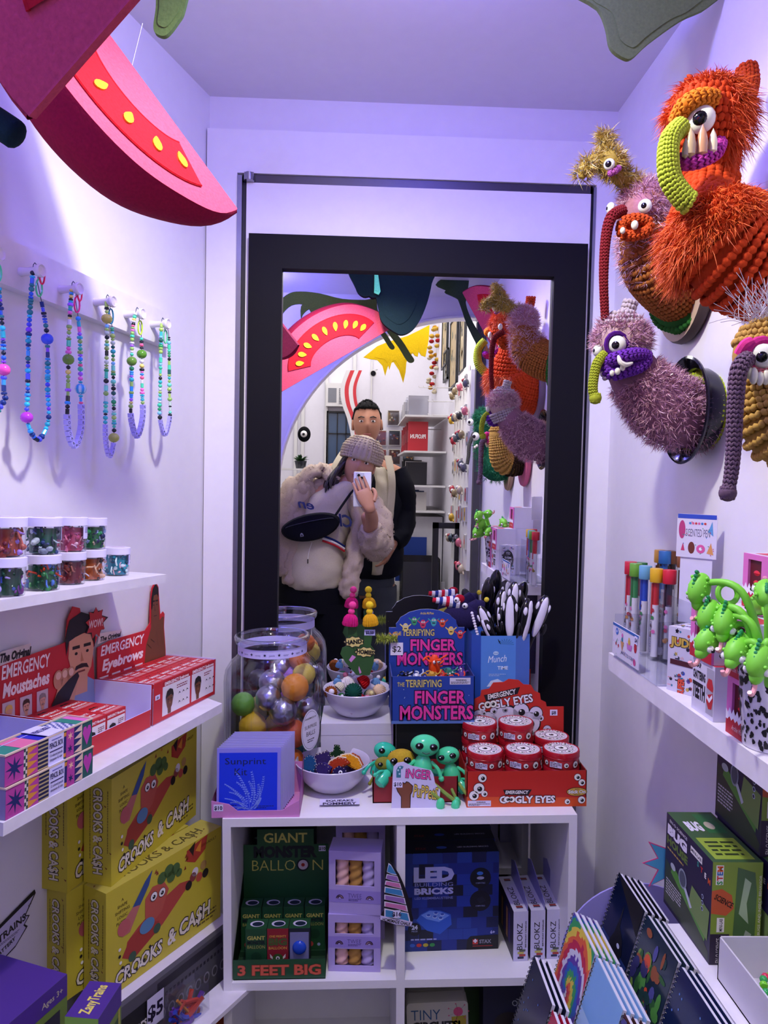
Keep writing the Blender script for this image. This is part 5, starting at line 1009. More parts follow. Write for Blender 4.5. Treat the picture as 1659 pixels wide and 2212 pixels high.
# chalk boxes
def chalk_box(M,label,h,tall,group='homemade chalk boxes'):
    t=thing('chalk_box',label,'box',M,group); w=.094;d=.05; WB=c('#b4a4e2'); g=G()
    g.box((0,.002,0),(w,d,h),WB,front=None)
    wins=[(.012,.082,h*.45,h*.86)] if tall else [(.012,.082,h*.10,h*.40),(.012,.082,h*.66,h*.86)]
    xs=[0,wins[0][0],wins[0][1],w]; zs=[0]+[q for wn in wins for q in wn[2:]]+[h]
    for i in range(3):
        for j in range(len(zs)-1):
            if i==1 and j%2==1: continue
            g.box((xs[i],0,zs[j]),(xs[i+1],.002,zs[j+1]),WB)
    f=FR(0,-.0003,0); zb=h*.28 if tall else h*.52
    g.rect(f,0,zb-h*.1,w,zb+h*.1,c('#9a88d8'),0); g.text(f,'TWEE',w/2,zb-h*.02,h*.075,'#5a4a90',2,w=.025,bold=-.015); g.scrib(f,w*.38,zb-h*.07,w*.62,zb-h*.03,'#5a4a90',2,2)
    for e in(-1,1):
        for q,cc in((.007,'#3a2a50'),(.0055,'#c89ab0'),(.004,'#3a2a50'),(.0025,'#b8a8e0')): g.poly(f,[(w/2+e*.027+q*cos(a),zb-.004+q*sin(a)) for a in [pi*k/8 for k in range(9)]],cc,2+int((.007-q)*600))
    part('box_body',g,t,smooth=False)
    for k,cc in enumerate(('#e8b8b8','#b88a4a','#b8a8e0')):
        g=G(); n=40; rs=[]
        for i in range(n):
            z=h*.08+(h*.8)*i/(n-1); tw=i*.45; rr=.0115*(1+.0)
            rs.append([(.023+.024*k+rr*(1+.10*cos(2*(a-tw)))*cos(a),.016+rr*(1+.10*cos(2*(a-tw)))*sin(a),z) for a in [2*pi*q/14 for q in range(14)]])
        g.rings(rs,c(cc,'matte')); part('chalk_stick',g,t,['pink','gold brown','lilac'][k]+' twisted chalk')
    return t
chalk_box(MC@T(-.129,.028,SZ)@RZ(-.06),'lower homemade chalk box with a band across its window',.105,False)
chalk_box(MC@T(-.128,.032,SZ+.1055)@RZ(-.12),'upper homemade chalk box with three tall chalks in its window',.115,True)
chalk_box(MC@T(-.118,.118,SZ)@T(0,0,.0),'chalk box behind the upper one, only its dark top window showing',.245,True)
# chalk sign hung on divider
t=thing('hanging_sign','horn-shaped pink, purple and blue card lettered HOMEMADE CHALK taped to the cabinet divider','sign',MC@T(.0,-.004,0))
k=1/1255; g=G()
def hp(px,py): q=mc(px,py,1,-.004); return (q.x,q.z)
out=[hp(*q) for q in((839,1858),(848,1866),(862,1888),(870,1905),(878,1925),(886,1950),(890,1975),(893,1985),(889,2001),(860,1998),(838,1992),(820,1985),(824,1974),(829,1965),(829,1945),(832,1915),(832,1885))]
g.prism(out,0,.001,c('#15101a'),FR(0,.0,0)); F2=FR(0,-.0011,0)
bands=['#3f8ac0','#9a70b8','#d07ab0','#3f8ac0','#9a70b8','#d07ab0','#3f8ac0']
ys=[1862,1886,1900,1913,1930,1945,1960,1982]
def xl(y): return 839-10*min(1,(y-1858)/60)-1
def xr(y): return 840+50*((y-1858)/125)**.6
for i,b in enumerate(bands):
    y0,y1=ys[i],ys[i+1]; P=[hp(xl(y0)+2,y0+1),hp(xr(y0)-2,y0+5+i),hp(xr(y1)-3,y1+4+i),hp((xl(y1)+xr(y1))/2,y1+2),hp(xl(y1)+2,y1-3)]
    g.poly(F2,P,'#e8e4f4',1); cx=sum(a for a,_ in P)/5;cy=sum(a for _,a in P)/5; g.poly(F2,[(cx+(a-cx)*.9,cy+(b_-cy)*.8) for a,b_ in P],b,2)
P=[hp(*q) for q in((822,1976),(850,1984),(891,1990),(888,2000),(855,1996),(821,1985))]; g.poly(F2,P,'#d8d0f4',3)
u,v=hp(856,1991.5); g.text(F2,'HOMEMADE CHALK',u,v-.0015,.006,'#15101a',4,w=.05,bold=.03,rot=-.2); u,v=hp(857,1973); price(g,F2,u,v,'$16',.013,.014,5)
part('card',g,t,smooth=False)
# LED brick boxes
def led(M,label,front):
    g=G(); w,d,h=.181,.05,.187; DB=c('#0c1440'); g.box((0,0,0),(w,d,h),DB,front=c('#132a86'),top=c('#0a0c22')); f=FR(); tp=TP(0,0,h)
    g.text(tp,'STAX',.035,.015,.008,'#7a2a2a',1,w=.02,bold=.03); g.disc(tp,.075,.022,.01,'#2a48b0',1,ry=.005); g.text(tp,'LED BUILDING BRICKS',.135,.02,.005,'#a8a8c8',1,w=.06,bold=.02)
    if front:
        for i in range(7):
            for j in range(9): 
                if R.random()<.75: u=i*.028+(j%2)*.012-.01;v=j*.021; g.rect(f,max(0,u),v,min(w,u+.027),v+.0202,R.choice(['#10206a','#1a38a0','#16307c','#0c1648','#1c3c9a','#0a1030']),1)
        g.text(f,'LED',.058,.135,.026,'#b8bcf0',3,w=.072,bold=.06); g.text(f,'BUILDING',.058,.1245,.0075,'#9aa0e0',3,w=.072,bold=-.005); g.text(f,'BRICKS',.058,.110,.0115,'#b8bcf0',3,w=.072,bold=.05); g.text(f,'LED KLEMMBAUSTEINE',.058,.1,.0045,'#8088d0',3,w=.072,bold=.02)
        for vv in(.138,.094):
            g.disc(f,.146,vv,.02,'#0a0c20',2); g.text(f,'COMPATIBLE',.146,vv-.011,.0028,'#8a90c8',3,w=.018)
        g.disc(f,.145,.147,.006,'#3a78d8',3,ry=.0035); g.disc(f,.146,.138,.007,'#a8acd0',3,ry=.003); g.poly(f,[(.138,.098),(.15,.102),(.157,.094),(.146,.089)],'#1a1c30',3)
        g.disc(f,.022,.043,.0125,'#0a0c20',4); g.text(f,'24',.022,.043,.008,'#c0c4f0',5,bold=.05); g.text(f,'PIECES',.022,.038,.0028,'#9aa0d8',5)
        P=[(.025,.06),(.034,.072),(.05,.08),(.07,.078),(.09,.07),(.092,.05),(.07,.032),(.045,.04)]
        g.poly(f,P,'#2858c8',3); g.poly(f,[(.034,.07),(.05,.078),(.07,.076),(.088,.068),(.068,.056),(.045,.062)],'#6a94ec',4)
        for u,v in((.048,.069),(.06,.066),(.071,.063),(.062,.073),(.074,.07)): g.disc(f,u,v,.0045,'#a8c4f8',5,ry=.003); g.disc(f,u,v+.001,.0035,'#2850c0',6,ry=.002)
        g.text(f,'6+',.17,.03,.006,'#b8bcf0',3,bold=.04); g.poly(f,[(.12,0),(.122,.02),(.128,.026),(w,.028),(w,0)],'#0c0c1c',3); g.rect(f,.132,.01,.142,.02,c('#b82a24'),4); g.text(f,'+',.137,.0125,.006,'#e0dcf0',5,bold=.08); g.text(f,'STAX',.156,.012,.007,'#8a8aa0',4,w=.022,bold=.04); g.rect(f,.132,.006,.17,.0075,c('#a02828'),4)
        g.scrib(f,.015,.02,.08,.026,'#9aa0e0',1,3)
        for k,cc in enumerate(('#2a58c0','#b82a2c','#b0a02c','#2a8a48')): g.disc(f,.018+.0125*k,.012,.005,cc,3,ry=.0035)
    return solo('brick_set_box',g,label,'box',M,'light-up brick boxes in the right cubby',smooth=False)
for i in range(4): led(MC@T(.0085+.001*i,.078+i*.0505,SZ)@RZ(.03),['foremost dark blue brick box showing its full printed front','second dark blue brick box from the front, only its top showing','third dark blue brick box from the front, only its top showing','rearmost dark blue brick box in the right cubby'][i],i==0)
# candle boxes
def blokz(M,label,m2):
    t=thing('candle_box',label,'box',M,'white candle boxes in the right cubby'); w,d,h=.0275,.12,.094; WB=c('#ccc8e8')
    g=G(); g.box((0,0,0),(w,d,h),WB,left=c('#2a2440')); f=FR(); tp=TP(0,0,h); lf=LS(0,d,0)
    g.text(f,'BLOKZ',w*.42,h*.54-.004,.0105,'#15101a',2,w=.05,rot=pi/2,bold=.0); g.text(f,'BIRTHDAY CANDLES',w*.84,h*.54,.003,'#15101a',2,w=.05,rot=pi/2)
    for k,cc in enumerate(('#2a2c50','#b04038','#c0b85a','#5a6258')): g.rect(f,w*.3+(k%2)*.003,h*.05+k*.0045,w*.72+(k%2)*.003,h*.05+k*.0045+.004,cc,2)
    g.text(tp,'BLOKZ',w*.45,d*.42,.011,'#15101a',2,w=.06,rot=pi/2,bold=0); 
    for q in(.08,.85):
        for k,cc in enumerate(('#2a2c50','#b04038','#5a3030')): g.rect(tp,w*.3,d*q+k*.003,w*.75,d*q+k*.003+.0026,cc,2)
    for k in range(5): g.rect(lf,d*(.1+.15*k),h*.2,d*(.2+.15*k),h*.8,R.choice(['#b8865a','#4a3a7a','#c8a0a0','#d8d0e0']),1)
    part('box_body',g,t,smooth=False)
    g=G(); g.prism([(.0,0),(d,0),(d,.035),(d*.8,.045),(0,.012)],-.0004,.0004,c('#8a86c8','plastic'),frame((w-.001,.0,h),(0,1,0),(0,0,1))); part('hang_tab',g,t,'upright hang tab',smooth=False)
    return t
for px,py,Y,rz,lab in((1108,2108,1.315,.05,'leftmost white candle box, leaning on the dark brick boxes'),(1145,2103,1.318,.04,'middle white candle box with upright hang tab'),(1180,2098,1.320,.03,'rightmost white candle box beside the cubby wall')):
    p=mc(px,py,1,Y-1.27); blokz(MC@T(p.x,p.y,SZ)@RZ(rz),lab,0)
# third row
SZ2=-.5765+.0003
def tiny(M,label):
    g=G(); w,d,h=.117,.03,.202; pts=[(0,0),(w,0),(w,h-.006),(w-.002,h-.002),(w-.006,h),(.006,h),(.002,h-.002),(0,h-.006)]; g.prism(pts,-d,0,c('#b8b4b0'),FR()); f=FR(0,0,0)
    g.text(f,'TINY',.036,h-.034,.021,'#1a4a7a',1,w=.056,bold=-.005); g.text(f,'CIRCUITS!',.056,h-.052,.014,'#15121c',1,w=.09,bold=.05); g.scrib(f,.012,h-.08,.09,h-.062,'#15121c',2,1)
    g.poly(f,[(.085,h-.03),(.113,h-.028),(.113,.06),(.09,.06)],'#a8942c',1); g.disc(f,.098,h-.02,.009,'#c84a7a',2)
    for k in range(7): a=k*.9; g.poly(f,[(.098,h-.02),(.098+.02*cos(a),h-.02+.016*sin(a)),(.098+.02*cos(a)+.0008,h-.02+.016*sin(a))],'#3a3448',3); g.disc(f,.098+.02*cos(a),h-.02+.016*sin(a),.0014,'#c84a7a',3,n=8)
    return solo('circuit_kit',g,label,'kit',M,'circuit kits in the lowest visible cubby',smooth=False)
p=mc(885,2168,1,.09); tiny(MC@T(p.x,.09,p.z-.202)@RY(-.03),'front circuit kit in a pale rounded case')
p=mc(876,2140,1,.135); tiny(MC@T(p.x,.135,p.z-.202)@RY(-.0),'rear circuit kit tucked behind the front one')
g=G(); g.box((0,0,0),(.13,.045,.202),c('#101434')); f=FR(); g.text(f,'OXORED',.085,.17,.012,'#9aa0a8',1,w=.06,rot=.55); g.disc(f,.05,.1,.03,'#6a4438',1); g.disc(f,.05,.125,.028,'#201818',2,ry=.02); g.eye(f,.042,.1,.006,3,0,0)
solo('card_game_box',g,'dark navy game box with a cartoon face in the lower right cubby','game box',MC@T(.165,.10,-.577),smooth=False)
g=G(); g.prism([(0,0),(.075,0),(.075,.15),(.06,.16),(0,.125)],0,.003,c('#b0acd8'),FR()); g.box((.02,-.02,.0),(.05,-.0031,.1),c('#6a4a30'))
solo('paper_bag',g,'pale lilac open carton in front of the navy game box','carton',MC@T(.215,.075,-.577),smooth=False)
g=G(); g.box((0,0,0),(.07,.02,.2),c('#3a5a2c'),front=c('#2a4a24')); solo('green_box',g,'dull green box between the circuit kits and navy game box','box',MC@T(.115,.2,-.577),smooth=False)
# ================================================================ RIGHT WALL
def knit(g,path,rad,m,cols=26,rowh=.0062,size=1.0,flat=1):
    "visible V stitches of yarn laid over a tube"
    P=[Vector(p) for p in path];L=[0]
    for a,b in zip(P,P[1:]): L.append(L[-1]+(b-a).length)
    rows=max(2,int(L[-1]/rowh));u=None;vs0=[];f0=[];n,mm=6,4
    T0=G(); T0.sph((0,0,0),1,m,6,4); bv=T0.v;bf=T0.f
    for i in range(rows):
        s=L[-1]*(i+.5)/rows;k=max(j for j in range(len(L)) if L[j]<=s);k=min(k,len(P)-2);q=(s-L[k])/max(1e-6,L[k+1]-L[k])
        p=P[k].lerp(P[k+1],q);r=rad[k]*(1-q)+rad[k+1]*q;t=(P[min(k+2,len(P)-1)]-P[max(k-1,0)]).normalized()
        if u is None:
            u=t.cross(Vector((0,0,1)))
            if u.length<.05:u=t.cross(Vector((0,1,0)))
        u=(u-t*u.dot(t)).normalized();w=t.cross(u); cn=max(6,int(cols*r/max(rad)))
        for j in range(cn):
            for e in(-1,1):
                a=2*pi*(j+.5+e*.23)/cn;nn=u*cos(a)+w*sin(a);tt=w*cos(a)-u*sin(a)
                ax=(t*.85+tt*(-e)*.5).normalized();bx=nn.cross(ax).normalized();hw=pi*r/cn*.62*size
                M=Matrix(((bx.x*hw,ax.x*rowh*.78,nn.x*hw*.9,0),(bx.y*hw,ax.y*rowh*.78,nn.y*hw*.9,0),(bx.z*hw,ax.z*rowh*.78,nn.z*hw*.9,0),(0,0,0,1)))
                c0=p+nn*(r-hw*.2); b=len(g.v); M3=M.to_3x3(); g.v+=[g.M@(c0+M3@v) for v in bv]; mi=g.mi(m)
                for f in bf: g.f.append(tuple(b+x for x in f)); g.m.append(mi)
    return g
def samples(path,rad,n,cap=False):
    P=[Vector(p) for p in path];out=[];
    for _ in range(n):
        k=R.randrange(len(P)-1);q=R.random();p=P[k].lerp(P[k+1],q);r=rad[k]*(1-q)+rad[k+1]*q;t=(P[k+1]-P[k]).normalized();u=t.cross(Vector((.3,.2,1))).normalized();w=t.cross(u);a=R.uniform(0,6.283);nn=u*cos(a)+w*sin(a);out.append((p+nn*r*.95,nn))
    return out
def ssph(c0,r,n):
    out=[]
    for _ in range(n):
        d=Vector((R.gauss(0,1),R.gauss(0,1),R.gauss(0,1))).normalized(); out.append((Vector(c0)+Vector((d.x*r[0],d.y*r[1],d.z*r[2])),d))
    return out
def wp(px,py,Y): return at(ID,px,py,1,Y)
def rope(name,t,path,r0,r1,m,lab=None,knob=None):
    P=bez(path,8);n=len(P);rad=[r0+(r1-r0)*i/(n-1) for i in range(n)];g=G();g.tube(P,[x*.86 for x in rad],m,10);knit(g,P,rad,m,12,.0048 if r0>.007 else .004,1.1)
    if knob: g.sph(P[-1],knob,m,14,10); knit(g,[P[-1]-Vector((0,0,knob*.8)),P[-1]+Vector((0,0,knob*.8))],[knob*.7,knob*.8],m,10,.004)
    return part(name,g,t,lab,ang=180)
def eyeball(t,p,look,r,ri=.5,lab='round glass eye'):
    M=aim(p,look); g=G(); g.sph((0,0,0),(r,r,r*.7),c('#d8dccc','gloss',.12),20,12,M); eo=part('eye',g,t,None); 
    g=G(); g.sph((0,-r*.05,r*.48),(r*ri,r*ri,r*.3),c('#08080c','gloss',.05),16,10,M); part('pupil',g,eo)
def teeth(t,pts,s=.0045,long=False):
    for p,k in pts:
        g=G(); g.sph(p,(s*.8*k,s*.8*k,s*(1.6 if long else 1)*k),c('#dcdcc4','gloss',.15),10,8); part('tooth',g,t)
def lips(t,path,r,m,lab):
    g=G(); P=bez(path,6); g.tube(P,r*.8,m,8); knit(g,P,[r]*len(P),m,9,.006,1.1); return part('lips',g,t,lab,ang=180)
# ---- orange monster
Lk=Vector((-.55,-.8,-.1)).normalized()
t=thing('crochet_monster','bright orange crocheted monster with yellow-green nose rope, highest on the right wall','wall toy',T(*wp(1620,560,.93)))
def loc(t,p): return Vector(p)-t.matrix_world.translation
OG='#c8441a'
o0=t.matrix_world.translation.copy()
def O(px,py,Y): return Vector(wp(px,py,Y))-o0
body=bez([O(1530,300,.955),O(1537,380,.96),O(1530,440,.955),O(1548,500,.94),O(1600,555,.93),Vector((.541-o0.x,.93-o0.y,1.46+.27-o0.z))],8)
n=len(body); rad=[]
for i in range(n):
    q=i/(n-1); rad.append(.031 if q<.3 else .031+(.066-.031)*min(1,(q-.3)/.3)**1.2)
rad=[ .040-.012*min(1,i/8) if i<9 else max(.029,rad[i]) for i in range(n)]
g=G(); m=c(OG,'yarn'); g.tube(body,[r*.9 for r in rad],m,28); knit(g,body,rad,m,24,.0078,1.3); part('body',g,t,ang=180)
hc=O(1528,262,.95)
g=G(); g.sph(hc,(.045,.045,.050),m,24,16); knit(g,[hc-Vector((0,0,.044)),hc-Vector((0,0,.02)),hc,hc+Vector((0,0,.03)),hc+Vector((0,0,.046))],[.03,.044,.048,.04,.02],m,20,.008); part('head',g,t,ang=180)
g=G(); F1=c('#d2541c','fuzz');F2=c('#e86a24','fuzz')
top=[s for s in ssph(hc,(.046,.046,.05),1500) if s[1].z>.1 and not (s[1].dot(Lk)>.55 and s[1].z<.65)]
fuzz(g,top,2600,.020,.0006,F1,.8,.8); fuzz(g,top,1400,.024,.0006,F2,.9,.9)
bk=[s for s in ssph(hc,(.046,.046,.05),900) if s[1].dot(Vector((.9,-.2,0)))>.3]; fuzz(g,bk,1500,.026,.0006,F1,.8,.9)
ch=[s for s in samples(body[21:29],rad[21:29],900) if s[1].dot(Vector((-1,-.1,.2)))>-.1 ]; fuzz(g,ch,2600,.026,.0006,F1,.8,.7); fuzz(g,ch,1500,.028,.0006,F2,.9,.7)
part('hair',g,t,'shaggy orange hair',ang=180)
for a,b,s in((O(1610,205,.97),O(1612,148,.985),.013),(O(1490,190,.95),O(1478,180,.95),.010)):
    g=G(); P=bez([a,(a+b)/2+Vector((.003,0,0)),b],4); g.tube(P,[s*.9]*5+[s*.8,s*.7,s*.6,s*.4][:len(P)-5],c('#b03c14','yarn'),10); knit(g,P,[s]*len(P),c('#b03c14','yarn'),9,.006); part('ear',g,t,ang=180)
ec=O(1515,258,.905); 
g=G(); br=bez([O(1463,262,.925),O(1480,228,.905),O(1515,210,.90),O(1545,215,.905)],6); g.tube(br,.009,c('#c8701c','yarn'),10); knit(g,br,[.010]*len(br),c('#d07820','yarn'),9,.006); part('brow',g,t,'mustard orange brow',ang=180)
eyeball(t,ec,Lk,.0165,.56)
eyeball(t,O(1440,305,.955),Vector((-1,-.1,0)),.010,.5)
rope('nose_rope',t,[O(1472,272,.90),O(1448,300,.89),O(1443,345,.885),O(1450,390,.885),O(1478,430,.885),O(1492,440,.885)],.0105,.013,c('#a8b83a','yarn'),'yellow-green knitted trunk')
lips(t,[O(1465,345,.905),O(1480,352,.895),O(1510,348,.89),O(1545,330,.895),O(1555,308,.91)],.008,c('#b03a98','yarn'),'magenta lips')
for px,py,k,cc in((1492,312,1.2,'#b09a7a'),(1517,308,1.3,'#b88a6a'),(1540,308,1.0,'#d8ccb0'),(1481,322,.8,'#a8a088')):
    g=G(); p=O(px,py,.886); g.lathe([(0,-.014*k),(.005*k,-.010*k),(.0052*k,0),(.0035*k,.009*k),(0,.017*k)],c(cc,'gloss'),10,T(*p)); part('tooth',g,t)
g=G(); Mw=aim((.536-o0.x,.92-o0.y,1.46+.27-o0.z),(-1,0,0)); g.lathe([(0,-.008),(.093,-.008),(.095,.008),(.09,.010),(0,.010)],c('#7a6a78','wood'),36,Mw); part('mount_plaque',g,t,'round wooden plaque')
# ---- two-headed pink monster on wood slice
t=thing('crochet_monster','two-headed fuzzy pink crocheted monster with long dark red nose rope on a bark-edged wood slice','wall toy',T(.541,1.225,1.46+.343))
o0=t.matrix_world.translation.copy()
g=G(); Mw=aim((-.010,0,0),(-1,0,0)); g.lathe([(0,-.009),(.1,-.009),(.104,-.004),(.103,.004),(.1,.009)],c('#4a3c38','wood'),40,Mw,sx=.96,sy=1.06); part('bark_edge',g,t,'dark bark edge')
g=G(); g.lathe([(.1,.0091),(.05,.0094),(0,.0095)],c('#c8b098','wood'),40,Mw,sx=.96,sy=1.06)
for k in range(4): g.tube([(.02*(k+1)*cos(a),.02*(k+1)*sin(a),.0095) for a in [2*pi*q/30 for q in range(30)]],.0004,c('#a08868','wood'),4,Mw,closed=True)
part('wood_face',g,t,'pale sawn wood face')
body=bez([O(1390,455,1.17),O(1392,520,1.175),O(1412,570,1.18),O(1450,615,1.20),O(1490,640,1.22)],9); n=len(body); rad=[.036+.014*min(1,i/(n*.55)) for i in range(n)]
g=G(); g.tube(body,[r*.9 for r in rad],c('#9a5a2a','yarn'),24); knit(g,body[n//3:],rad[n//3:],c('#a0602c','yarn'),24,.0068); part('body',g,t,'brown knitted neck',ang=180)
g=G(); cb=bez([O(1462,640,1.205),O(1496,652,1.225)],4); knit(g,cb,[.054]*len(cb),c('#2a6a2a','yarn'),22,.007,1.2); g.tube(cb,.05,c('#2a6a2a','yarn'),20); part('collar',g,t,'green collar',ang=180)
hc=O(1392,450,1.17)
g=G(); g.sph(hc,(.038,.038,.042),c('#b07a88','yarn'),24,16); part('head',g,t)
g=G(); Pk=c('#c898ac','fuzz');Pk2=c('#e8c8d8','gloss');Ok=c('#c8883a','fuzz')
sm=[s for s in ssph(hc,(.038,.038,.042),1600) if not (s[1].dot(Vector((-.6,-.78,-.25)))>.90)]+samples(body[5:20],rad[5:20],900)
fuzz(g,sm,4200,.015,.0005,Pk,.9); fuzz(g,sm,1100,.016,.0005,Pk2,1.0); fuzz(g,sm,600,.012,.0006,Ok,1.0); part('eyelash_fuzz',g,t,'tinsel-like pink fuzz',ang=180)
eyeball(t,O(1393,445,1.127),Lk,.0105,.48); eyeball(t,O(1319,450,1.15),Vector((-1,-.1,0)),.009,.4)
g=G(); lp=[O(1345,480,1.125),O(1372,472,1.118),O(1400,480,1.12),O(1396,500,1.12),O(1360,510,1.122),O(1342,500,1.126)]
P=bez(lp+[lp[0]],6); g.tube(P,.0062,c('#b8461c','yarn'),8); knit(g,P,[.0072]*len(P),c('#c04c1c','yarn'),8,.006,1.2); g.sph(O(1370,492,1.13),(.018,.01,.009),c('#a83c18','yarn')); part('lips',g,t,'burnt orange lips',ang=180)
teeth(t,[(O(1371,486,1.110),1.5),(O(1345,498,1.112),1.1)],.0046)
rope('nose_rope',t,[O(1345,455,1.135),O(1320,470,1.12),O(1308,520,1.12),O(1304,600,1.12),O(1307,690,1.12)],.0085,.0052,c('#7a1f24','yarn'),'long dark red knitted trunk')
# small yellow head
nk=bez([O(1400,420,1.17),O(1375,400,1.165),O(1345,385,1.16),O(1322,358,1.15)],6); g=G(); m=c('#a08a3a','yarn'); g.tube(nk,.014,m,12); hc2=O(1318,350,1.15); g.sph(hc2,(.02,.02,.021),m,16,12)
e1=bez([O(1312,335,1.15),O(1306,305,1.15),O(1310,285,1.15)],4); g.tube(e1,[.011]*4+[.008]*3+[.006,.004],m,8); e2=bez([O(1300,345,1.15),O(1268,355,1.15),O(1256,385,1.15)],4); g.tube(e2,[.011]*4+[.009]*3+[.007,.004],m,8)
part('small_head',g,t,'small yellow fuzzy second head')
g=G(); sm=samples(nk,[.015]*len(nk),500)+[s for s in ssph(hc2,(.02,.02,.021),600) if s[1].dot(Lk)<.75]+samples(e1,[.010]*len(e1),400)+samples(e2,[.010]*len(e2),400)
fuzz(g,sm,2600,.015,.0005,c('#b89a3a','fuzz'),.9); fuzz(g,sm,600,.015,.0005,c('#e8dc98','gloss'),1); fuzz(g,sm,400,.01,.0006,c('#5a6a7a','fuzz'),1); part('small_head_fuzz',g,t,ang=180)
eyeball(t,O(1316,355,1.125),Lk,.0085,.6); lips(t,[O(1315,375,1.13),O(1325,372,1.125),O(1338,362,1.13)],.0042,c('#a85a9a','yarn'),'small pink lips')
# ---- purple-lipped monster on black dish
t=thing('crochet_monster','dusty pink crocheted monster with violet lips and toothy grin on a black dish','wall toy',T(.541,1.15,1.46+.115))
o0=t.matrix_world.translation.copy()
Mw=aim((-.001,0,0),(-1,.0,0)); g=G(); DK=c('#0f0f1a','gloss',.1)
g.lathe([(0,0),(.062,0),(.066,.008),(.066,.022),(.075,.03),(.083,.034),(.084,.037),(.080,.038),(.068,.030),(.06,.016),(0,.014)],DK,44,Mw); part('dish',g,t,'glossy black dish')
body=bez([O(1345,760,1.13),O(1375,815,1.135),O(1415,860,1.135),O(1460,895,1.14),O(1520,895,1.15)],9); n=len(body); rad=[.034+.022*min(1,i/(n*.6)) for i in range(n)]
g=G(); g.tube(body,[r*.92 for r in rad],c('#8a6076','yarn'),24); part('body',g,t)
g=G(); cb=bez([O(1496,888,1.145),O(1522,890,1.15)],3); knit(g,cb,[.059]*len(cb),c('#a0b428','yarn'),26,.0075,1.1); g.tube(cb,.056,c('#98ac24','yarn'),22); part('collar',g,t,'yellow-green collar',ang=180)
hc=O(1343,738,1.13); g=G(); g.sph(hc,(.040,.040,.043),c('#b89a9a','yarn'),24,16); knit(g,[hc+Vector((0,0,.022)),hc+Vector((0,0,.036)),hc+Vector((0,0,.045))],[.036,.026,.012],c('#b8acb0','yarn'),20,.006); knit(g,[hc-Vector((-.01,0,.046)),hc-Vector((0,0,.02))],[.034,.040],c('#a89aa4','yarn'),20,.006); part('head',g,t,'knitted cream-grey head',ang=180)
g=G(); P=bez([hc+Vector((.006,0,.042)),hc+Vector((.010,0,.055)),hc+Vector((.012,0,.062))],4); g.tube(P,.009,c('#b0a4a8','yarn'),8); knit(g,P,[.010]*len(P),c('#b8acb0','yarn'),7,.006,1.2); part('topknot',g,t,ang=180)
g=G(); sm=[s for s in ssph(hc,(.040,.040,.043),1500) if -.3<s[1].z<.75 and not(s[1].dot(Lk)>.88 and s[1].z<.3)]+samples(body[8:],rad[8:],2200)
fuzz(g,sm,6500,.013,.0005,c('#c08ea4','fuzz'),.9); fuzz(g,sm,2600,.013,.0005,c('#e8c0c8','gloss'),1); fuzz(g,sm,1500,.012,.0005,c('#8a5a84','fuzz'),1); part('eyelash_fuzz',g,t,'dusty pink tinsel-like fuzz',ang=180)
g=G(); ep=O(1333,745,1.092); g.sph(O(1338,748,1.100),(.021,.01,.022),c('#4a1470','yarn'),16,10); P=[O(1333+24*cos(a),745+26*sin(a),1.094) for a in [2*pi*k/14 for k in range(14)]]; g.tube(P,.0035,c('#4a1470','yarn'),6,closed=True); part('eye_patch',g,t,'dark violet eye patch')
eyeball(t,ep,Lk,.0135,.5); eyeball(t,O(1291,757,1.12),Vector((-1,-.2,0)),.0095,.4)
g=G(); lp=[O(1312,780,1.10),O(1340,772,1.085),O(1372,765,1.088),O(1396,770,1.10),O(1385,790,1.095),O(1350,802,1.092),O(1325,808,1.098),O(1310,795,1.102)]; P=bez(lp+[lp[0]],6); g.tube(P,.0075,c('#5a2a90','yarn'),8); knit(g,P,[.0088]*len(P),c('#6a32a0','yarn'),9,.006,1.2); g.sph(O(1350,788,1.10),(.026,.012,.012),c('#501f80','yarn'),16,10); part('lips',g,t,'violet knitted lips',ang=180)
teeth(t,[(O(1322,806,1.085),1),(O(1334,802,1.083),1.15),(O(1345,794,1.082),1.1)],.0046)
g=G(); P=bez([O(1336,768,1.078),O(1340,782,1.076),O(1352,788,1.076),O(1366,784,1.080)],5); g.tube(P,[.0018+.0022*sin(pi*k/(len(P)-1)) for k in range(len(P))],c('#dcdcc8','gloss',.15),8); part('tusk',g,t)
rope('nose_rope',t,[O(1307,765,1.10),O(1290,785,1.095),O(1282,820,1.095),O(1281,845,1.095),O(1286,860,1.095)],.0068,.0062,c('#a0ac30','yarn'),'short yellow-green trunk',.0092)
# ---- mustard monster at right edge
t=thing('crochet_monster','mustard crocheted monster with magenta eye ring and mauve nose rope at the right photo edge','wall toy',T(.541,.80,1.46+.07))
o0=t.matrix_world.translation.copy()
Mw=aim((-.001,0,0),(-1,0,0)); g=G(); g.lathe([(0,0),(.075,0),(.078,.006),(.075,.014),(.055,.016),(0,.016)],c('#d0668a','wood'),40,Mw,sy=1.15); part('mount_plaque',g,t,'pink oval plaque')
body=bez([O(1655,775,.815),O(1662,850,.815),O(1685,910,.81),O(1730,930,.805),Vector((-.016,0,0))],9); n=len(body); rad=[.031+.016*min(1,i/(n*.6)) for i in range(n)]
k_=int(n*.72); g=G(); g.tube(body,[r*.92 for r in rad],c('#b08a44','yarn'),24); knit(g,body[:k_],rad[:k_],c('#b8924a','yarn'),22,.0068); part('body',g,t,ang=180)
g=G(); knit(g,body[k_-1:-1],[r*1.02 for r in rad[k_-1:-1]],c('#3a2c20','yarn'),22,.0068); part('collar',g,t,'dark brown collar',ang=180)
hc=O(1658,765,.815); g=G(); g.sph(hc,(.036,.036,.038),c('#b08a44','yarn'),22,14); knit(g,[hc+Vector((0,0,.01)),hc+Vector((0,0,.030)),hc+Vector((0,0,.038))],[.037,.027,.01],c('#b8924a','yarn'),20,.006); part('head',g,t,ang=180)
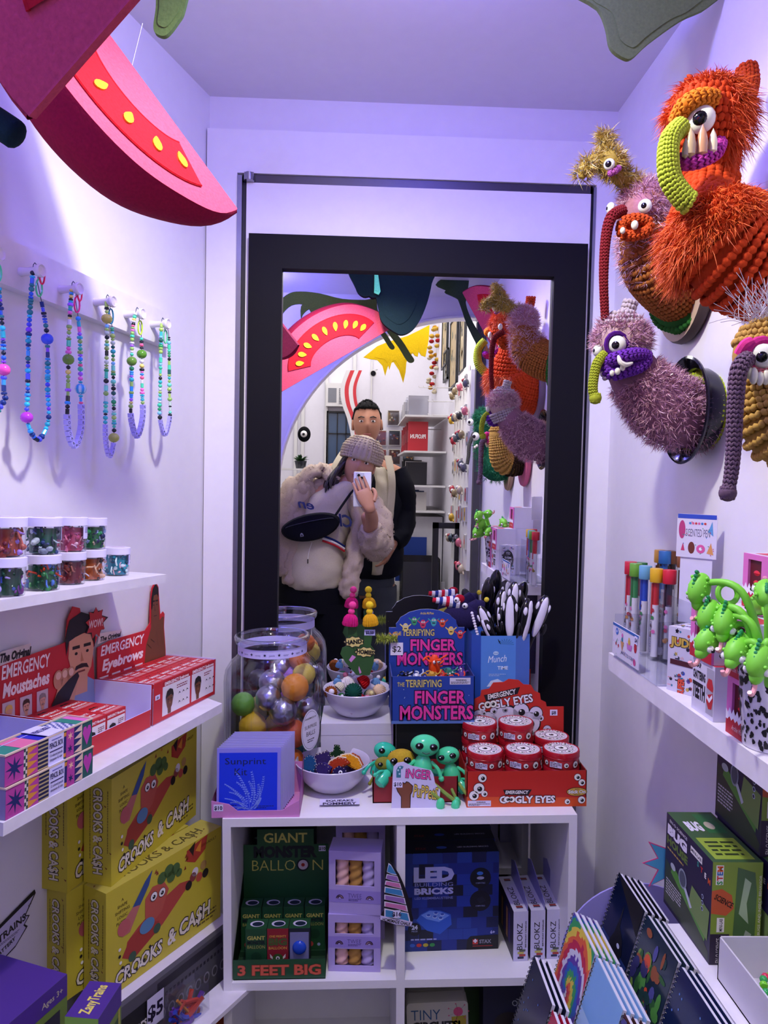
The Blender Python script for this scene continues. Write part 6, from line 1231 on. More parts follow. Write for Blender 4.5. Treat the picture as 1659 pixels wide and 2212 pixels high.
g=G(); P=[O(1648+34*cos(a),770+34*sin(a),.785) for a in [2*pi*k/16 for k in range(16)]]; g.tube(P,.0055,c('#b82a7a','yarn'),8,closed=True); g.tube(bez([O(1596,765,.79),O(1608,745,.785),O(1622,738,.785)],4),.0055,c('#d83a8a','yarn'),8); part('eye_ring',g,t,'magenta eye ring')
eyeball(t,O(1648,770,.78),Lk,.0135,.5)
rope('nose_rope',t,[O(1615,775,.785),O(1596,800,.775),O(1588,880,.775),O(1585,960,.775),O(1580,1020,.775),O(1572,1065,.775)],.0088,.0058,c('#6a5468','yarn'),'long mauve-grey knitted trunk',.0092)
lips(t,[O(1620,800,.785),O(1645,808,.78),O(1675,800,.785)],.0055,c('#c06a70','yarn'),'pink lips')
teeth(t,[(O(1628,812,.776),1.2),(O(1642,818,.775),1),(O(1655,815,.775),1.1),(O(1618,805,.778),.9)],.0048,True)
g=G(); 
for k in range(170):
    a=hc+Vector((R.uniform(-.02,.02),R.uniform(-.02,.02),.035)); d=Vector((R.uniform(-1,1),R.uniform(-1,.4),R.uniform(0,1))).normalized(); P=bez([a,a+d*R.uniform(.015,.03),a+d*R.uniform(.03,.05)+Vector((R.uniform(-.015,.015),0,R.uniform(-.015,.02)))],4); g.tube(P,.00035,c('#c8c4cc','fuzz'),3)
part('hair',g,t,'white wispy hair')
# ---- green monster seen in the mirror only
t=thing('crochet_monster','shaggy dark green monster with bulging eyes and grey nose rope, seen only in the mirror','wall toy',T(.541,.545,1.46+.05))
o0=t.matrix_world.translation.copy()
def Q(px,py,Y): return Vector(mir(px,py,Y))-o0
Mw=aim((-.001,0,0),(-1,0,0)); g=G(); g.lathe([(0,0),(.07,0),(.073,.008),(.07,.014),(0,.015)],c('#a88a70','wood'),36,Mw,sy=1.2); part('mount_plaque',g,t,'pale wooden plaque')
body=bez([Q(1045,905,.53),Q(1050,960,.53),Q(1065,1010,.54),Vector((-.016,0,0))],9); n=len(body); rad=[.030+.020*min(1,i/(n*.6)) for i in range(n)]
m=c('#155a3c','yarn'); g=G(); g.tube(body,[r*.9 for r in rad],m,20); g.sph(body[0],(.033,.033,.036),m,18,12); part('body',g,t)
g=G(); sm=samples(body,rad,1500)+ssph(body[0],(.033,.033,.036),900); fuzz(g,sm,5000,.018,.0006,c('#1c7a50','fuzz'),.9); part('shaggy_fuzz',g,t,'dark green shag',ang=180)
mk=Vector((-.6,.75,.05)); eyeball(t,Q(1016,912,.565),mk,.013,.5); eyeball(t,Q(1027,943,.575),mk,.0155,.5)
rope('nose_rope',t,[Q(1024,935,.57),Q(1014,960,.575),Q(1012,985,.575),Q(1009,1003,.575)],.0068,.0056,c('#5a5a54','yarn'),'grey knitted trunk')
teeth(t,[(Q(1030,963,.58),1.2),(Q(1026,966,.58),1.1)],.005)
# ---- right shelves
t=thing('wall_shelf','white painted ledge on the right wall holding pens, teeth boxes and the straw cup','shelf',MR)
g=G(); g.box((-1.21,-.123,1.149),(-.69,0,1.177),WS); part('board',g,t,smooth=False)
t=thing('wall_shelf','lower white shelf on the right wall holding the science kits and bracelet tray','shelf',MR)
g=G(); g.box((-.947,-.123,.847),(-.45,0,.875),WS); part('board',g,t,smooth=False)
# pen display
def mr(px,py,ax,v): return at(MR,px,py,ax,v)
ZS=1.1773
a=mr(1323,1343,1,-.128);b=mr(1378,1367,1,-.128)
t=thing('pen_display','clear acrylic pen stand with a fruit and donut printed sign','display stand',MR@T(0,0,0))
sw=b.x-a.x; zl=a.z; z0=mr(1378,1450,1,-.128).z
g=G(); g.box((a.x,-.1265,z0),(b.x,-.1245,zl),c('#d8d4e8')); f=frame((a.x,-.1266,z0),(1,0,0),(0,0,1)); hh=zl-z0
g.rect(f,0,hh*.92,sw,hh,c('#2a60b0'),1)
g.disc(f,sw*.18,hh*.78,hh*.11,c('#3a6ac8'),2); g.disc(f,sw*.18,hh*.78,hh*.04,c('#e0dcf0'),3); g.poly(f,[(sw*.4,hh*.25),(sw*.33,hh*.55),(sw*.47,hh*.55)],'#c8905a',2); g.disc(f,sw*.4,hh*.62,hh*.07,'#3a8a9a',3); g.disc(f,sw*.4,hh*.74,hh*.07,'#d86ab8',3)
g.poly(f,[(sw*.6,hh*.42),(sw*.75,hh*.42),(sw*.78,hh*.6),(sw*.57,hh*.6)],'#c878c0',2); g.disc(f,sw*.67,hh*.66,hh*.09,'#d8b048',3); g.disc(f,sw*.67,hh*.75,hh*.05,'#e0c060',4); g.disc(f,sw*.9,hh*.6,hh*.11,'#b01828',2,ry=hh*.15); g.disc(f,sw*.15,hh*.38,hh*.05,'#b01828',2); g.disc(f,sw*.25,hh*.36,hh*.05,'#b01828',2); g.poly(f,[(sw*.15,hh*.42),(sw*.2,hh*.56),(sw*.21,hh*.56),(sw*.17,hh*.42)],'#3a8a4a',2)
g.text(f,'MADE TO SCENT',sw*.62,hh*.17,hh*.1,'#6a6488',2,w=sw*.5); g.disc(f,sw*.88,hh*.16,hh*.1,'#c84a88',2)
for k in range(26): g.disc(f,R.uniform(.03,.97)*sw,R.uniform(.05,.88)*hh,.0009,R.choice(['#d83a5a','#3a8ac8','#3aa05a','#e0a030','#c850b0']),2,n=6)
price(g,f,sw*.93,hh*.84,'$4',.012,.012,5); part('sign_card',g,t,'printed sign card',smooth=False)
g=G(); 
for q in((a.x,-.124,-.002),): g.box((a.x,-.124,ZS),(b.x+.065,-.01,ZS+.003),CLEAR); g.box((a.x,-.124,ZS),(a.x+.002,-.01,ZS+.07),CLEAR); g.box((b.x+.063,-.124,ZS),(b.x+.065,-.01,ZS+.09),CLEAR); g.box((a.x,-.06,ZS),(b.x+.063,-.058,ZS+.11),CLEAR)
part('acrylic_stand',g,t,'clear acrylic',smooth=False)
# header card
hcen=mr(1505,1158,1,-.035); Mh=MR@T(hcen.x,-.035,hcen.z)@RZ(.75)@T(-.03,0,-.033)
t2=solo('header_sign',(lambda g:(g.prism([(0,0),(.06,0),(.06,.062),(.056,.066),(.004,.066),(0,.062)],0,.001,c('#d8d4ea'),FR()),g.box((.006,.001,-.10),(.054,.002,0),c('#d8d4ea')),g.rect(FR(0,-.0011,0),.001,.059,.059,.0655,c('#2a4ab8'),1),g.text(FR(0,-.0011,0),'SCENTED PEN',.032,.032,.012,'#4a4468',1,w=.036,bold=-.01),[g.disc(FR(0,-.0011,0),.02+.0045*k,.052,.0019,['#3a7ac8','#d8588a','#c83a3a','#d85a9a','#3a7ac8','#c83a3a'][k],1,n=8) for k in range(6)],g.disc(FR(0,-.0011,0),.037,.014,.0065,'#d8589a',1),g.disc(FR(0,-.0011,0),.037,.014,.0025,'#f0e8f4',2),g.disc(FR(0,-.0011,0),.023,.015,.005,'#6a3020',1,ry=.009),g.poly(FR(0,-.0011,0),[(.007,.01),(.013,.01),(.010,.022)],'#c83a6a',1),g.poly(FR(0,-.0011,0),[(.046,.008),(.056,.006),(.052,.024)],'#d89a5a',1),g.poly(FR(0,-.0011,0),[(.047,.04),(.055,.034),(.053,.056)],'#5a98d0',1),g.disc(FR(0,-.0011,0),.008,.042,.005,'#b83a7a',1,ry=.014),[g.disc(FR(0,-.0011,0),R.uniform(.004,.056),R.uniform(.004,.056),.0008,R.choice(['#d83a5a','#3a8ac8','#3aa05a']),2,n=6) for _ in range(20)],g)[-1])(G()),'white printed card reading SCENTED PEN standing behind the pen stand','sign',Mh,smooth=False)
def pen(px,py,z,cc,ink,lab):
    p=mr(px,py,2,z); h=.145 if z<1.34 else .165; t=thing('scented_pen',lab,'pen',MR@T(p.x,p.y,z-h),'scented pens in clear tubes')
    g=G(); g.lathe([(0,0),(.0088,0),(.0092,.002),(.0092,h-.016)],THIN,16); part('tube',g,t,'clear tube')
    g=G(); g.lathe([(.0097,h-.022),(.0103,h-.021),(.0103,h-.001),(.0097,h),(0,h)],c(cc,'plastic'),18); part('cap',g,t)
    g=G(); g.tube([(0,0,.004),(0,0,h*.35),(0,0,h*.6)],.0058,c('#dcd8e4','gloss'),12); g.tube([(0,0,h*.6),(0,0,h*.86)],.005,c(ink,'gloss'),12); g.box((-.001,-.0075,h*.5),(.001,-.0055,h*.84),c(ink,'gloss'))
    for k in range(9): a=R.uniform(3.3,5.8); z_=R.uniform(.03,h*.55); g.disc(frame((.0062*cos(a),.0062*sin(a),z_),(-sin(a),cos(a),0),(0,0,1)),0,0,.0032,R.choice(['#b02038','#c88a40','#d86aa8','#5a3018','#3a8a50']),2,n=10)
    g.text(frame((0,-.0062,.035),(1,0,0),(0,0,1)),'SCENTED PEN',.0,.0,.0045,'#3a3458',3,w=.05,rot=pi/2)
    part('pen_barrel',g,t,'printed pen barrel')
for a_ in [(1363,1213,1.325,'#c8203a','#c8203a','red-capped scented pen at the front left'),(1374,1217,1.325,'#6aa83a','#3a8a50','lime-capped scented pen in the front row'),(1386,1215,1.322,'#2a7a3a','#b83050','green-capped scented pen in the front row'),(1395,1222,1.325,'#6aa8d0','#2a50c0','sky-blue-capped scented pen in the front row'),(1419,1228,1.325,'#e0b020','#c82830','yellow-capped scented pen in the front row'),(1447,1231,1.325,'#d0203a','#2a2438','red-capped scented pen at the front right'),
          (1427,1188,1.345,'#d8a040','#8a6040','amber-capped scented pen in the back row'),(1437,1190,1.345,'#3a80d0','#3a80d0','blue-capped scented pen in the back row'),(1452,1190,1.345,'#7a4a30','#4a2c20','brown-capped scented pen at the left of the back row'),(1477,1197,1.345,'#8a5238','#4a2c20','brown-capped scented pen in the middle of the back row'),(1498,1199,1.345,'#4a9a2a','#3a8a3a','green-capped scented pen in the back row'),(1516,1203,1.345,'#d82838','#c82838','red-capped scented pen at the right of the back row')]: pen(*a_)
# mini puzzle box
p=mr(1470,1497,2,ZS); g=G(); w=.044;h=.088; g.box((0,0,0),(w,w,h),c('#ccc8dc')); 
for M1,o in((FR(),0),(LS(0,w,0),1),(TP(0,0,h),2)):
    hm=h if o<2 else w
    for k in range(46):
        u=R.uniform(.004,w-.004);v=R.uniform(.004,hm-.004);cc=R.choice(['#1a1428','#1a1428','#2a4ab0','#c84a3a','#d8a8b8','#b8a050','#3a7a9a','#6a4a9a']); q=R.random()
        if q<.3: g.disc(M1,u,v,R.uniform(.0015,.003),cc,1,n=8)
        elif q<.6: g.poly(M1,starpts(u,v,.0035,.0016,5,R.uniform(0,3)),cc,1)
        elif q<.8: g.text(M1,R.choice(['A','B','OK','S','x','oh']),u,v,.004,cc,1,bold=.03)
        else: g.rect(M1,u-.003,v-.0008,u+.003,v+.0008,cc,1)
M1=LS(0,w,0); g.disc(M1,w*.5,h*.52,w*.4,'#14121c',2,ry=h*.33); 
for tt,v in(('CITY',.7),('MINI',.55),('PUZZLE',.43)): g.text(M1,tt,w*.5,h*v,.007,'#e4e0f0',3,w=w*(.3 if tt=='CITY' else .45 if tt=='MINI' else .55),bold=.01)
g.text(FR(),'JUDE',w*.5,h*.72,.011,'#c8a848',3,w=w*.8,bold=.05,edge='#15101a'); g.text(FR(),'SUPER',w*.5,h*.1,.009,'#d8503a',3,w=w*.5,bold=.05,edge='#15101a',rot=pi/2); g.rect(FR(),w*.1,h*.42,w*.95,h*.5,'#4a1828',3)
solo('mini_puzzle_box',g,'small white sticker-printed box with black oval lettered MINI PUZZLE','box',MR@T(p.x,p.y,ZS)@RZ(.55)@T(-w*.5,0,0),smooth=False)
# teeth boxes
def teeth_box(x,y,z,label,side=False,rz=0):
    t=thing('wind_up_teeth_box',label,'box',MR@T(x,y,z)@RZ(rz),'wind-up teeth boxes on the right shelf'); w,d,h=.058,.062,.066; g=G(); WB=c('#d8d4e6'); PKk=c('#d870b8'); RD=c('#b8182c')
    f=FR(); rs=RS(w,0,0); tp=TP(0,0,h)
    if side:
        g.box((0,0,0),(w,d,h),WB,top=c('#c8304c'))
        g.text(f,'WIND-UP',w*.22,h*.84,.006,'#15101a',1,w=w*.34,bold=.05); g.text(f,'CHATTERING',w*.32,h*.62,.010,'#15101a',1,w=w*.56,bold=.05); g.text(f,'TEETH',w*.32,h*.26,.019,'#15101a',1,w=w*.56,bold=.05)
        g.rect(f,w*.66,h*.08,w*.98,h*.92,c('#a8a4b4'),1); g.poly(f,[(w*.68,h*.6),(w*.75,h*.74),(w*.9,h*.74),(w*.97,h*.6),(w*.95,h*.52),(w*.7,h*.55)],'#c02830',2); g.poly(f,[(w*.68,h*.3),(w*.78,h*.18),(w*.92,h*.2),(w*.97,h*.38),(w*.95,h*.5),(w*.7,h*.42)],'#c02830',2); g.poly(f,[(w*.7,h*.36),(w*.82,h*.3),(w*.95,h*.42),(w*.93,h*.48),(w*.82,h*.38),(w*.7,h*.44)],'#f0ecf4',3)
    else:
        g.box((0,.003,0),(w,d,h),WB,top=WB,front=c('#5a0c18'))
        for a_,b_ in(((0,0),(w*.2,h)),((w*.72,0),(w,h)),((w*.2,0),(w*.72,h*.3)),((w*.2,h*.9),(w*.72,h))): g.box((a_[0],0,a_[1]),(b_[0],.003,b_[1]),PKk)
        g.rect(f,0,0,w,h*.3,RD,1); g.poly(f,[(0,h*.24),(0,h*.42)]+[(w*k/14,h*(.36 if k%2 else .46)) for k in range(1,14)]+[(w,h*.42),(w,h*.24)]+[(w*k/14,h*(.24 if k%2 else .3)) for k in range(13,0,-1)],'#ece8f6',2); g.text(f,'Archie McPhee',w*.5,h*.1,.006,'#e8b8bc',2,w=w*.55,shear=.4)
        g.text(rs,'WIND-UP',d*.4,h*.5,.018,'#15101a',1,w=h*.85,rot=pi/2,bold=.05); g.text(rs,'TEETH',d*.75,h*.5,.01,'#15101a',1,w=h*.6,rot=pi/2,bold=.05)
        g.rect(tp,w*.15,d*.15,w*.85,d*.5,'#c8304c',1)
    part('carton',g,t,smooth=False)
    if not side:
        g=G(); 
        for zz,s in((h*.66,1),(h*.48,-1)):
            g.tube([(w*.46+.011*cos(a),.012+.006*sin(a)*-1,zz) for a in [pi+pi*k/8*-1 for k in range(9)]],.0045,c('#d0202c','gloss'),8)
            for k in range(5): g.box((w*.46-.010+k*.0042,.004,zz-.001-s*.006),(w*.46-.0065+k*.0042,.008,zz-s*.001),c('#eeeaf6','gloss'))
        part('toy_teeth',g,t,'red gums with white teeth')
    return t
a=mr(1493,1530,1,-.117); 
teeth_box(a.x,-.117,ZS,'lower teeth box turned to show its lettered side, beside the mini puzzle box',True)
b=mr(1567,1560,1,-.117); teeth_box(b.x+.001,-.117,ZS,'lower teeth box with pink window front beside the straw cup')
c_=mr(1484,1450,1,-.119); teeth_box(a.x-.006,-.119,ZS+.0665,'upper left teeth box with pink window front')
teeth_box(b.x-.004,-.119,ZS+.0665,'upper right teeth box with pink window front')
teeth_box(a.x+.015,-.063,ZS+.0,'teeth box hidden behind the lettered one on the shelf')
teeth_box(a.x+.010,-.063,ZS+.133,'topmost teeth box behind, partly hidden by the green straws')
teeth_box(a.x+.010,-.063,ZS+.0665,'middle teeth box of the rear stack')
teeth_box(b.x+.012,-.063,ZS+.0,'lower teeth box of the rear stack by the cup')
teeth_box(b.x+.012,-.063,ZS+.0665,'second teeth box of the rear stack by the cup',True)
# cup with chameleon straws
cp=Vector((.45,.778,ZS)); g=G(); g.lathe([(0,0),(.027,0),(.028,.001),(.036,.102),(.0345,.102),(.0265,.004),(0,.004)],c('#d8d4e2','gloss'),40)
for k in range(430):
    a=R.uniform(0,6.28);z_=R.uniform(.004,.097);r=.0281+.008*z_/.102+.0003; M1=frame((r*cos(a),r*sin(a),z_),(-sin(a),cos(a),0),(cos(a)*.078,sin(a)*.078,1)); s=R.uniform(.0014,.0038); g.poly(M1,[(s*cos(q*1.05)*R.uniform(.5,1.2),s*1.4*sin(q*1.05)*R.uniform(.5,1.2)) for q in range(6)],'#111018',1)
solo('patterned_cup',g,'black and white mottled cup full of green lizard-headed straws','cup',T(*cp)@Matrix.Scale(.97,4),ang=30)
def liz(base,mid,head,dirx,label,loop=None,fl=1):
    t=thing('lizard_straw',label,'novelty straw',T(*base),'green lizard-headed straws in the mottled cup'); b=Vector(base); m=c('#7cd63a','plastic',.5); L=lambda p:Vector(p)-b
    h=L(head); P=bez([Vector((0,0,0)),L(mid),h],10); g=G(); g.tube(P,[.0048-.0012*k/(len(P)-1) for k in range(len(P))],m,10)
    if loop is not None: l=L(loop); g.tube([l+Vector((.011*cos(a),.002*sin(a),.011*sin(a))) for a in [2*pi*k/18 for k in range(18)]],.0032,m,8,closed=True)
    part('stem',g,t)
    d=Vector(dirx).normalized(); M=aim(h,d,(0,0,1)); g=G(); g.sph((0,0,.008),(.0115,.0135,.019),m,16,12,M); g.sph((0,-.004,.022),(.007,.007,.010),m,12,8,M)
    for k in range(7): g.sph((0,.0125-.0005*k*k*.3,-.008+.0045*k),(.0022,.0036,.0024),c('#2a9a5a','plastic'),8,6,M)
    for e in(-1,1):
        for k in range(5): g.sph((e*.0095,.005-.002*(k%2),-.004+.005*k),.0022,m,6,5,M)
    part('head',g,t)
    for e in(-1,1): g=G(); g.sph((e*.0095,-.002,.018),.0042,c('#e8e8e0','gloss'),10,8,M); g.sph((e*.0128,-.003,.019),.0022,c('#0a0a0e','gloss'),8,6,M); part('eye',g,t)
    g=G(); g.tube(bez([M@Vector((0,-.006,.028)),M@Vector((0,-.009,.036)),M@Vector((0,-.006,.042)),M@Vector((0,-.001,.042))],4),.0024,c('#e8a0a8','plastic'),8); part('tongue',g,t,'pink tongue'); return t
ct=Vector((cp.x,cp.y,ZS+.03))
def hw(px,py,Y): return Vector(wp(px,py,Y))
for i,(px,py,Y,mid,d,lp,lab) in enumerate([(1515,1258,.82,hw(1610,1290,.78),(-.35,-.2,-1),hw(1572,1282,.80),'lizard straw arching highest and farthest left'),(1537,1315,.81,hw(1610,1335,.77),(-.5,-.3,-1),None,'lizard straw with open mouth just below the highest one'),(1570,1328,.79,hw(1630,1360,.76),(-.5,-.5,-.9),None,'lizard straw in the middle of the bunch'),(1540,1372,.80,hw(1620,1385,.77),(-.8,-.3,-.7),hw(1600,1370,.78),'lowest left lizard straw with curled tongue'),(1645,1412,.715,hw(1662,1395,.72),(-.5,-.4,-.9),None,'nearest lizard straw drooping beside the cup rim'),(1655,1290,.75,hw(1660,1340,.745),(.3,.6,.3),None,'upright lizard straw cut by the photo edge'),(1600,1395,.77,hw(1640,1400,.75),(-.7,-.5,-.5),hw(1618,1395,.775),'short lizard straw behind the loops')]):
    liz(ct+Vector((.006*cos(i*2),.006*sin(i*2),0)),mid,hw(px,py,Y),d,lab,lp)
for i,(a,q) in enumerate(((.5,.10),(1.3,.12),(2.2,.09))):
    liz(ct+Vector((.01*cos(a),.01*sin(a),0)),ct+Vector((.02*cos(a),.02*sin(a),.09)),ct+Vector((.045*cos(a),.05*sin(a),q)),(cos(a),sin(a),-.4),['lizard straw leaning to the wall','lizard straw leaning toward the mirror','lizard straw leaning toward the pens'][i])
# science kits on lower shelf
Z2=.8753
p=at(ID,1531,2084,2,Z2); stem_box(T(p.x,p.y,Z2),.062,.135,.128,'science kit box with green end nearest the shelf end')
stem_box(T(p.x+.068,p.y-.012,Z2),.05,.14,.128,'science kit box beside the front one, its top under the stacked kit')
q=at(ID,1609,1895,0,p.x+.064)
stem_box(T(p.x+.064,p.y+.012,Z2+.129),.054,.115,.15,'dark science kit box stacked on top with a price sticker on its side')
g=G(); M1=LS(-.0006,.06,0); g.rect(M1,0,0,.05,.07,c('#bcb8d8'),1); price(g,M1,.02,.02,'$14',.018,.02,2); g.text(M1,'C E',.02,.045,.012,'#15101a',2)
# white tray
t=thing('bracelet_tray','white box tray with beaded bracelets at the right photo edge','tray',T(.425,.62,Z2)); g=G(); WB=c('#cfccd6'); w,d,h=.11,.155,.052
pw=at(ID,1553,2022,2,Z2+h); M=T(pw.x,pw.y-d,Z2); t.matrix_world=M
g.box((0,0,0),(w,d,.002),WB); g.box((0,0,0),(.002,d,h),WB); g.box((w-.002,0,0),(w,d,h),WB); g.box((0,0,0),(w,.002,h),WB); g.box((0,d-.002,0),(w,d,h),WB); part('tray_body',g,t,smooth=False)
for i,(dx,dy,lab) in enumerate(((.06,.115,'green and white beaded bracelet nearest the tray corner'),(.082,.10,'mint beaded bracelet lying in the middle of the tray'),(.075,.07,'red and green beaded bracelet at the tray front'),(.045,.06,'teal beaded bracelet at the left of the tray'))):
    b_=thing('beaded_bracelet',lab,'bracelet',M@T(dx,dy,.012+.003*i)@RX(.2),'beaded bracelets in the white tray')
    for k in range(20):
        a=2*pi*k/20; g=bead(R.choice([0,0,3,1]),.0046,R.choice([['#7fd83a','#f0f0f0','#3aa858','#d83a5a'],['#5ae0b0','#a8f0d8','#3a9a7a'],['#d84040','#3a9a4a','#e8e8f0'],['#2a9a9a','#6ad8d0','#184a5a']][i]),''); bo=g.build('bead',b_); bo.matrix_local=T(.024*cos(a),.024*sin(a),.003*sin(3*a))@RZ(a)@RX(pi/2)
# starburst card
g=G(); sp=starpts(0,0,.05,.026,9,.3,.12); g.prism(sp,0,.001,c('#c83a78'),FR()); g.prism([(x*.93,y*.93) for x,y in sp],.001,.0012,c('#4a9ac8'),FR())
SBY=p.y+.142; p=at(ID,1458,1868,1,SBY); solo('starburst_card',g,'blue starburst card with pink outline behind the first science kit','card',T(p.x,SBY,p.z),smooth=False)
# notebooks
def notebook(M,cover,label,group,art=0):
    t=thing('spiral_notebook',label,'notebook',M,group); w,h,d=.097,.15,.0055
    g=G(); g.box((0,.0006,0),(w,d,h),c('#d8d6e4')); part('page_block',g,t,'white page edges',smooth=False)
    g=G(); g.box((-.001,0,-.001),(w+.001,.0006,h+.001),c(cover,'gloss')); f=FR()
    if art==1: # whale underwater
        g.rect(f,0,0,w,h*.45,'#16306a',1); g.poly(f,[(0,h),(w,h),(w,h*.75),(w*.4,h*.9)],'#06060c',1)
        g.poly(f,[(w*.45,h*.85),(w*.5,h*.65),(w*.68,h*.58),(w*.78,h*.48),(w*.75,h*.38),(w*.6,h*.36),(w*.42,h*.42),(w*.3,h*.3),(w*.33,h*.46),(w*.4,h*.55),(w*.43,h*.68)],'#06070c',2); g.disc(f,w*.62,h*.5,w*.05,'#b8c0d8',3,ry=h*.02); g.poly(f,[(w*.7,h*.4),(w*.78,h*.22),(w*.66,h*.36)],'#06070c',3)
        for k in range(18): g.disc(f,R.uniform(.5,.9)*w,R.uniform(.1,.25)*h,.0008,'#8aa0d0',2,n=6)
    elif art==2: # tie-dye spiral
        cols=['#b8284a','#d8603a','#d8c048','#3a9a5a','#2a60b0','#5a3a9a','#c8c8d8']
        nr,na=26,40; cu,cv=w*.48,h*.44
        for i in range(nr):
            for j in range(na):
                r0,r1=i*.0034,(i+1)*.0034; a0,a1=2*pi*j/na,2*pi*(j+1)/na; cc=cols[int((i*.42+j*7/na*1.0)+R.uniform(-.3,.3))%7]
                q=[(min(max(cu+r*cos(a_),0),w),min(max(cv+r*1.25*sin(a_),0),h)) for r,a_ in((r0,a0),(r1,a0),(r1,a1),(r0,a1))]
                if abs(q[0][0]-q[2][0])+abs(q[0][1]-q[2][1])>1e-4: g.poly(f,q,cc,1)
    elif art==3:
        g.rect(f,0,h*.55,w,h,'#7aa8d8',1); g.disc(f,w*.5,h*.22,w*.28,'#7c8088',2,ry=h*.2); g.disc(f,w*.28,h*.3,w*.14,'#8a8c94',3,ry=h*.1); g.disc(f,w*.72,h*.3,w*.14,'#8a8c94',3,ry=h*.1); g.poly(f,[(w*.45,h*.2),(w*.55,h*.2),(w*.58,0),(w*.47,0)],'#6a6c76',4)
    elif art==4:
        for k in range(60): u,v=R.uniform(.05,.95)*w,R.uniform(.05,.95)*h; g.disc(f,u,v,R.uniform(.003,.012),R.choice(['#2a5a2a','#4a8a3a','#c84a2a','#2a2a5a','#6a8a3a','#1a3a3a','#4a4a8a','#8a4a2a']),1+k%5,ry=R.uniform(.003,.014),n=9)
    elif art==5:
        g.poly(f,[(w*.2,h*.3),(w*.5,h*.5),(w*.8,h*.35),(w*.6,h*.25)],'#0c1430',1); g.disc(f,w*.5,h*.4,.006,'#7a90b8',2,ry=.003)
        for k in range(12): g.disc(f,R.uniform(.1,.9)*w,R.uniform(.1,.9)*h,.0015,'#5a7ab8',2,n=6)
    part('cover',g,t,smooth=False)
    g=G()
    for k in range(22):
        z_=.005+k*(h-.01)/21; g.tube([(-.001+.0042*cos(a),d*.5+.0042*sin(a),z_) for a in [2*pi*q/8 for q in range(8)]],.0006,c('#111118','plastic'),4,closed=True)
    part('spiral_wire',g,t,'black wire spiral'); return t
TL=RX(.27)   # lean back (top toward the wall)
def nb_row(X,Yfar,ztop,cover,art,name,cnt=4):
    # far-top corner at (X,Yfar,ztop)
    for i in range(cnt-1,-1,-1):
        M=T(X+i*.0085,Yfar-.003*i,ztop-.002*i)@RZ(-pi/2)@RX(-.27)@T(.0,0,-.15)
        if i==cnt-1: pass
        lab='front '+name+' spiral notebook of its rack slot' if i==0 else ['','second ','third ','fourth '][i]+name+' notebook counted from the front'
        if i==cnt-1: proto=notebook(M,cover,lab,'spiral notebooks in the rack',art)
        else: dup(proto,M,lab)
nb_row(.395,1.06,.882,'#0a1430',1,'orca-cover')
nb_row(.395,.955,.882,'#1a2a3a',4,'coral-reef-cover',3)
nb_row(.395,.85,.882,'#0f1c44',5,'deep-sea-cover',3)
nb_row(.325,1.045,.832,'#c8c8d8',2,'tie-dye-cover')
nb_row(.325,.942,.832,'#a8c8e8',3,'baby-elephant-cover')
nb_row(.325,.838,.832,'#4a2a24',4,'jungle-cover',3)
nb_row(.262,1.022,.78,'#0c1630',5,'dark dolphin-cover',3)
nb_row(.262,.92,.775,'#b01838',0,'red-cover',3)
t=thing('notebook_rack','stepped white rack holding the spiral notebooks under the right shelf','rack',ID)
g=G()
for X,z in((.225,.615),(.288,.665),(.358,.715)): g.box((X,.70,.40),(X+.062,1.07,z),WS)
part('rack_steps',g,t,smooth=False)
g=G(); g.prism(circ(0,0,.115,None,48),0,.003,c('#9a94d8','plastic'),FR()); p=at(ID,1372,2065,1,1.085); solo('round_board',g,'round lilac board standing behind the notebooks','board',T(p.x,1.085,p.z),ang=30)
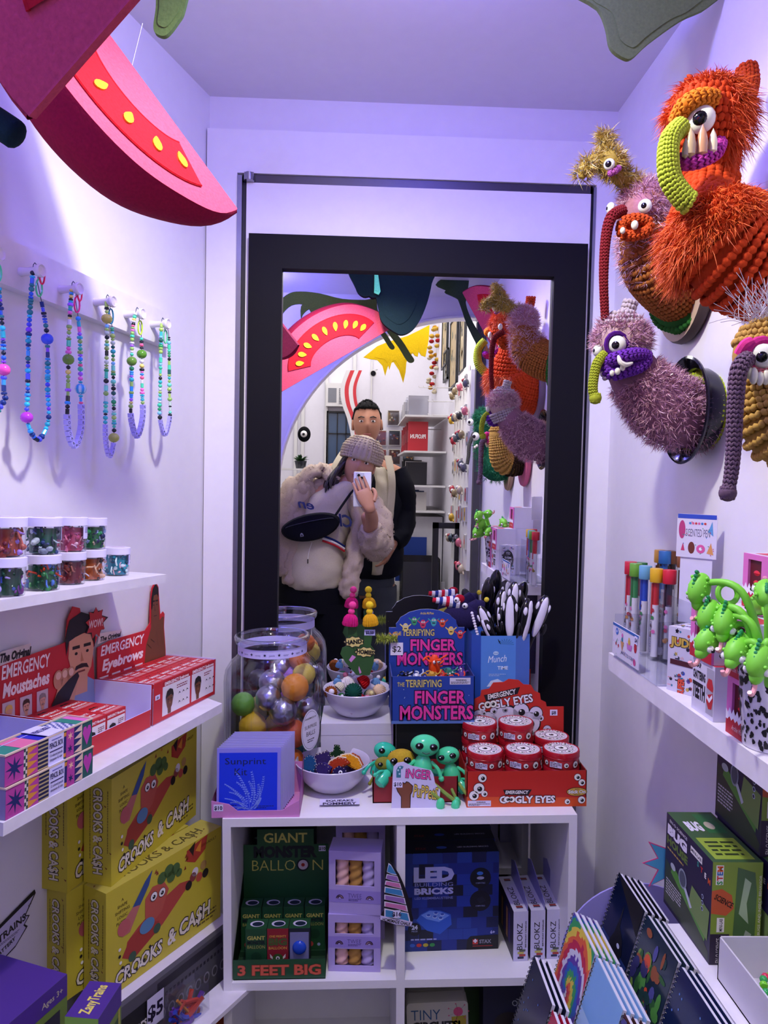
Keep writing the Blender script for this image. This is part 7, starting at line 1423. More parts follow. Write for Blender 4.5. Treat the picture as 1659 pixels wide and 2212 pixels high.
# ================================================================ HANGING FELT FOOD
def wedge(name,lab,T1,T2,vdir,b,th,seeds,cols=('#c84a64','#b81a28','#8a1438','#e8a82c'),off=0):
    T1,T2=Vector(T1),Vector(T2);mid=(T1+T2)/2;u=(T2-T1);a=u.length/2;u.normalize();v=Vector(vdir);v=(v-u*v.dot(u)).normalized();w=u.cross(v)
    M=Matrix(((u.x,v.x,w.x,mid.x),(u.y,v.y,w.y,mid.y),(u.z,v.z,w.z,mid.z),(0,0,0,1)))
    t=thing(name,lab,'felt decoration',M,'felt tomato slices hung from the ceiling'); pk,rd,sk,sd=[c(x,'felt') for x in cols]
    N=40; P=[(-a*cos(pi*i/N)*(1+.02*sin(7*pi*i/N)),b*sin(pi*i/N)**.9) for i in range(N+1)]
    h=lambda v_:.004+th/2*max(0,v_)/b
    g=G(); n=len(P)
    for s_ in(1,-1):
        vs=[(x,y,s_*h(y)) for x,y in P]+[(x,0,s_*h(0)) for x,y in P]; fs=[(i,i+1,n+i+1,n+i) if s_<0 else (i+1,i,n+i,n+i+1) for i in range(n-1)]
        g.add(vs,fs,pk)
    part('flesh',g,t,'pink felt cut face',smooth=False)
    g=G(); rs=[]
    for q in(-1,-.7,-.35,0,.35,.7,1):
        k=1+.13*(1-q*q); rs.append([(x*(1+.02*(1-q*q)),y*k,h(y)*q) for x,y in P])
    g.rings(rs,sk,cap=False,loop=False); g.box((-a,-.002,-.004),(a,.0,.004),pk); part('skin',g,t,'dark rose felt skin',ang=70)
    for s_ in(1,-1):
        F=frame((0,0,s_*.0045),(s_,0,0),(0,b,s_*th/2)); L=sqrt(b*b+th*th/4)
        g=G(); o=[];i_=[]
        for k in range(33):
            q=radians(14)+radians(152)*k/32; o.append((a*.80*cos(q),L*(.10+.72*sin(q)))); i_.append((a*.46*cos(q),L*(.06+.36*sin(q))))
        for k in range(32): g.add([(x,y,.002) for x,y in (o[k],o[k+1],i_[k+1],i_[k])],[(3,2,1,0) if False else (0,1,2,3)],rd,F)
        g.tube([(x,y,.001) for x,y in o],.002,rd,5,F); g.tube([(x,y,.001) for x,y in i_],.002,rd,5,F); part('pulp_band',g,t,'bright red felt band',smooth=False)
        for k in range(seeds):
            q=radians(24)+radians(132)*k/(seeds-1); r1,r2=.62,.54; cx,cy=a*.63*cos(q),L*(.08+.54*sin(q)); d=atan2(cy,cx)
            g=G(); s=a*.052; pts=[]
            for m_ in range(14):
                aa=2*pi*m_/14; x=s*1.25*cos(aa); y=s*.72*sin(aa)*(1-.55*max(0,-cos(aa))); pts.append((cx+x*cos(d)-y*sin(d),cy+x*sin(d)+y*cos(d)))
            g.prism(pts,.002,.0045,sd,F); part('seed',g,t,'yellow felt seed')
    return t
wedge('tomato_slice','largest felt tomato slice in the upper left corner, nearest the viewer, its back in shade',(-.275,.63,1.75),(.10,.445,2.01),(-.55,.05,.83),.165,.07,9)
wedge('tomato_slice','felt tomato slice with four yellow seeds in view, hanging over the necklaces',tuple(wp(100,-100,1.0)),tuple(wp(508,455,1.067)),(-.56,-.66,-.46),.155,.085,7)
wedge('tomato_slice','small felt tomato slice hanging beside the crocheted monsters, seen in the mirror',tuple(mir(1000,632,.30)),tuple(mir(1092,800,.30)),(.6,.1,.5),.15,.06,6)
def leaf(name,lab,pts,Y,col,th=.004,tilt=0,fn=mir,cat='felt decoration',bulge=.012):
    P=[fn(px,py,Y) for px,py in pts]; c0=sum(P,Vector())/len(P); g=G(); m=c(col,'felt'); loc_=[p-c0 for p in P]
    n=len(P)
    rs=[]
    for k,w in((1,-th),(1.0,th)): rs.append([(p.x*k,p.y+w,p.z*k) for p in loc_])
    ar=sum(loc_[i].x*loc_[(i+1)%n].z-loc_[(i+1)%n].x*loc_[i].z for i in range(n))
    pts2=[(p.x,p.z) for p in loc_]; g.prism(pts2,-th,th,m,FR())
    pts3=[(x*.7,z*.7) for x,z in pts2]; g.prism(pts3,-th-bulge*.15,th+bulge*.15,m,FR())
    o=solo(name,g,lab,cat,T(*c0)@RX(tilt),smooth=True,ang=50); return o
def smooth2(pts,n=5):
    P=[Vector((x,y,0)) for x,y in pts]; k=len(P); out=[]
    for i in range(k):
        a,b,c_,d=P[i-1],P[i],P[(i+1)%k],P[(i+2)%k]
        for j in range(n):
            t=j/n; q=.5*((2*b)+(c_-a)*t+(2*a-5*b+4*c_-d)*t*t+(3*b-a-3*c_+d)*t**3); out.append((q.x,q.y))
    return out
leaf('felt_leaf','olive green felt leaf lobe at the top edge left of the ceiling centre',smooth2([(345,-60),(338,20),(333,65),(345,79),(362,78),(385,50),(400,20),(410,-60)]),1.08,'#5f7a44',fn=wp)
leaf('felt_leaf','olive green felt leaf point hanging at the top edge near the right wall',smooth2([(1240,-30),(1290,20),(1308,60),(1318,105),(1345,127),(1365,127),(1400,95),(1470,45),(1530,15),(1560,-40)],4),1.15,'#6f8048',fn=wp)
def dk(px,py,Y): return wp(px,py,Y)
g=G(); P=bez([wp(-90,215,.99),wp(-30,250,.99),wp(20,282,.99),wp(42,298,.99)],5); c0=P[0].copy(); g.tube([p-c0 for p in P],[.019]*(len(P)-3)+[.0175,.014,.008],c('#142c34','felt'),14); solo('felt_cucumber',g,'dark green felt stalk end at the left photo edge below the tomato slice','felt decoration',T(*c0))
leaf('felt_aubergine','large dark teal felt shape hanging at the top of the mirror view',smooth2([(760,560),(768,622),(785,642),(808,640),(816,660),(824,695),(848,716),(870,724),(896,708),(918,668),(932,615),(936,560)]),.52,'#0a1c22',th=.012)
leaf('mint_highlight','mint green highlight modelled as a felt sliver on the dark teal shape in the mirror',[(809,588),(816,588),(822,630),(818,637),(808,633)],.545,'#5fc89a',th=.003)  # highlight on the teal shape, given as a mint-coloured piece
leaf('felt_vine','long olive felt vine with pointed lobes along the top of the arch',smooth2([(606,652),(625,634),(650,630),(690,634),(740,646),(790,648),(811,645),(816,670),(824,682),(845,708),(868,735),(885,762),(895,778),(888,784),(878,778),(862,752),(840,722),(820,695),(800,672),(770,660),(735,655),(712,662),(700,672),(690,690),(676,690),(670,672),(655,658),(630,660),(612,676),(606,690)],3),.30,'#5c7040',th=.0035)
leaf('felt_leaf','dark olive felt leaf and stem by the right side of the mirrored arch',smooth2([(941,615),(965,596),(985,585),(1012,588),(1010,630),(1006,655),(1018,690),(1040,730),(1062,768),(1050,775),(1030,745),(1008,700),(996,665),(985,640),(965,628)],3),.18,'#3f5438',th=.0035)
leaf('felt_sun','yellow felt splash shape with long points hanging beyond the arch',[(785,772),(815,748),(840,738),(880,726),(905,714),(928,702),(926,735),(919,771),(910,768),(903,758),(890,764),(878,782),(876,805),(871,827),(862,800),(850,782),(840,786),(836,798),(832,812),(826,790),(815,778),(800,776)],-.45,'#f0c818',th=.004)
g=G(); a=wp(308,50,1.04);b=wp(285,142,1.04); g.tube([a-b,(0,0,0)],.0004,c('#c8c8d8','gloss'),4); solo('hanging_thread',g,'clear thread holding up the tomato slice over the necklaces','thread',T(*b))
# ================================================================ PEOPLE (seen in the mirror)
def lump(g,amp,sc,seed=0,i0=0):
    "push vertices in and out for plush or folded cloth"
    n=len(g.v); nor=[Vector((0,0,0)) for _ in range(n)]
    for f in g.f:
        a,b,c_=g.v[f[0]],g.v[f[1]],g.v[f[2]]; q=(b-a).cross(c_-a)
        for i in f: nor[i]+=q
    s=Vector((seed,seed*1.7,seed*.3))
    for i in range(i0,n):
        if nor[i].length>0: g.v[i]=g.v[i]+nor[i].normalized()*amp*(noise.noise(g.v[i]*sc+s)+.5*noise.noise(g.v[i]*sc*2.3+s))
    return g
def body_rings(g,secs,m,n=40,sub=5,cap=True):
    "secs: (x,y,z,rx,ry) cross sections, smoothly interpolated"
    V_=[Vector((s[0],s[1],s[2])) for s in secs];W_=[Vector((s[3],s[4],0)) for s in secs]; A=bez(V_,sub);B=bez(W_,sub)
    return g.rings([[(p.x+q.x*cos(2*pi*i/n),p.y+q.y*sin(2*pi*i/n)*(1 if sin(2*pi*i/n)<0 else 1),p.z) for i in range(n)] for p,q in zip(A,B)],m,None,cap)
def skin_body(name,t,nodes,edges,m):
    me=bpy.data.meshes.new(name); me.from_pydata([n[:3] for n in nodes],edges,[]); o=bpy.data.objects.new(name,me); COL.objects.link(o)
    md=o.modifiers.new('s','SKIN'); me.materials.append(m)
    for i,n in enumerate(nodes): me.skin_vertices[0].data[i].radius=(n[3],n[3] if len(n)<5 else n[4]); me.skin_vertices[0].data[i].use_root=(i==0)
    sb=o.modifiers.new('d','SUBSURF'); sb.levels=2; sb.render_levels=2; md.use_smooth_shade=True
    dg=bpy.context.evaluated_depsgraph_get(); me2=bpy.data.meshes.new_from_object(o.evaluated_get(dg)); me2.name=name
    o.modifiers.clear(); o.data=me2; o.parent=t; return o
def head(t,M,s,skin,mouthcol='#a05a50'):
    g=G(); m=c(skin,'skin'); rs=[]; nu,nv=40,30
    for j in range(1,nv):
        th=pi*j/nv; z=-cos(th); row=[]
        for i in range(nu):
            a=2*pi*i/nu; rx,ry,rz=.073,.094,.118
            k=1.0
            x=sin(th)*cos(a);y=sin(th)*sin(a)
            if z<0: k=1-.30*(-z)**1.5
            X=x*rx*k;Y=y*ry*(k if y<0 else 1-.15*max(0,-z));Z=z*rz
            if y>0: # face side (+y)
                Y*=.94; cx=X/.073
                Y+= .021*exp(-(X/.011)**2)*exp(-((Z+.018)/.017)**2)+.010*exp(-(X/.009)**2)*exp(-((Z-.008)/.02)**2)
                for e in(-1,1): Y-=.011*exp(-((X-e*.030)/.015)**2)*exp(-((Z-.012)/.010)**2); Y+=.004*exp(-((X-e*.03)/.02)**2)*exp(-((Z-.030)/.008)**2)
                Y+=.005*exp(-(X/.02)**2)*exp(-((Z+.055)/.009)**2)+.008*exp(-(X/.02)**2)*exp(-((Z+.092)/.014)**2); Y-=.004*exp(-(X/.022)**2)*exp(-((Z+.068)/.006)**2)
            row.append((X*s,Y*s,Z*s))
        rs.append(row)
    g.rings(rs,m,M)
    part('head',g,t,ang=180)
    for e in(-1,1):
        g=G(); g.sph((e*.030*s,.073*s,.011*s),(.0125*s,.009*s,.0065*s),c('#e8e0dc','gloss'),12,8,M); g.sph((e*.030*s,.0795*s,.011*s),(.0055*s,.004*s,.0055*s),c('#20140f','gloss'),10,8,M); part('eye',g,t)
        g=G(); g.tube([M@Vector(p) for p in((e*.014*s,.083*s,.030*s),(e*.030*s,.084*s,.035*s),(e*.046*s,.073*s,.029*s))],.003*s,c('#14100f'),6); part('eyebrow',g,t)
        g=G(); g.sph((e*.074*s,-.002*s,-.005*s),(.008*s,.018*s,.030*s),m,12,10,M); part('ear',g,t)
    g=G(); g.sph((0,.082*s,-.0555*s),(.022*s,.006*s,.005*s),c(mouthcol,'skin'),14,8,M); g.sph((0,.0815*s,-.0625*s),(.018*s,.006*s,.005*s),c(mouthcol,'skin'),14,8,M); part('lips',g,t)
def hand(t,base,d,palm_n,s,skin,curl,thumb_side=1,name='hand',spread=.0):
    "palm with five separately bent fingers; d finger direction, palm_n the way the palm faces"
    d=Vector(d).normalized();pn=Vector(palm_n);pn=(pn-d*pn.dot(d)).normalized();sd=d.cross(pn)*thumb_side; b=Vector(base); m=c(skin,'skin'); g=G()
    g.rings([[b+d*(z*s)+sd*(rx*s*cos(a))+pn*(ry*s*sin(a)) for a in [2*pi*i/16 for i in range(16)]] for z,rx,ry in((-.03,.024,.019),(0,.028,.018),(.03,.037,.016),(.06,.041,.014),(.082,.038,.012),(.09,.03,.009))],m)
    for k,(off,l) in enumerate(((.030,.072),(.010,.080),(-.011,.074),(-.030,.058))):
        p=b+d*(.082*s)+sd*(off*s); cu=curl[k]; P=[p-d*.01*s,p]; ang=0; dd=d
        for seg,q in((.42,.35),(.32,.4),(.26,.25)):
            ang+=cu*q; dd=d*cos(ang)+pn*sin(ang)+sd*spread*off*8; P.append(P[-1]+dd.normalized()*l*seg*s)
        P2=bez(P,4); n=len(P2); g.tube(P2,[(.0092-.0028*i/n)*s for i in range(n-2)]+[.0052*s,.003*s],m,10)
    p=b+sd*.030*s+d*.015*s; P=[p,p+sd*.020*s+d*.022*s+pn*.008*s,p+sd*.026*s+d*.045*s+pn*(.014+.012*curl[4])*s,p+sd*(.026-.012*curl[4])*s+d*.064*s+pn*(.018+.018*curl[4])*s]
    P2=bez(P,4); n=len(P2); g.tube(P2,[(.0115-.003*i/n)*s for i in range(n-2)]+[.007*s,.004*s],m,10)
    return part(name,g,t,ang=180)
def MM(px,py,Y): return mir(px,py,Y)
# ---- woman
Y0=-.34
base=MM(675,1250,Y0); t=thing('person','person in beige fleece coat and knitted hat holding up a white phone','person',T(base.x,Y0,0))
wo=Vector((base.x,Y0,0))
def L(px,py,Y=Y0): return MM(px,py,Y)-wo
SK='#b98468'
sh=L(700,1075); hp=L(675,1235); hd=L(776,1004,Y0+.02)
nodes=[(hp.x,0,.93,.12,.10),(hp.x,0,1.08,.11,.09),(sh.x-.0,-.01,1.33,.10,.08),(sh.x+.06,-.01,1.42,.055),(hd.x-.01,hd.y-.01,hd.z-.075,.046),(hd.x,hd.y,hd.z,.06),
 (hp.x-.09,0,.86,.095),(hp.x-.09,.02,.48,.062),(hp.x-.09,-.02,.09,.04),(hp.x-.09,.08,.035,.035),(hp.x+.09,0,.86,.095),(hp.x+.09,.02,.48,.062),(hp.x+.09,-.02,.09,.04),(hp.x+.09,.08,.035,.035)]
RSH=L(800,1085,Y0+.0);REL=L(812,1175,Y0+.10);RWR=L(789,1108,-.085); LSH=L(632,1060,Y0-.02);LEL=L(612,1150,Y0);LWR=L(622,1235,Y0+.05)
k=len(nodes); nodes+=[(RSH.x-.01,RSH.y,RSH.z-.01,.038),(REL.x,REL.y,REL.z,.04),(RWR.x,RWR.y,RWR.z,.026),(LSH.x+.03,LSH.y-.01,LSH.z-.02,.035),(LEL.x+.01,LEL.y+.04,LEL.z,.03),(LWR.x+.03,LWR.y+.06,LWR.z,.025)]
skin_body('body',t,nodes,[(0,1),(1,2),(2,3),(3,4),(4,5),(0,6),(6,7),(7,8),(8,9),(0,10),(10,11),(11,12),(12,13),(2,k),(k,k+1),(k+1,k+2),(2,k+3),(k+3,k+4),(k+4,k+5)],c(SK,'skin'))
HM=T(*hd)@RY(.26)@RX(.05)
head(t,HM,.98,SK)
g=G(); PN=c('#0a0b14','cloth')
body_rings(g,[(hp.x,0,.99,.165,.12),(hp.x,0,.9,.17,.125),(hp.x,0,.82,.165,.12)],PN)
for e in(-1,1): body_rings(g,[(hp.x+e*.085,0,.86,.095,.11),(hp.x+e*.09,.01,.5,.072,.085),(hp.x+e*.09,0,.1,.05,.06)],PN,24)
part('trousers',g,t,'black trousers')
for e in(-1,1):
    g=G(); body_rings(g,[(hp.x+e*.09,.03,.11,.05,.07),(hp.x+e*.09,.04,.06,.052,.11),(hp.x+e*.09,.045,.0,.054,.13)],c('#d8d4d0','cloth'),20); part('shoe',g,t)
SW=c('#c8bca8','cloth'); g=G()
body_rings(g,[(L(682,1272).x,.02,L(682,1272).z,.10,.09),(L(680,1255).x,.02,L(680,1255).z,.143,.125),(L(680,1215).x,.02,L(680,1215).z,.150,.135),(L(688,1160).x,.01,L(688,1160).z,.142,.125),(L(704,1110).x,0,L(704,1110).z,.140,.115),(L(722,1072).x,0,L(722,1072).z,.115,.10),(L(736,1054).x,0,L(736,1054).z,.08,.08),(L(752,1044).x,.0,L(752,1044).z,.050,.06)],SW,56,6)
lump(g,.014,9,3); part('sweatshirt',g,t,'cream sweatshirt',ang=180)
# chest lettering and stripes (wearer's side facing +y)
def chest(px,py,lift=.0):
    p=L(px,py); return p
def chframe(px,py,out,tilt=0): p=L(px,py); return frame((p.x,out,p.z),(-cos(tilt),0,-sin(tilt)),(sin(tilt)*0,0,1))
g=G(); NB='#1c2a6a'
g.text(chframe(742,1133,.128,-.15),'Ch',0,0,.055,NB,0,w=.075,bold=.03,shear=.35); g.text(chframe(664,1096,.124,-.15),'en',0,0,.042,NB,0,w=.075,bold=.02,shear=.35)
part('chest_lettering',g,t,'navy script lettering')
g=G()
for k,(cc,z) in enumerate((('#1c2a6a',0),('#e8e4e0',-.011),('#b82a34',-.022))):
    P=bez([L(700,1152)+Vector((0,.150,z)),L(725,1162)+Vector((0,.138,z)),L(745,1176)+Vector((0,.105,z))],5); g.tube([p for p in P],.0055,c(cc,'cloth'),6)
part('chest_stripes',g,t,'navy, white and red stripes')
g=G(); P=bez([L(678,1166)+Vector((0,.14,0)),L(672,1185)+Vector((0,.152,0)),L(670,1200)+Vector((0,.155,0))],4); g.tube(P,.0015,c('#e8e4dc'),5); g.tube([P[-1],P[-1]-Vector((0,0,.02))],.0025,c('#2a2420'),6); part('drawstring',g,t)
# fleece coat
FL=c('#b8a494','fuzz',.95)
def fleece(name,fn,lab,amp=.013):
    g=G(); fn(g); lump(g,amp*1.3,30,5); 
    sm=[]
    for i in range(0,len(g.f),1):
        f=g.f[i]; a,b,c_=g.v[f[0]],g.v[f[1]],g.v[f[2]]; q=(b-a).cross(c_-a)
        if q.length>1e-9 and R.random()<.55: sm.append(((a+b+c_)/3,q.normalized()))
    fuzz(g,sm,min(3500,len(sm)*2),.011,.0009,c('#cbb8a6','fuzz',.9),.9)
    part(name,g,t,lab,ang=180)
fleece('coat_sleeve',lambda g:g.tube(bez([L(668,1045,Y0-.0),L(636,1072,Y0+.03),L(618,1130,Y0+.06),L(612,1190,Y0+.07),L(618,1240,Y0+.08)],8),[.055,.062,.07,.074,.076,.077,.078,.078,.078,.078,.078,.077,.076,.075,.074,.073,.072,.072,.071,.070,.07,.069,.068,.067,.066,.065,.064,.063,.062,.06,.058,.055,.045][:33],FL,26),'beige fleece sleeve hanging down')
fleece('coat_sleeve',lambda g:g.tube(bez([RSH+Vector((-.02,-.02,.01)),L(814,1130,Y0+.02),L(812,1175,Y0+.08),L(806,1165,Y0+.15),L(799,1138,Y0+.19)],8),[.055,.06,.064,.068,.07,.072,.074,.075,.076,.077,.078,.079,.08,.081,.081,.08,.078,.076,.074,.072,.071,.07,.069,.067,.066,.064,.062,.06,.058,.056,.054,.051,.046],FL,28),'beige fleece sleeve bent up to the phone')
fleece('coat_front',lambda g:body_rings(g,[(L(757,1075).x,.05,L(757,1070).z,.03,.05),(L(772,1120).x,.07,L(770,1120).z,.034,.06),(L(768,1190).x,.08,L(768,1190).z,.045,.055),(L(757,1240).x,.09,L(757,1240).z,.045,.05),(L(755,1272).x,.09,L(755,1275).z,.042,.045),(L(755,1283).x,.09,L(755,1283).z,.02,.02)],FL,28,6),'hanging front edge of the coat')
fleece('coat_back',lambda g:body_rings(g,[(L(640,1235).x,-.08,L(640,1235).z,.13,.09),(L(660,1150).x,-.07,L(660,1150).z,.17,.10),(L(672,1075).x,-.05,L(672,1075).z,.16,.09),(L(700,1042).x,-.04,L(700,1042).z,.11,.075),(L(735,1030).x,-.04,L(735,1030).z,.06,.05)],FL,36,6),'back and shoulders of the fleece coat')
fleece('coat_front',lambda g:body_rings(g,[(L(652,1050).x,.03,L(652,1046).z,.05,.06),(L(640,1090).x,.06,L(640,1090).z,.055,.06),(L(634,1150).x,.07,L(634,1150).z,.055,.055),(L(632,1210).x,.08,L(632,1210).z,.05,.05),(L(634,1250).x,.08,L(634,1250).z,.045,.05),(L(636,1262).x,.08,L(636,1262).z,.02,.02)],FL,28,6),'left front of the coat')
fleece('coat_collar',lambda g:g.tube(bez([L(640,1052,Y0+.06),L(668,1022,Y0+.04),L(700,1015,Y0-.02),L(720,1040,Y0+.06)],6),.030,FL,16),'fleece collar')
# bag
t2=thing('crossbody_bag','black crossbody bag worn across the cream sweatshirt','bag',T(*(wo+L(676,1130)+Vector((0,.165,0))))@RY(-.22)); g=G(); BK=c('#0b0c14','cloth')
g.rings([[(x*kx,yy,z*kz) for x,z in [(.135*cos(a)*(1 if abs(cos(a))<.8 else 1),.062*sin(a)*(1.12 if sin(a)<0 else .85)) for a in [2*pi*i/32 for i in range(32)]]] for yy,kx,kz in((-.03,.9,.88),(-.022,1,1),(.015,1,1),(.03,.93,.9),(.034,.8,.75))],BK); part('bag_body',g,t2)
g=G(); g.tube([(.11*cos(a),.036,.012+.008*sin(a)) for a in [pi*k/12 for k in range(13)]],.0018,c('#2a2c38'),6); part('zip',g,t2)
g=G(); f=frame((-.045,.0365,-.032),(-1,0,0),(0,0,1)); g.poly(f,[(-.008,-.008),(.008,-.008),(.006,.004),(0,.009),(-.006,.004)],'#8a8c98',0); g.poly(f,[(-.006,-.006),(.006,-.006),(.0,.004)],'#0b0c14',1); part('badge',g,t2,'small grey badge')
g=G(); W0=wo+L(676,1130)+Vector((0,.165,0)); I=t2.matrix_world.inverted(); P=bez([wo+L(728,1108)+Vector((0,.165,0)),wo+L(745,1083)+Vector((0,.14,0)),wo+L(760,1062)+Vector((0,.09,0)),wo+L(768,1052)+Vector((0,.0,0))],6); g.tube([I@p for p in P],.015,BK,10,flat=.25); part('strap',g,t2)
# hair and hat
g=G(); HC=c('#21161c','gloss',.45)
for k in range(46):
    a=R.uniform(-.5,.55); s0=HM@Vector((-.066+R.uniform(-.01,.02),R.uniform(-.06,.045),.03)); e0=L(712+R.uniform(-14,22),1062+R.uniform(-18,12),Y0+.04+R.uniform(-.03,.06)); mid_=HM@Vector((-.088+R.uniform(-.012,.012),R.uniform(-.05,.04),-.06)); m2=(mid_+e0)/2+Vector((-.01,.01,0)); P=bez([s0,mid_,m2,e0],6); g.tube(P,[.010]*(len(P)-6)+[.009,.008,.007,.005,.003,.001],HC,7)
for k in range(16):
    s0=HM@Vector((.060,R.uniform(-.05,.02),.03)); e0=HM@Vector((.058,R.uniform(-.05,.0),-.14)); P=bez([s0,(s0+e0)/2+Vector((.015,0,0)),e0],5); g.tube(P,[.009]*(len(P)-2)+[.006,.002],HC,7)
part('hair',g,t,'long dark hair')
g=G(); HT=c('#b5a48e','yarn'); rs=[]
for z,r in((.018,.103),(.03,.108),(.055,.108),(.085,.100),(.11,.083),(.13,.057),(.14,.03),(.143,.008)): rs.append([(r*.83*cos(a)*(1+.03*cos(22*a)),r*1.02*sin(a)*(1+.03*cos(22*a))-.006,z) for a in [2*pi*i/110 for i in range(110)]])
g.rings(rs,HT,HM,cap=True); knit(g,[HM@Vector((0,-.004,z)) for z in(.018,.045,.075,.105,.128)],[.097,.10,.098,.082,.055],HT,26,.012,1.1); part('knitted_hat',g,t,'oatmeal knitted hat',ang=180)
# phone at the camera position with hand
M1=T(0,0,CZ)
g=G(); PW=c('#dcdce4','gloss'); g.rbox((-.028,-.018,-.128),(.049,-.009,.024),PW,.004); t3=solo('phone',g,'white phone held up to the mirror','phone',M1)
g=G(); g.rbox((-.018,-.009,-.012),(.016,-.0065,.018),c('#c4c6d0','gloss'),.003); part('camera_plate',g,t3)
for x,z in((-.006,.008),(.006,-.003)):
    g=G(); g.lathe([(0,0),(.0065,0),(.0065,.002),(.0045,.0021),(0,.0012)],c('#0c0c12','gloss',.1),18,frame((x,-.0065,z),(-1,0,0),(0,0,1))); part('lens',g,t3,'black lens')
wr=RWR; 
def HW(px,py,Y): return L(px,py,Y)
# fingers wrap the front of the phone from its lower edge
hand(t,L(797,1094,.008),(-.42,-.06,1),(-.1,-1,.0),.88,SK,(.28,.24,.28,.4,.5),1,'right_hand')
g=G(); g.tube(bez([L(800,1140,Y0+.19),L(803,1118,-.07),L(798,1099,.0)],5),[.034,.033,.032,.031,.030,.029,.028,.027,.026,.025,.026],c(SK,'skin'),16); part('forearm',g,t,ang=180)
hand(t,L(640,1225,Y0+.02),(0.35,.1,-1),(1,.3,0),.85,SK,(.6,.6,.6,.6,.3),1,'left_hand')
# ---- man
Y1=-.78
b2=MM(785,1200,Y1); t=thing('person','taller person behind in black jacket with cream straps and short black hair','person',T(b2.x,Y1,0)); wo=Vector((b2.x,Y1,0))
def L(px,py,Y=Y1): return MM(px,py,Y)-wo
SK2='#b07a5e'; hd=L(793,916,Y1+.02); sh=L(787,1010); 
nodes=[(0,0,.95,.13,.10),(0,0,1.2,.13,.10),(sh.x,0,1.47,.13,.09),(hd.x-.0,0,1.60,.052),(hd.x,hd.y,hd.z-.05,.055),(hd.x,hd.y,hd.z+.01,.06),(-.1,0,.88,.1),(-.1,.02,.5,.065),(-.1,-.02,.09,.042),(-.1,.09,.035,.036),(.1,0,.88,.1),(.1,.02,.5,.065),(.1,-.02,.09,.042),(.1,.09,.035,.036)]
R1=L(862,1022);R2=L(872,1105,Y1-.03);R3=L(848,1180,Y1+.08);L1=L(700,1020);L2=L(690,1110);L3=L(710,1180,Y1+.05)
k=len(nodes); nodes+=[(*R1,.055),(*R2,.045),(*R3,.03),(*L1,.055),(*L2,.045),(*L3,.03)]
skin_body('body',t,nodes,[(0,1),(1,2),(2,3),(3,4),(4,5),(0,6),(6,7),(7,8),(8,9),(0,10),(10,11),(11,12),(12,13),(2,k),(k,k+1),(k+1,k+2),(2,k+3),(k+3,k+4),(k+4,k+5)],c(SK2,'skin'))
HM=T(*hd)@RY(-.02)@RX(-.03); head(t,HM,1.02,SK2)
g=G(); HB=c('#0c0b0e','cloth')
rs=[]
def hs(a,z):
    th=acos(max(-1,min(1,z/.124))); rx,ry=.079,.101; fr=max(0,sin(a)); k_=1.04
    if z<.072: k_=1.04-.34*min(1,fr*3) if fr>0 else 1.04
    return (rx*k_*sin(th)*cos(a),ry*k_*sin(th)*sin(a)-.004,z)
for z in(-.03,0,.03,.055,.07,.078,.09,.104,.115,.1235): rs.append([hs(2*pi*i/60,z) for i in range(60)])
g.rings(rs,HB,HM@Matrix.Scale(1.02,4),cap=True); lump(g,.006,50,2); fuzz(g,[(HM@Vector((.075*sin(a)*cos(b),.097*sin(a)*sin(b),.121*cos(a))),HM.to_3x3()@Vector((sin(a)*cos(b),sin(a)*sin(b),cos(a)))) for a,b in [(R.uniform(0,.95),R.uniform(0,6.28)) for _ in range(300)]],1500,.013,.0012,HB,.9)
part('hair',g,t,'short black hair',ang=180)
JN=c('#4a5058','cloth'); g=G(); body_rings(g,[(0,0,1.02,.165,.12),(0,0,.9,.17,.125),(0,0,.84,.165,.12)],JN)
for e in(-1,1): body_rings(g,[(e*.085,0,.88,.1,.115),(e*.1,.01,.5,.085,.09),(e*.1,0,.06,.075,.08)],JN,24)
lump(g,.006,12,4); part('jeans',g,t,'grey blue jeans',ang=180)
for e in(-1,1):
    g=G(); body_rings(g,[(e*.1,.03,.10,.05,.08),(e*.1,.05,.05,.055,.13),(e*.1,.05,.0,.055,.145)],c('#1a1a1e','cloth'),20); part('shoe',g,t)
JK=c('#10121c','cloth'); g=G()
body_rings(g,[(.01,0,L(0,1232).z,.16,.13),(.01,0,L(0,1215).z,.20,.15),(.01,0,L(0,1130).z,.20,.145),(.0,0,L(0,1060).z,.205,.135),(.0,0,L(0,1015).z,.19,.12),(.0,0,L(0,990).z,.12,.095),(.0,0,L(0,975).z,.075,.07)],JK,48,6); lump(g,.012,9,8); part('jacket',g,t,'black padded jacket',ang=180)
for P,nm in(([R1+Vector((-.02,0,.01)),L(868,1050),R2,L(866,1150,Y1+.03),R3+Vector((0,.0,.02))],'s'),([L1+Vector((.02,0,.01)),L(690,1050),L2,L(690,1150,Y1+.03),L3+Vector((0,.0,.02))],'s')):
    g=G(); Q=bez(P,7); n=len(Q); g.tube(Q,[.062+.012*sin(pi*i/n)-.012*i/n for i in range(n)],JK,24); lump(g,.010,14,1); part('jacket_sleeve',g,t,'black padded sleeve',ang=180)
CR=c('#c4baa4','cloth'); g=G()
for P,w in(([L(748,968,Y1+.10),L(728,1000,Y1+.14),L(712,1040,Y1+.155),L(706,1090,Y1+.155)],.030),([L(838,985,Y1+.10),L(846,1030,Y1+.14),L(846,1070,Y1+.145),L(842,1110,Y1+.15)],.022)): g.tube(bez(P,6),w,CR,14,flat=.3)
part('backpack_strap',g,t,'cream padded straps')
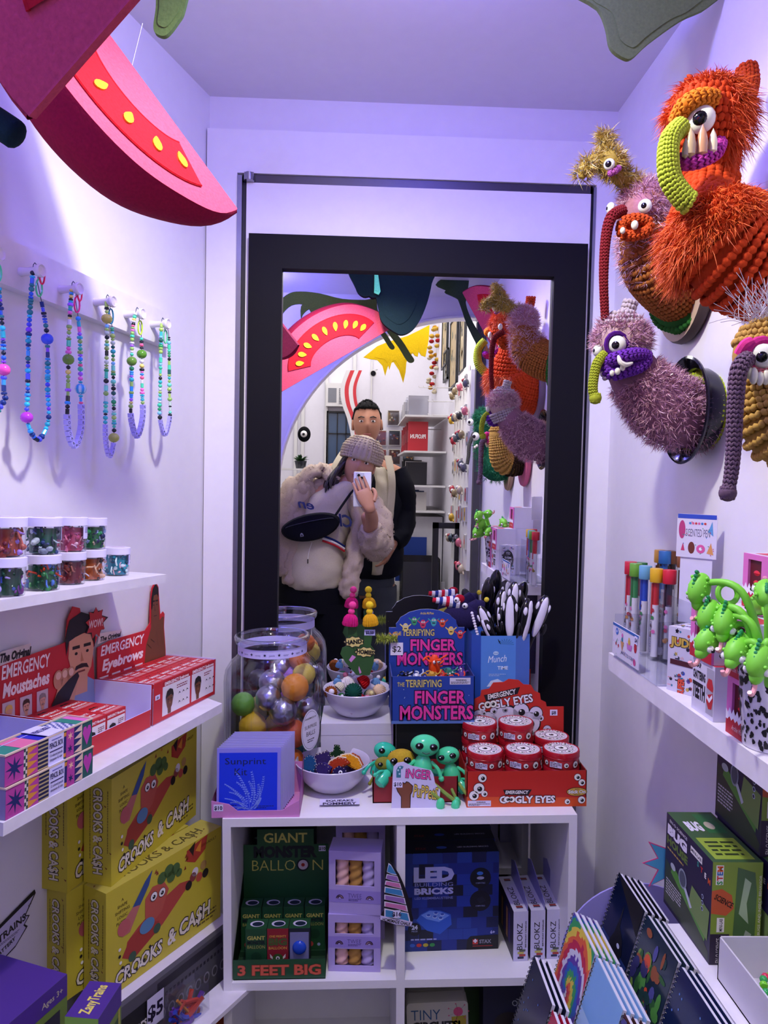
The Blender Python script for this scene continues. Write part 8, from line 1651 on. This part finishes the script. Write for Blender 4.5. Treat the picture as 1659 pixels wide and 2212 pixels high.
g=G(); body_rings(g,[(L(812,1215).x,.13,L(0,1220).z,.03,.04),(L(822,1140).x,.125,L(0,1140).z,.045,.045),(L(828,1080).x,.11,L(0,1080).z,.055,.05),(L(825,1030).x,.10,L(0,1030).z,.05,.05),(L(815,992).x,.07,L(0,992).z,.04,.05)],CR,26,6); body_rings(g,[(L(765,985).x,.07,L(0,1000).z,.05,.05),(L(775,970).x,.06,L(0,975).z,.06,.06),(L(790,962).x,.03,L(0,962).z,.075,.07)],CR,26,5); lump(g,.006,30,6); part('quilted_vest',g,t,'cream quilted collar and front',ang=180)
hand(t,R3+Vector((0,.02,0)),(-.4,.3,-.8),(-1,0,0),1.0,SK2,(.8,.8,.8,.8,.4),1,'right_hand')
hand(t,L3+Vector((0,.0,0)),(.1,.2,-1),(1,0,0),1.0,SK2,(.6,.6,.6,.6,.3),-1,'left_hand')
# ================================================================ SHOP BEHIND THE ARCH (seen in the mirror)
YB=-2.695
def mb(px,py,Y=YB): return mir(px,py,Y)
def bf(p): return frame((p.x,p.y,p.z),(-1,0,0),(0,0,1))     # plane facing the mirror
def mx(px,py,X=.552):
    p=at(ID,px,py,0,X); return Vector((X,3.2-p.y,p.z))
WHT=c('#dedcda','paint'); BLK=c('#14141a','paint')
# window and its air conditioner
t=thing('window_unit','black framed window with bluish panes behind the two people','window',T(*mb(735,960))); g=G(); w,h=.22,.52
for a,b in(((-w/2,0,-h/2),(-w/2+.015,.03,h/2)),((w/2-.015,0,-h/2),(w/2,.03,h/2)),((-w/2,0,h/2-.015),(w/2,.03,h/2)),((-w/2,0,-h/2),(w/2,.03,-h/2+.015)),((-.03,0,-h/2),(-.022,.02,h/2)),((.04,0,-h/2),(.048,.02,h/2)),((-w/2,0,.08),(w/2,.02,.088))): g.box(a,b,BLK)
fo=part('frame',g,t,smooth=False); g=G(); g.box((-w/2,.0,-h/2),(w/2,.008,h/2),c('#3c5678','gloss')); part('pane',g,fo,'bluish pane',smooth=False)
t=thing('air_conditioner','white air conditioner set in the wall above the window','air conditioner',T(*mb(733,855))); g=G(); g.box((-.1,0,-.09),(.1,.08,.09),WHT); part('case',g,t,smooth=False)
g=G(); 
for k in range(9): g.box((-.0,.081,-.07+k*.014),(.085,.084,-.062+k*.014),c('#8a8a90'))
g.box((-.085,.081,-.06),(-.02,.083,.05),c('#7a7c84')); part('grille',g,t,smooth=False)
g=G(); 
for x in(640,655,705,764): p=mb(x,900); g.box((p.x-.012,0,-.0),(p.x+.012,.03,2.7),WHT)
solo('window_trim',g,'white vertical mouldings beside the window','moulding',T(0,YB,.1),smooth=False)
# red and white curved banner
g=G(); cl=[(762,800),(750,835),(752,870),(764,905),(772,945),(768,985),(752,1020)]
P=bez([(x,y,0) for x,y in cl],5)
for j,(a,b) in enumerate(((-14,-5),(-5,4),(4,13),(13,20))):
    m=c(['#d8d4d4','#c8202c','#dcd8d8','#c8202c'][j]); vs=[]
    for q in P:
        A=mb(q.x+a,q.y,-2.3);B=mb(q.x+b,q.y,-2.3); vs+=[A,B]
    n=len(vs)//2; g.add(vs+[v-Vector((0,.006,0)) for v in vs],[(2*i,2*i+1,2*i+3,2*i+2) for i in range(n-1)]+[(2*n+2*i,2*n+2*i+2,2*n+2*i+3,2*n+2*i+1) for i in range(n-1)],m)
solo('striped_banner',g,'wavy red and white striped banner hanging behind the taller person','banner',ID,smooth=False)
t=thing('security_camera','small white security camera high on the shop wall','camera',T(*mb(806,806,-2.5))); g=G(); g.tube([(-.0,.06,-.01),(.0,-.02,.0)],.028,WHT,16); g.tube([(.0,0,.02),(.03,-.15,.05)],.008,WHT,8); part('housing',g,t); g=G(); g.tube([(0,.0605,-.01),(0,.066,-.011)],.02,c('#15151c','gloss'),14); part('lens',g,t)
g=G(); p=mb(801,900); g.box((-.006,0,-1.0),(.006,.012,.5),WHT); solo('wall_conduit',g,'thin white vertical conduit on the shop back wall','conduit',T(p.x,YB,p.z),smooth=False)
# card rack
CG='greeting cards in clear wall pockets'
cardc=['#3a2424','#6a6458','#7a3a34','#1c2430','#c8682a','#8a3a3a','#4a3430','#2a3438','#a8783a','#b86a2c','#5a2a24','#3a3a4a']
rows={903:(850,880),946:(822,852,882),987:(822,852,882),1029:(881,)}
i=0
for y,xs in rows.items():
    for x in xs:
        p=mb(x,y,-2.66); t=thing('greeting_card','greeting card in the '+{903:'top',946:'second',987:'third',1029:'bottom'}[y]+' row of wall pockets'+(', '+{822:'left',850:'left',852:'middle',880:'right',882:'right',881:'single'}[x]+' one'),'card',T(*p),CG)
        g=G(); g.box((-.047,0,-.06),(.047,.003,.06),c('#c8c2b8')); f=frame((0,.0032,0),(-1,0,0),(0,0,1)); cc=cardc[i%12]; g.rect(f,-.042,-.055,.042,.055,cc,1)
        for k in range(8): g.poly(f,starpts(R.uniform(-.03,.03),R.uniform(-.04,.04),R.uniform(.006,.018),R.uniform(.003,.008),R.choice([3,4,5]),R.uniform(0,3)),R.choice(['#d8c8a8','#b84a34','#e0a050','#2a2a34','#7a8a9a','#8a2a34']),2)
        part('card',g,t,smooth=False)
        g=G(); g.box((-.052,.006,-.07),(.052,.008,.045),CLEAR); g.box((-.052,-.002,-.07),(.052,.008,-.067),CLEAR); part('clear_pocket',g,t,smooth=False); i+=1
# hanging eye ornament, plant, shelf
t=thing('eye_ornament','black round ornament with one big eye on the wall beyond the arch','ornament',T(*mb(657,938,-1.6))); g=G(); g.sph((0,0,0),(.042,.035,.05),c('#0e0e14','felt'),18,12); part('body',g,t); g=G(); g.sph((0,.028,-.0),.022,c('#e8e4e0','gloss'),14,10); part('eye',g,t); g=G(); g.sph((0,.047,-.002),.009,c('#0a0a10','gloss'),10,8); part('pupil',g,t)
p=mb(645,1012,-1.6); g=G(); g.box((-.12,-.12,-.012),(.10,.04,0),WHT); solo('small_shelf',g,'small white shelf carrying the potted plant beyond the arch','shelf',T(*p),smooth=False)
t=thing('potted_plant','small leafy potted plant on the small white shelf','plant',T(p.x+.01,p.y-.03,p.z)); g=G(); g.lathe([(0,0),(.03,0),(.04,.05),(.036,.05),(0,.045)],c('#2a2c34','gloss'),20); part('pot',g,t); g=G()
for k in range(60):
    a=R.uniform(0,6.28);d=Vector((cos(a),sin(a),R.uniform(.0,1.2))).normalized();l=R.uniform(.03,.075); b0=Vector((0,0,.05)); s=d.cross(Vector((0,0,1))).normalized()*.010; e=b0+d*l; g.add([b0,(b0+e)/2+s,e-Vector((0,0,.01)),(b0+e)/2-s],[(0,1,2,3)],c(R.choice(['#2a5a2c','#3a6a34','#1f4a28'])))
part('leaves',g,t)
# right shop wall: frames, garland, board with magnets, shelves
def onwall(name,lab,cat,px,py,w,h,d,build_,grp=None,X=.552):
    d=min(d,.012); p=mx(px,py,X); t=thing(name,lab,cat,T(p.x,p.y,p.z)@RZ(-pi/2),grp); build_(t,w,h,d); return t
def pic(col):
    def b(t,w,h,d):
        g=G(); f_=.013; 
        for a,b_ in(((-w/2,-d,-h/2),(-w/2+f_,0,h/2)),((w/2-f_,-d,-h/2),(w/2,0,h/2)),((-w/2,-d,h/2-f_),(w/2,0,h/2)),((-w/2,-d,-h/2),(w/2,0,-h/2+f_))): g.box(a,b_,BLK)
        part('frame',g,t,smooth=False); g=G(); g.box((-w/2+f_,-.006,-h/2+f_),(w/2-f_,-.001,h/2-f_),c(col)); f=FR(0,-.0062,0)
        for k in range(14): g.poly(f,starpts(R.uniform(-w*.3,w*.3),R.uniform(-h*.3,h*.3),R.uniform(.02,.05),R.uniform(.01,.02),4,R.uniform(0,3)),R.choice(['#b89a60','#5a6a4a','#8a7a5a','#3a3a34','#c8b890']),1)
        part('picture',g,t,smooth=False)
    return b
onwall('picture_frame','black framed picture lowest on the shop wall above the magnets sign','picture frame',982,762,.34,.42,.03,pic('#b8a070')); onwall('picture_frame','black framed picture nearest the arch on the shop wall','picture frame',1002,722,.20,.42,.03,pic('#a89a78')); onwall('picture_frame','black framed picture behind the front ones high on the shop wall','picture frame',963,725,.30,.42,.03,pic('#c0a878')); onwall('picture_frame','small black framed picture beside the yellow garland','picture frame',965,790,.22,.20,.03,pic('#8a8a84'))
t=thing('felt_garland','garland of yellow, cream and red felt shapes on the shop wall','garland',T(*mx(945,695))); 
for k in range(30):
    g=G(); g.sph((R.uniform(-.05,0),R.uniform(-.14,.14),-.018*k),(.02,.035,.014),c(R.choice(['#d8b04a','#a8282c','#d8ccae','#c8902c']),'felt'),8,6); part('felt_piece',g,t)
def sign(t,w,h,d):
    g=G(); g.box((-w/2,-d,-h/2),(w/2,0,h/2),c('#d8d4d0')); g.text(FR(0,-d-.0005,0),'MAGNETS',0,-.045,.09,'#a8283a',1,w=w*.86,bold=.0); part('board',g,t,smooth=False)
onwall('shop_sign','white sign reading MAGNETS above the magnet board','sign',1005,832,.34,.17,.01,sign)
p=mx(1008,985); t=thing('magnet_board','tall white metal board covered with small magnets on the shop wall','board',T(p.x,p.y,p.z)@RZ(-pi/2)); g=G(); g.box((-.33,-.035,-.56),(.27,0,.40),WHT); part('panel',g,t,smooth=False)
for k in range(44):
    x=-.29+(k%6)*.105+R.uniform(-.01,.01);z=.34-(k//6)*.13+R.uniform(-.02,.02); g=G(); cc=R.choice(['#a8283a','#2a2a30','#b8a890','#5a5a64','#c86a7a','#8a7a5a','#3a4a5a','#c8a030']); q=R.random()
    if q<.5: g.box((-.026,-.008,-.036),(.026,0,.036),c('#c4c0bc')); g.rect(FR(0,-.008,0),-.022,-.03,.022,.03,cc,1); g.disc(FR(0,-.008,0),0,0,.014,R.choice(['#d8c8b0','#3a3034','#b84a4a']),2,n=10)
    else: g.sph((0,-.02,0),(.018,.016,.022),c(cc,'gloss'),10,8); g.sph((.012,-.03,.014),.010,c(R.choice(['#a8283a','#e0dcd8','#1a1a20']),'gloss'),8,6); g.tube([(-.03,-.012,-.02),(.03,-.014,.02)],.004,c(cc,'gloss'),6)
    tag(g.build('magnet',None,True,40,T(p.x-.0355,p.y,p.z)@RZ(-pi/2)@T(x,0,z)),'small novelty magnet on the tall white magnet board','magnet','small magnets on the tall white board')
# wire hooks
for k in range(14):
    a=mx(940+ (k%4)*13,838+(k//4)*30); g=G(); g.tube([(0,0,0),(-.12,.0,.0),(-.125,0,.012)],.003,WHT,6); tag(g.build('display_hook',None,True,40,T(*a)),'white display hook on the shop wall','hook','white display hooks on the shop wall')
# shop shelves with goods
for j,(py,n,lab) in enumerate(((905,5,'white shelf of clear packets highest in the corner'),(978,6,'white shelf under the red books'),(1048,6,'white shelf under the black and white books'),(1100,6,'white shelf over the white counter'))):
    a=mx(958,py,.40); g=G(); y=-1.85
    z=mir(935,py,y).z; g.box((.28,-2.45,z-.012),(.55,-1.55,z),WHT); solo('shop_shelf',g,lab,'shelf',ID,smooth=False)
    for k in range(9):
        yy=-2.38+k*.09; cc=[['#c8c4c4','#b8b4b8','#d8d4d4','#a8a4a8'],['#b8202c','#a82838','#c02834','#982030'],['#15151c','#d8d4d0','#2a2a30','#8a8a90'],['#c8c4c0','#a83a3a','#3a4a7a','#d8d0c8']][j][k%4]
        hh=[.13,.19,.17,.12][j]*R.uniform(.85,1.05); g=G(); g.box((0,0,0),(.13,.018 if j else .06,hh),c(cc) if j or k%2 else CLEAR)
        if j: 
            M1=LS(-.0003,.018,0); g.rect(M1,.003,hh*.3,.015,hh*.7,'#e4e0dc',1)
        if j==1: g.text(frame((.065,.0183,hh*.5),(-1,0,0),(0,0,1)),'PROFUN',0,-.012,.026,'#ece8e4',0,w=.1,bold=.04)
        nm=['packet','red_book','book','card_pack'][j]; tag(g.build(nm,None,False,40,T(.30+R.uniform(0,.015),yy,z+.0005)@RX(.0)),['clear or pale packet standing on the highest corner shelf','upright red book on the shelf under the clear packets','black or white book on the third corner shelf','slim card pack on the corner shelf over the counter'][j],['packet','book','book','card pack'][j],['packets on the highest corner shelf','red books on the corner shelf','black and white books on the corner shelf','card packs over the counter'][j])
# white counter, record bin, blue panel, black frame
def bxs(name,lab,cat,a,b,m,**k): g=G(); g.box(a,b,m,**k); return solo(name,g,lab,cat,ID,smooth=False)
zt=mir(925,1112,-1.5).z
bxs('shop_counter','white counter standing under the corner shelves','counter',(.33,-2.2,0),(.548,-1.65,zt-.02),WHT)
q=mx(900,1260,.2)
t=thing('print_bin','white bin of prints in dark sleeves on the shop floor','bin',T(.22,-1.52,0)); g=G(); 
for a,b in(((0,0,0),(.34,.012,.80)),((0,.30,0),(.34,.312,.72)),((0,0,0),(.012,.312,.76)),((.33,0,0),(.342,.312,.76)),((0,0,.40),(.342,.312,.41))): g.box(a,b,WHT)
part('bin_box',g,t,smooth=False)
for k in range(9):
    g=G(); g.box((0,0,0),(.24,.004,.34),c('#16161c','gloss')); g.rect(frame((0,.0042,0),(-1,0,0),(0,0,1)),-.23,.02,-.01,.32,c('#2c2c36','gloss'),1); tag(g.build('sleeved_print',None,False,40,T(.265,-1.50+k*.026,.63)@RX(.16)),'print in a dark sleeve standing in the white bin','print','sleeved prints in the white bin')
bxs('blue_panel','deep blue panel standing behind the sleeved prints','panel',(.24,-1.60,0),(.44,-1.58,1.08),c('#1a3a8a'))
t=thing('standing_frame','empty black standing frame beside the magnet board','frame',T(.38,-.62,0)); g=G()
for a,b in(((0,0,0),(.03,.02,1.235)),((.115,0,0),(.145,.02,1.235)),((0,0,1.205),(.145,.02,1.235)),((0,0,.7),(.145,.02,.73))): g.box(a,b,BLK)
part('frame',g,t,smooth=False)
t=thing('side_table','pale side table with a pink top behind the taller person','table',T(*[mir(838,1215,-1.9).x,-1.9,0])); zt2=mir(838,1212,-1.9).z; g=G(); g.box((-.09,-.1,zt2-.03),(.10,.1,zt2),c('#c86a8a')); part('table_top',g,t,'pink top',smooth=False)
for x in(-.08,.09):
    for y in(-.09,.09): g=G(); g.tube([(x,y,0),(x,y,zt2-.03)],.010,WHT,8); part('leg',g,t)
bxs('toy_box','box with orange pumpkin faces under the side table','box',(mir(818,1290,-1.9).x,-2.2,.4),(mir(830,1290,-1.9).x+.06,-2.05,.7),c('#6a3a24'))
for k,(px,py,cc) in enumerate(((890,1078,'#c83a5a'),(900,1075,'#1a1a22'),(888,1092,'#d86a9a'),(902,1092,'#3aa06a'))):
    p=mir(px,py,-1.9); g=G(); g.sph((0,0,0),(.022,.02,.028),c(cc,'gloss'),10,8); g.sph((0,0,.03),.014,c(cc,'gloss'),8,6); tag(g.build('figurine',None,True,40,T(.33,-2.30+k*.15,mir(925,1100,-1.85).z+.145)),['pink','black','rose','green'][k]+' small figurine on the corner shelf goods','figurine','small figurines in the shop corner')
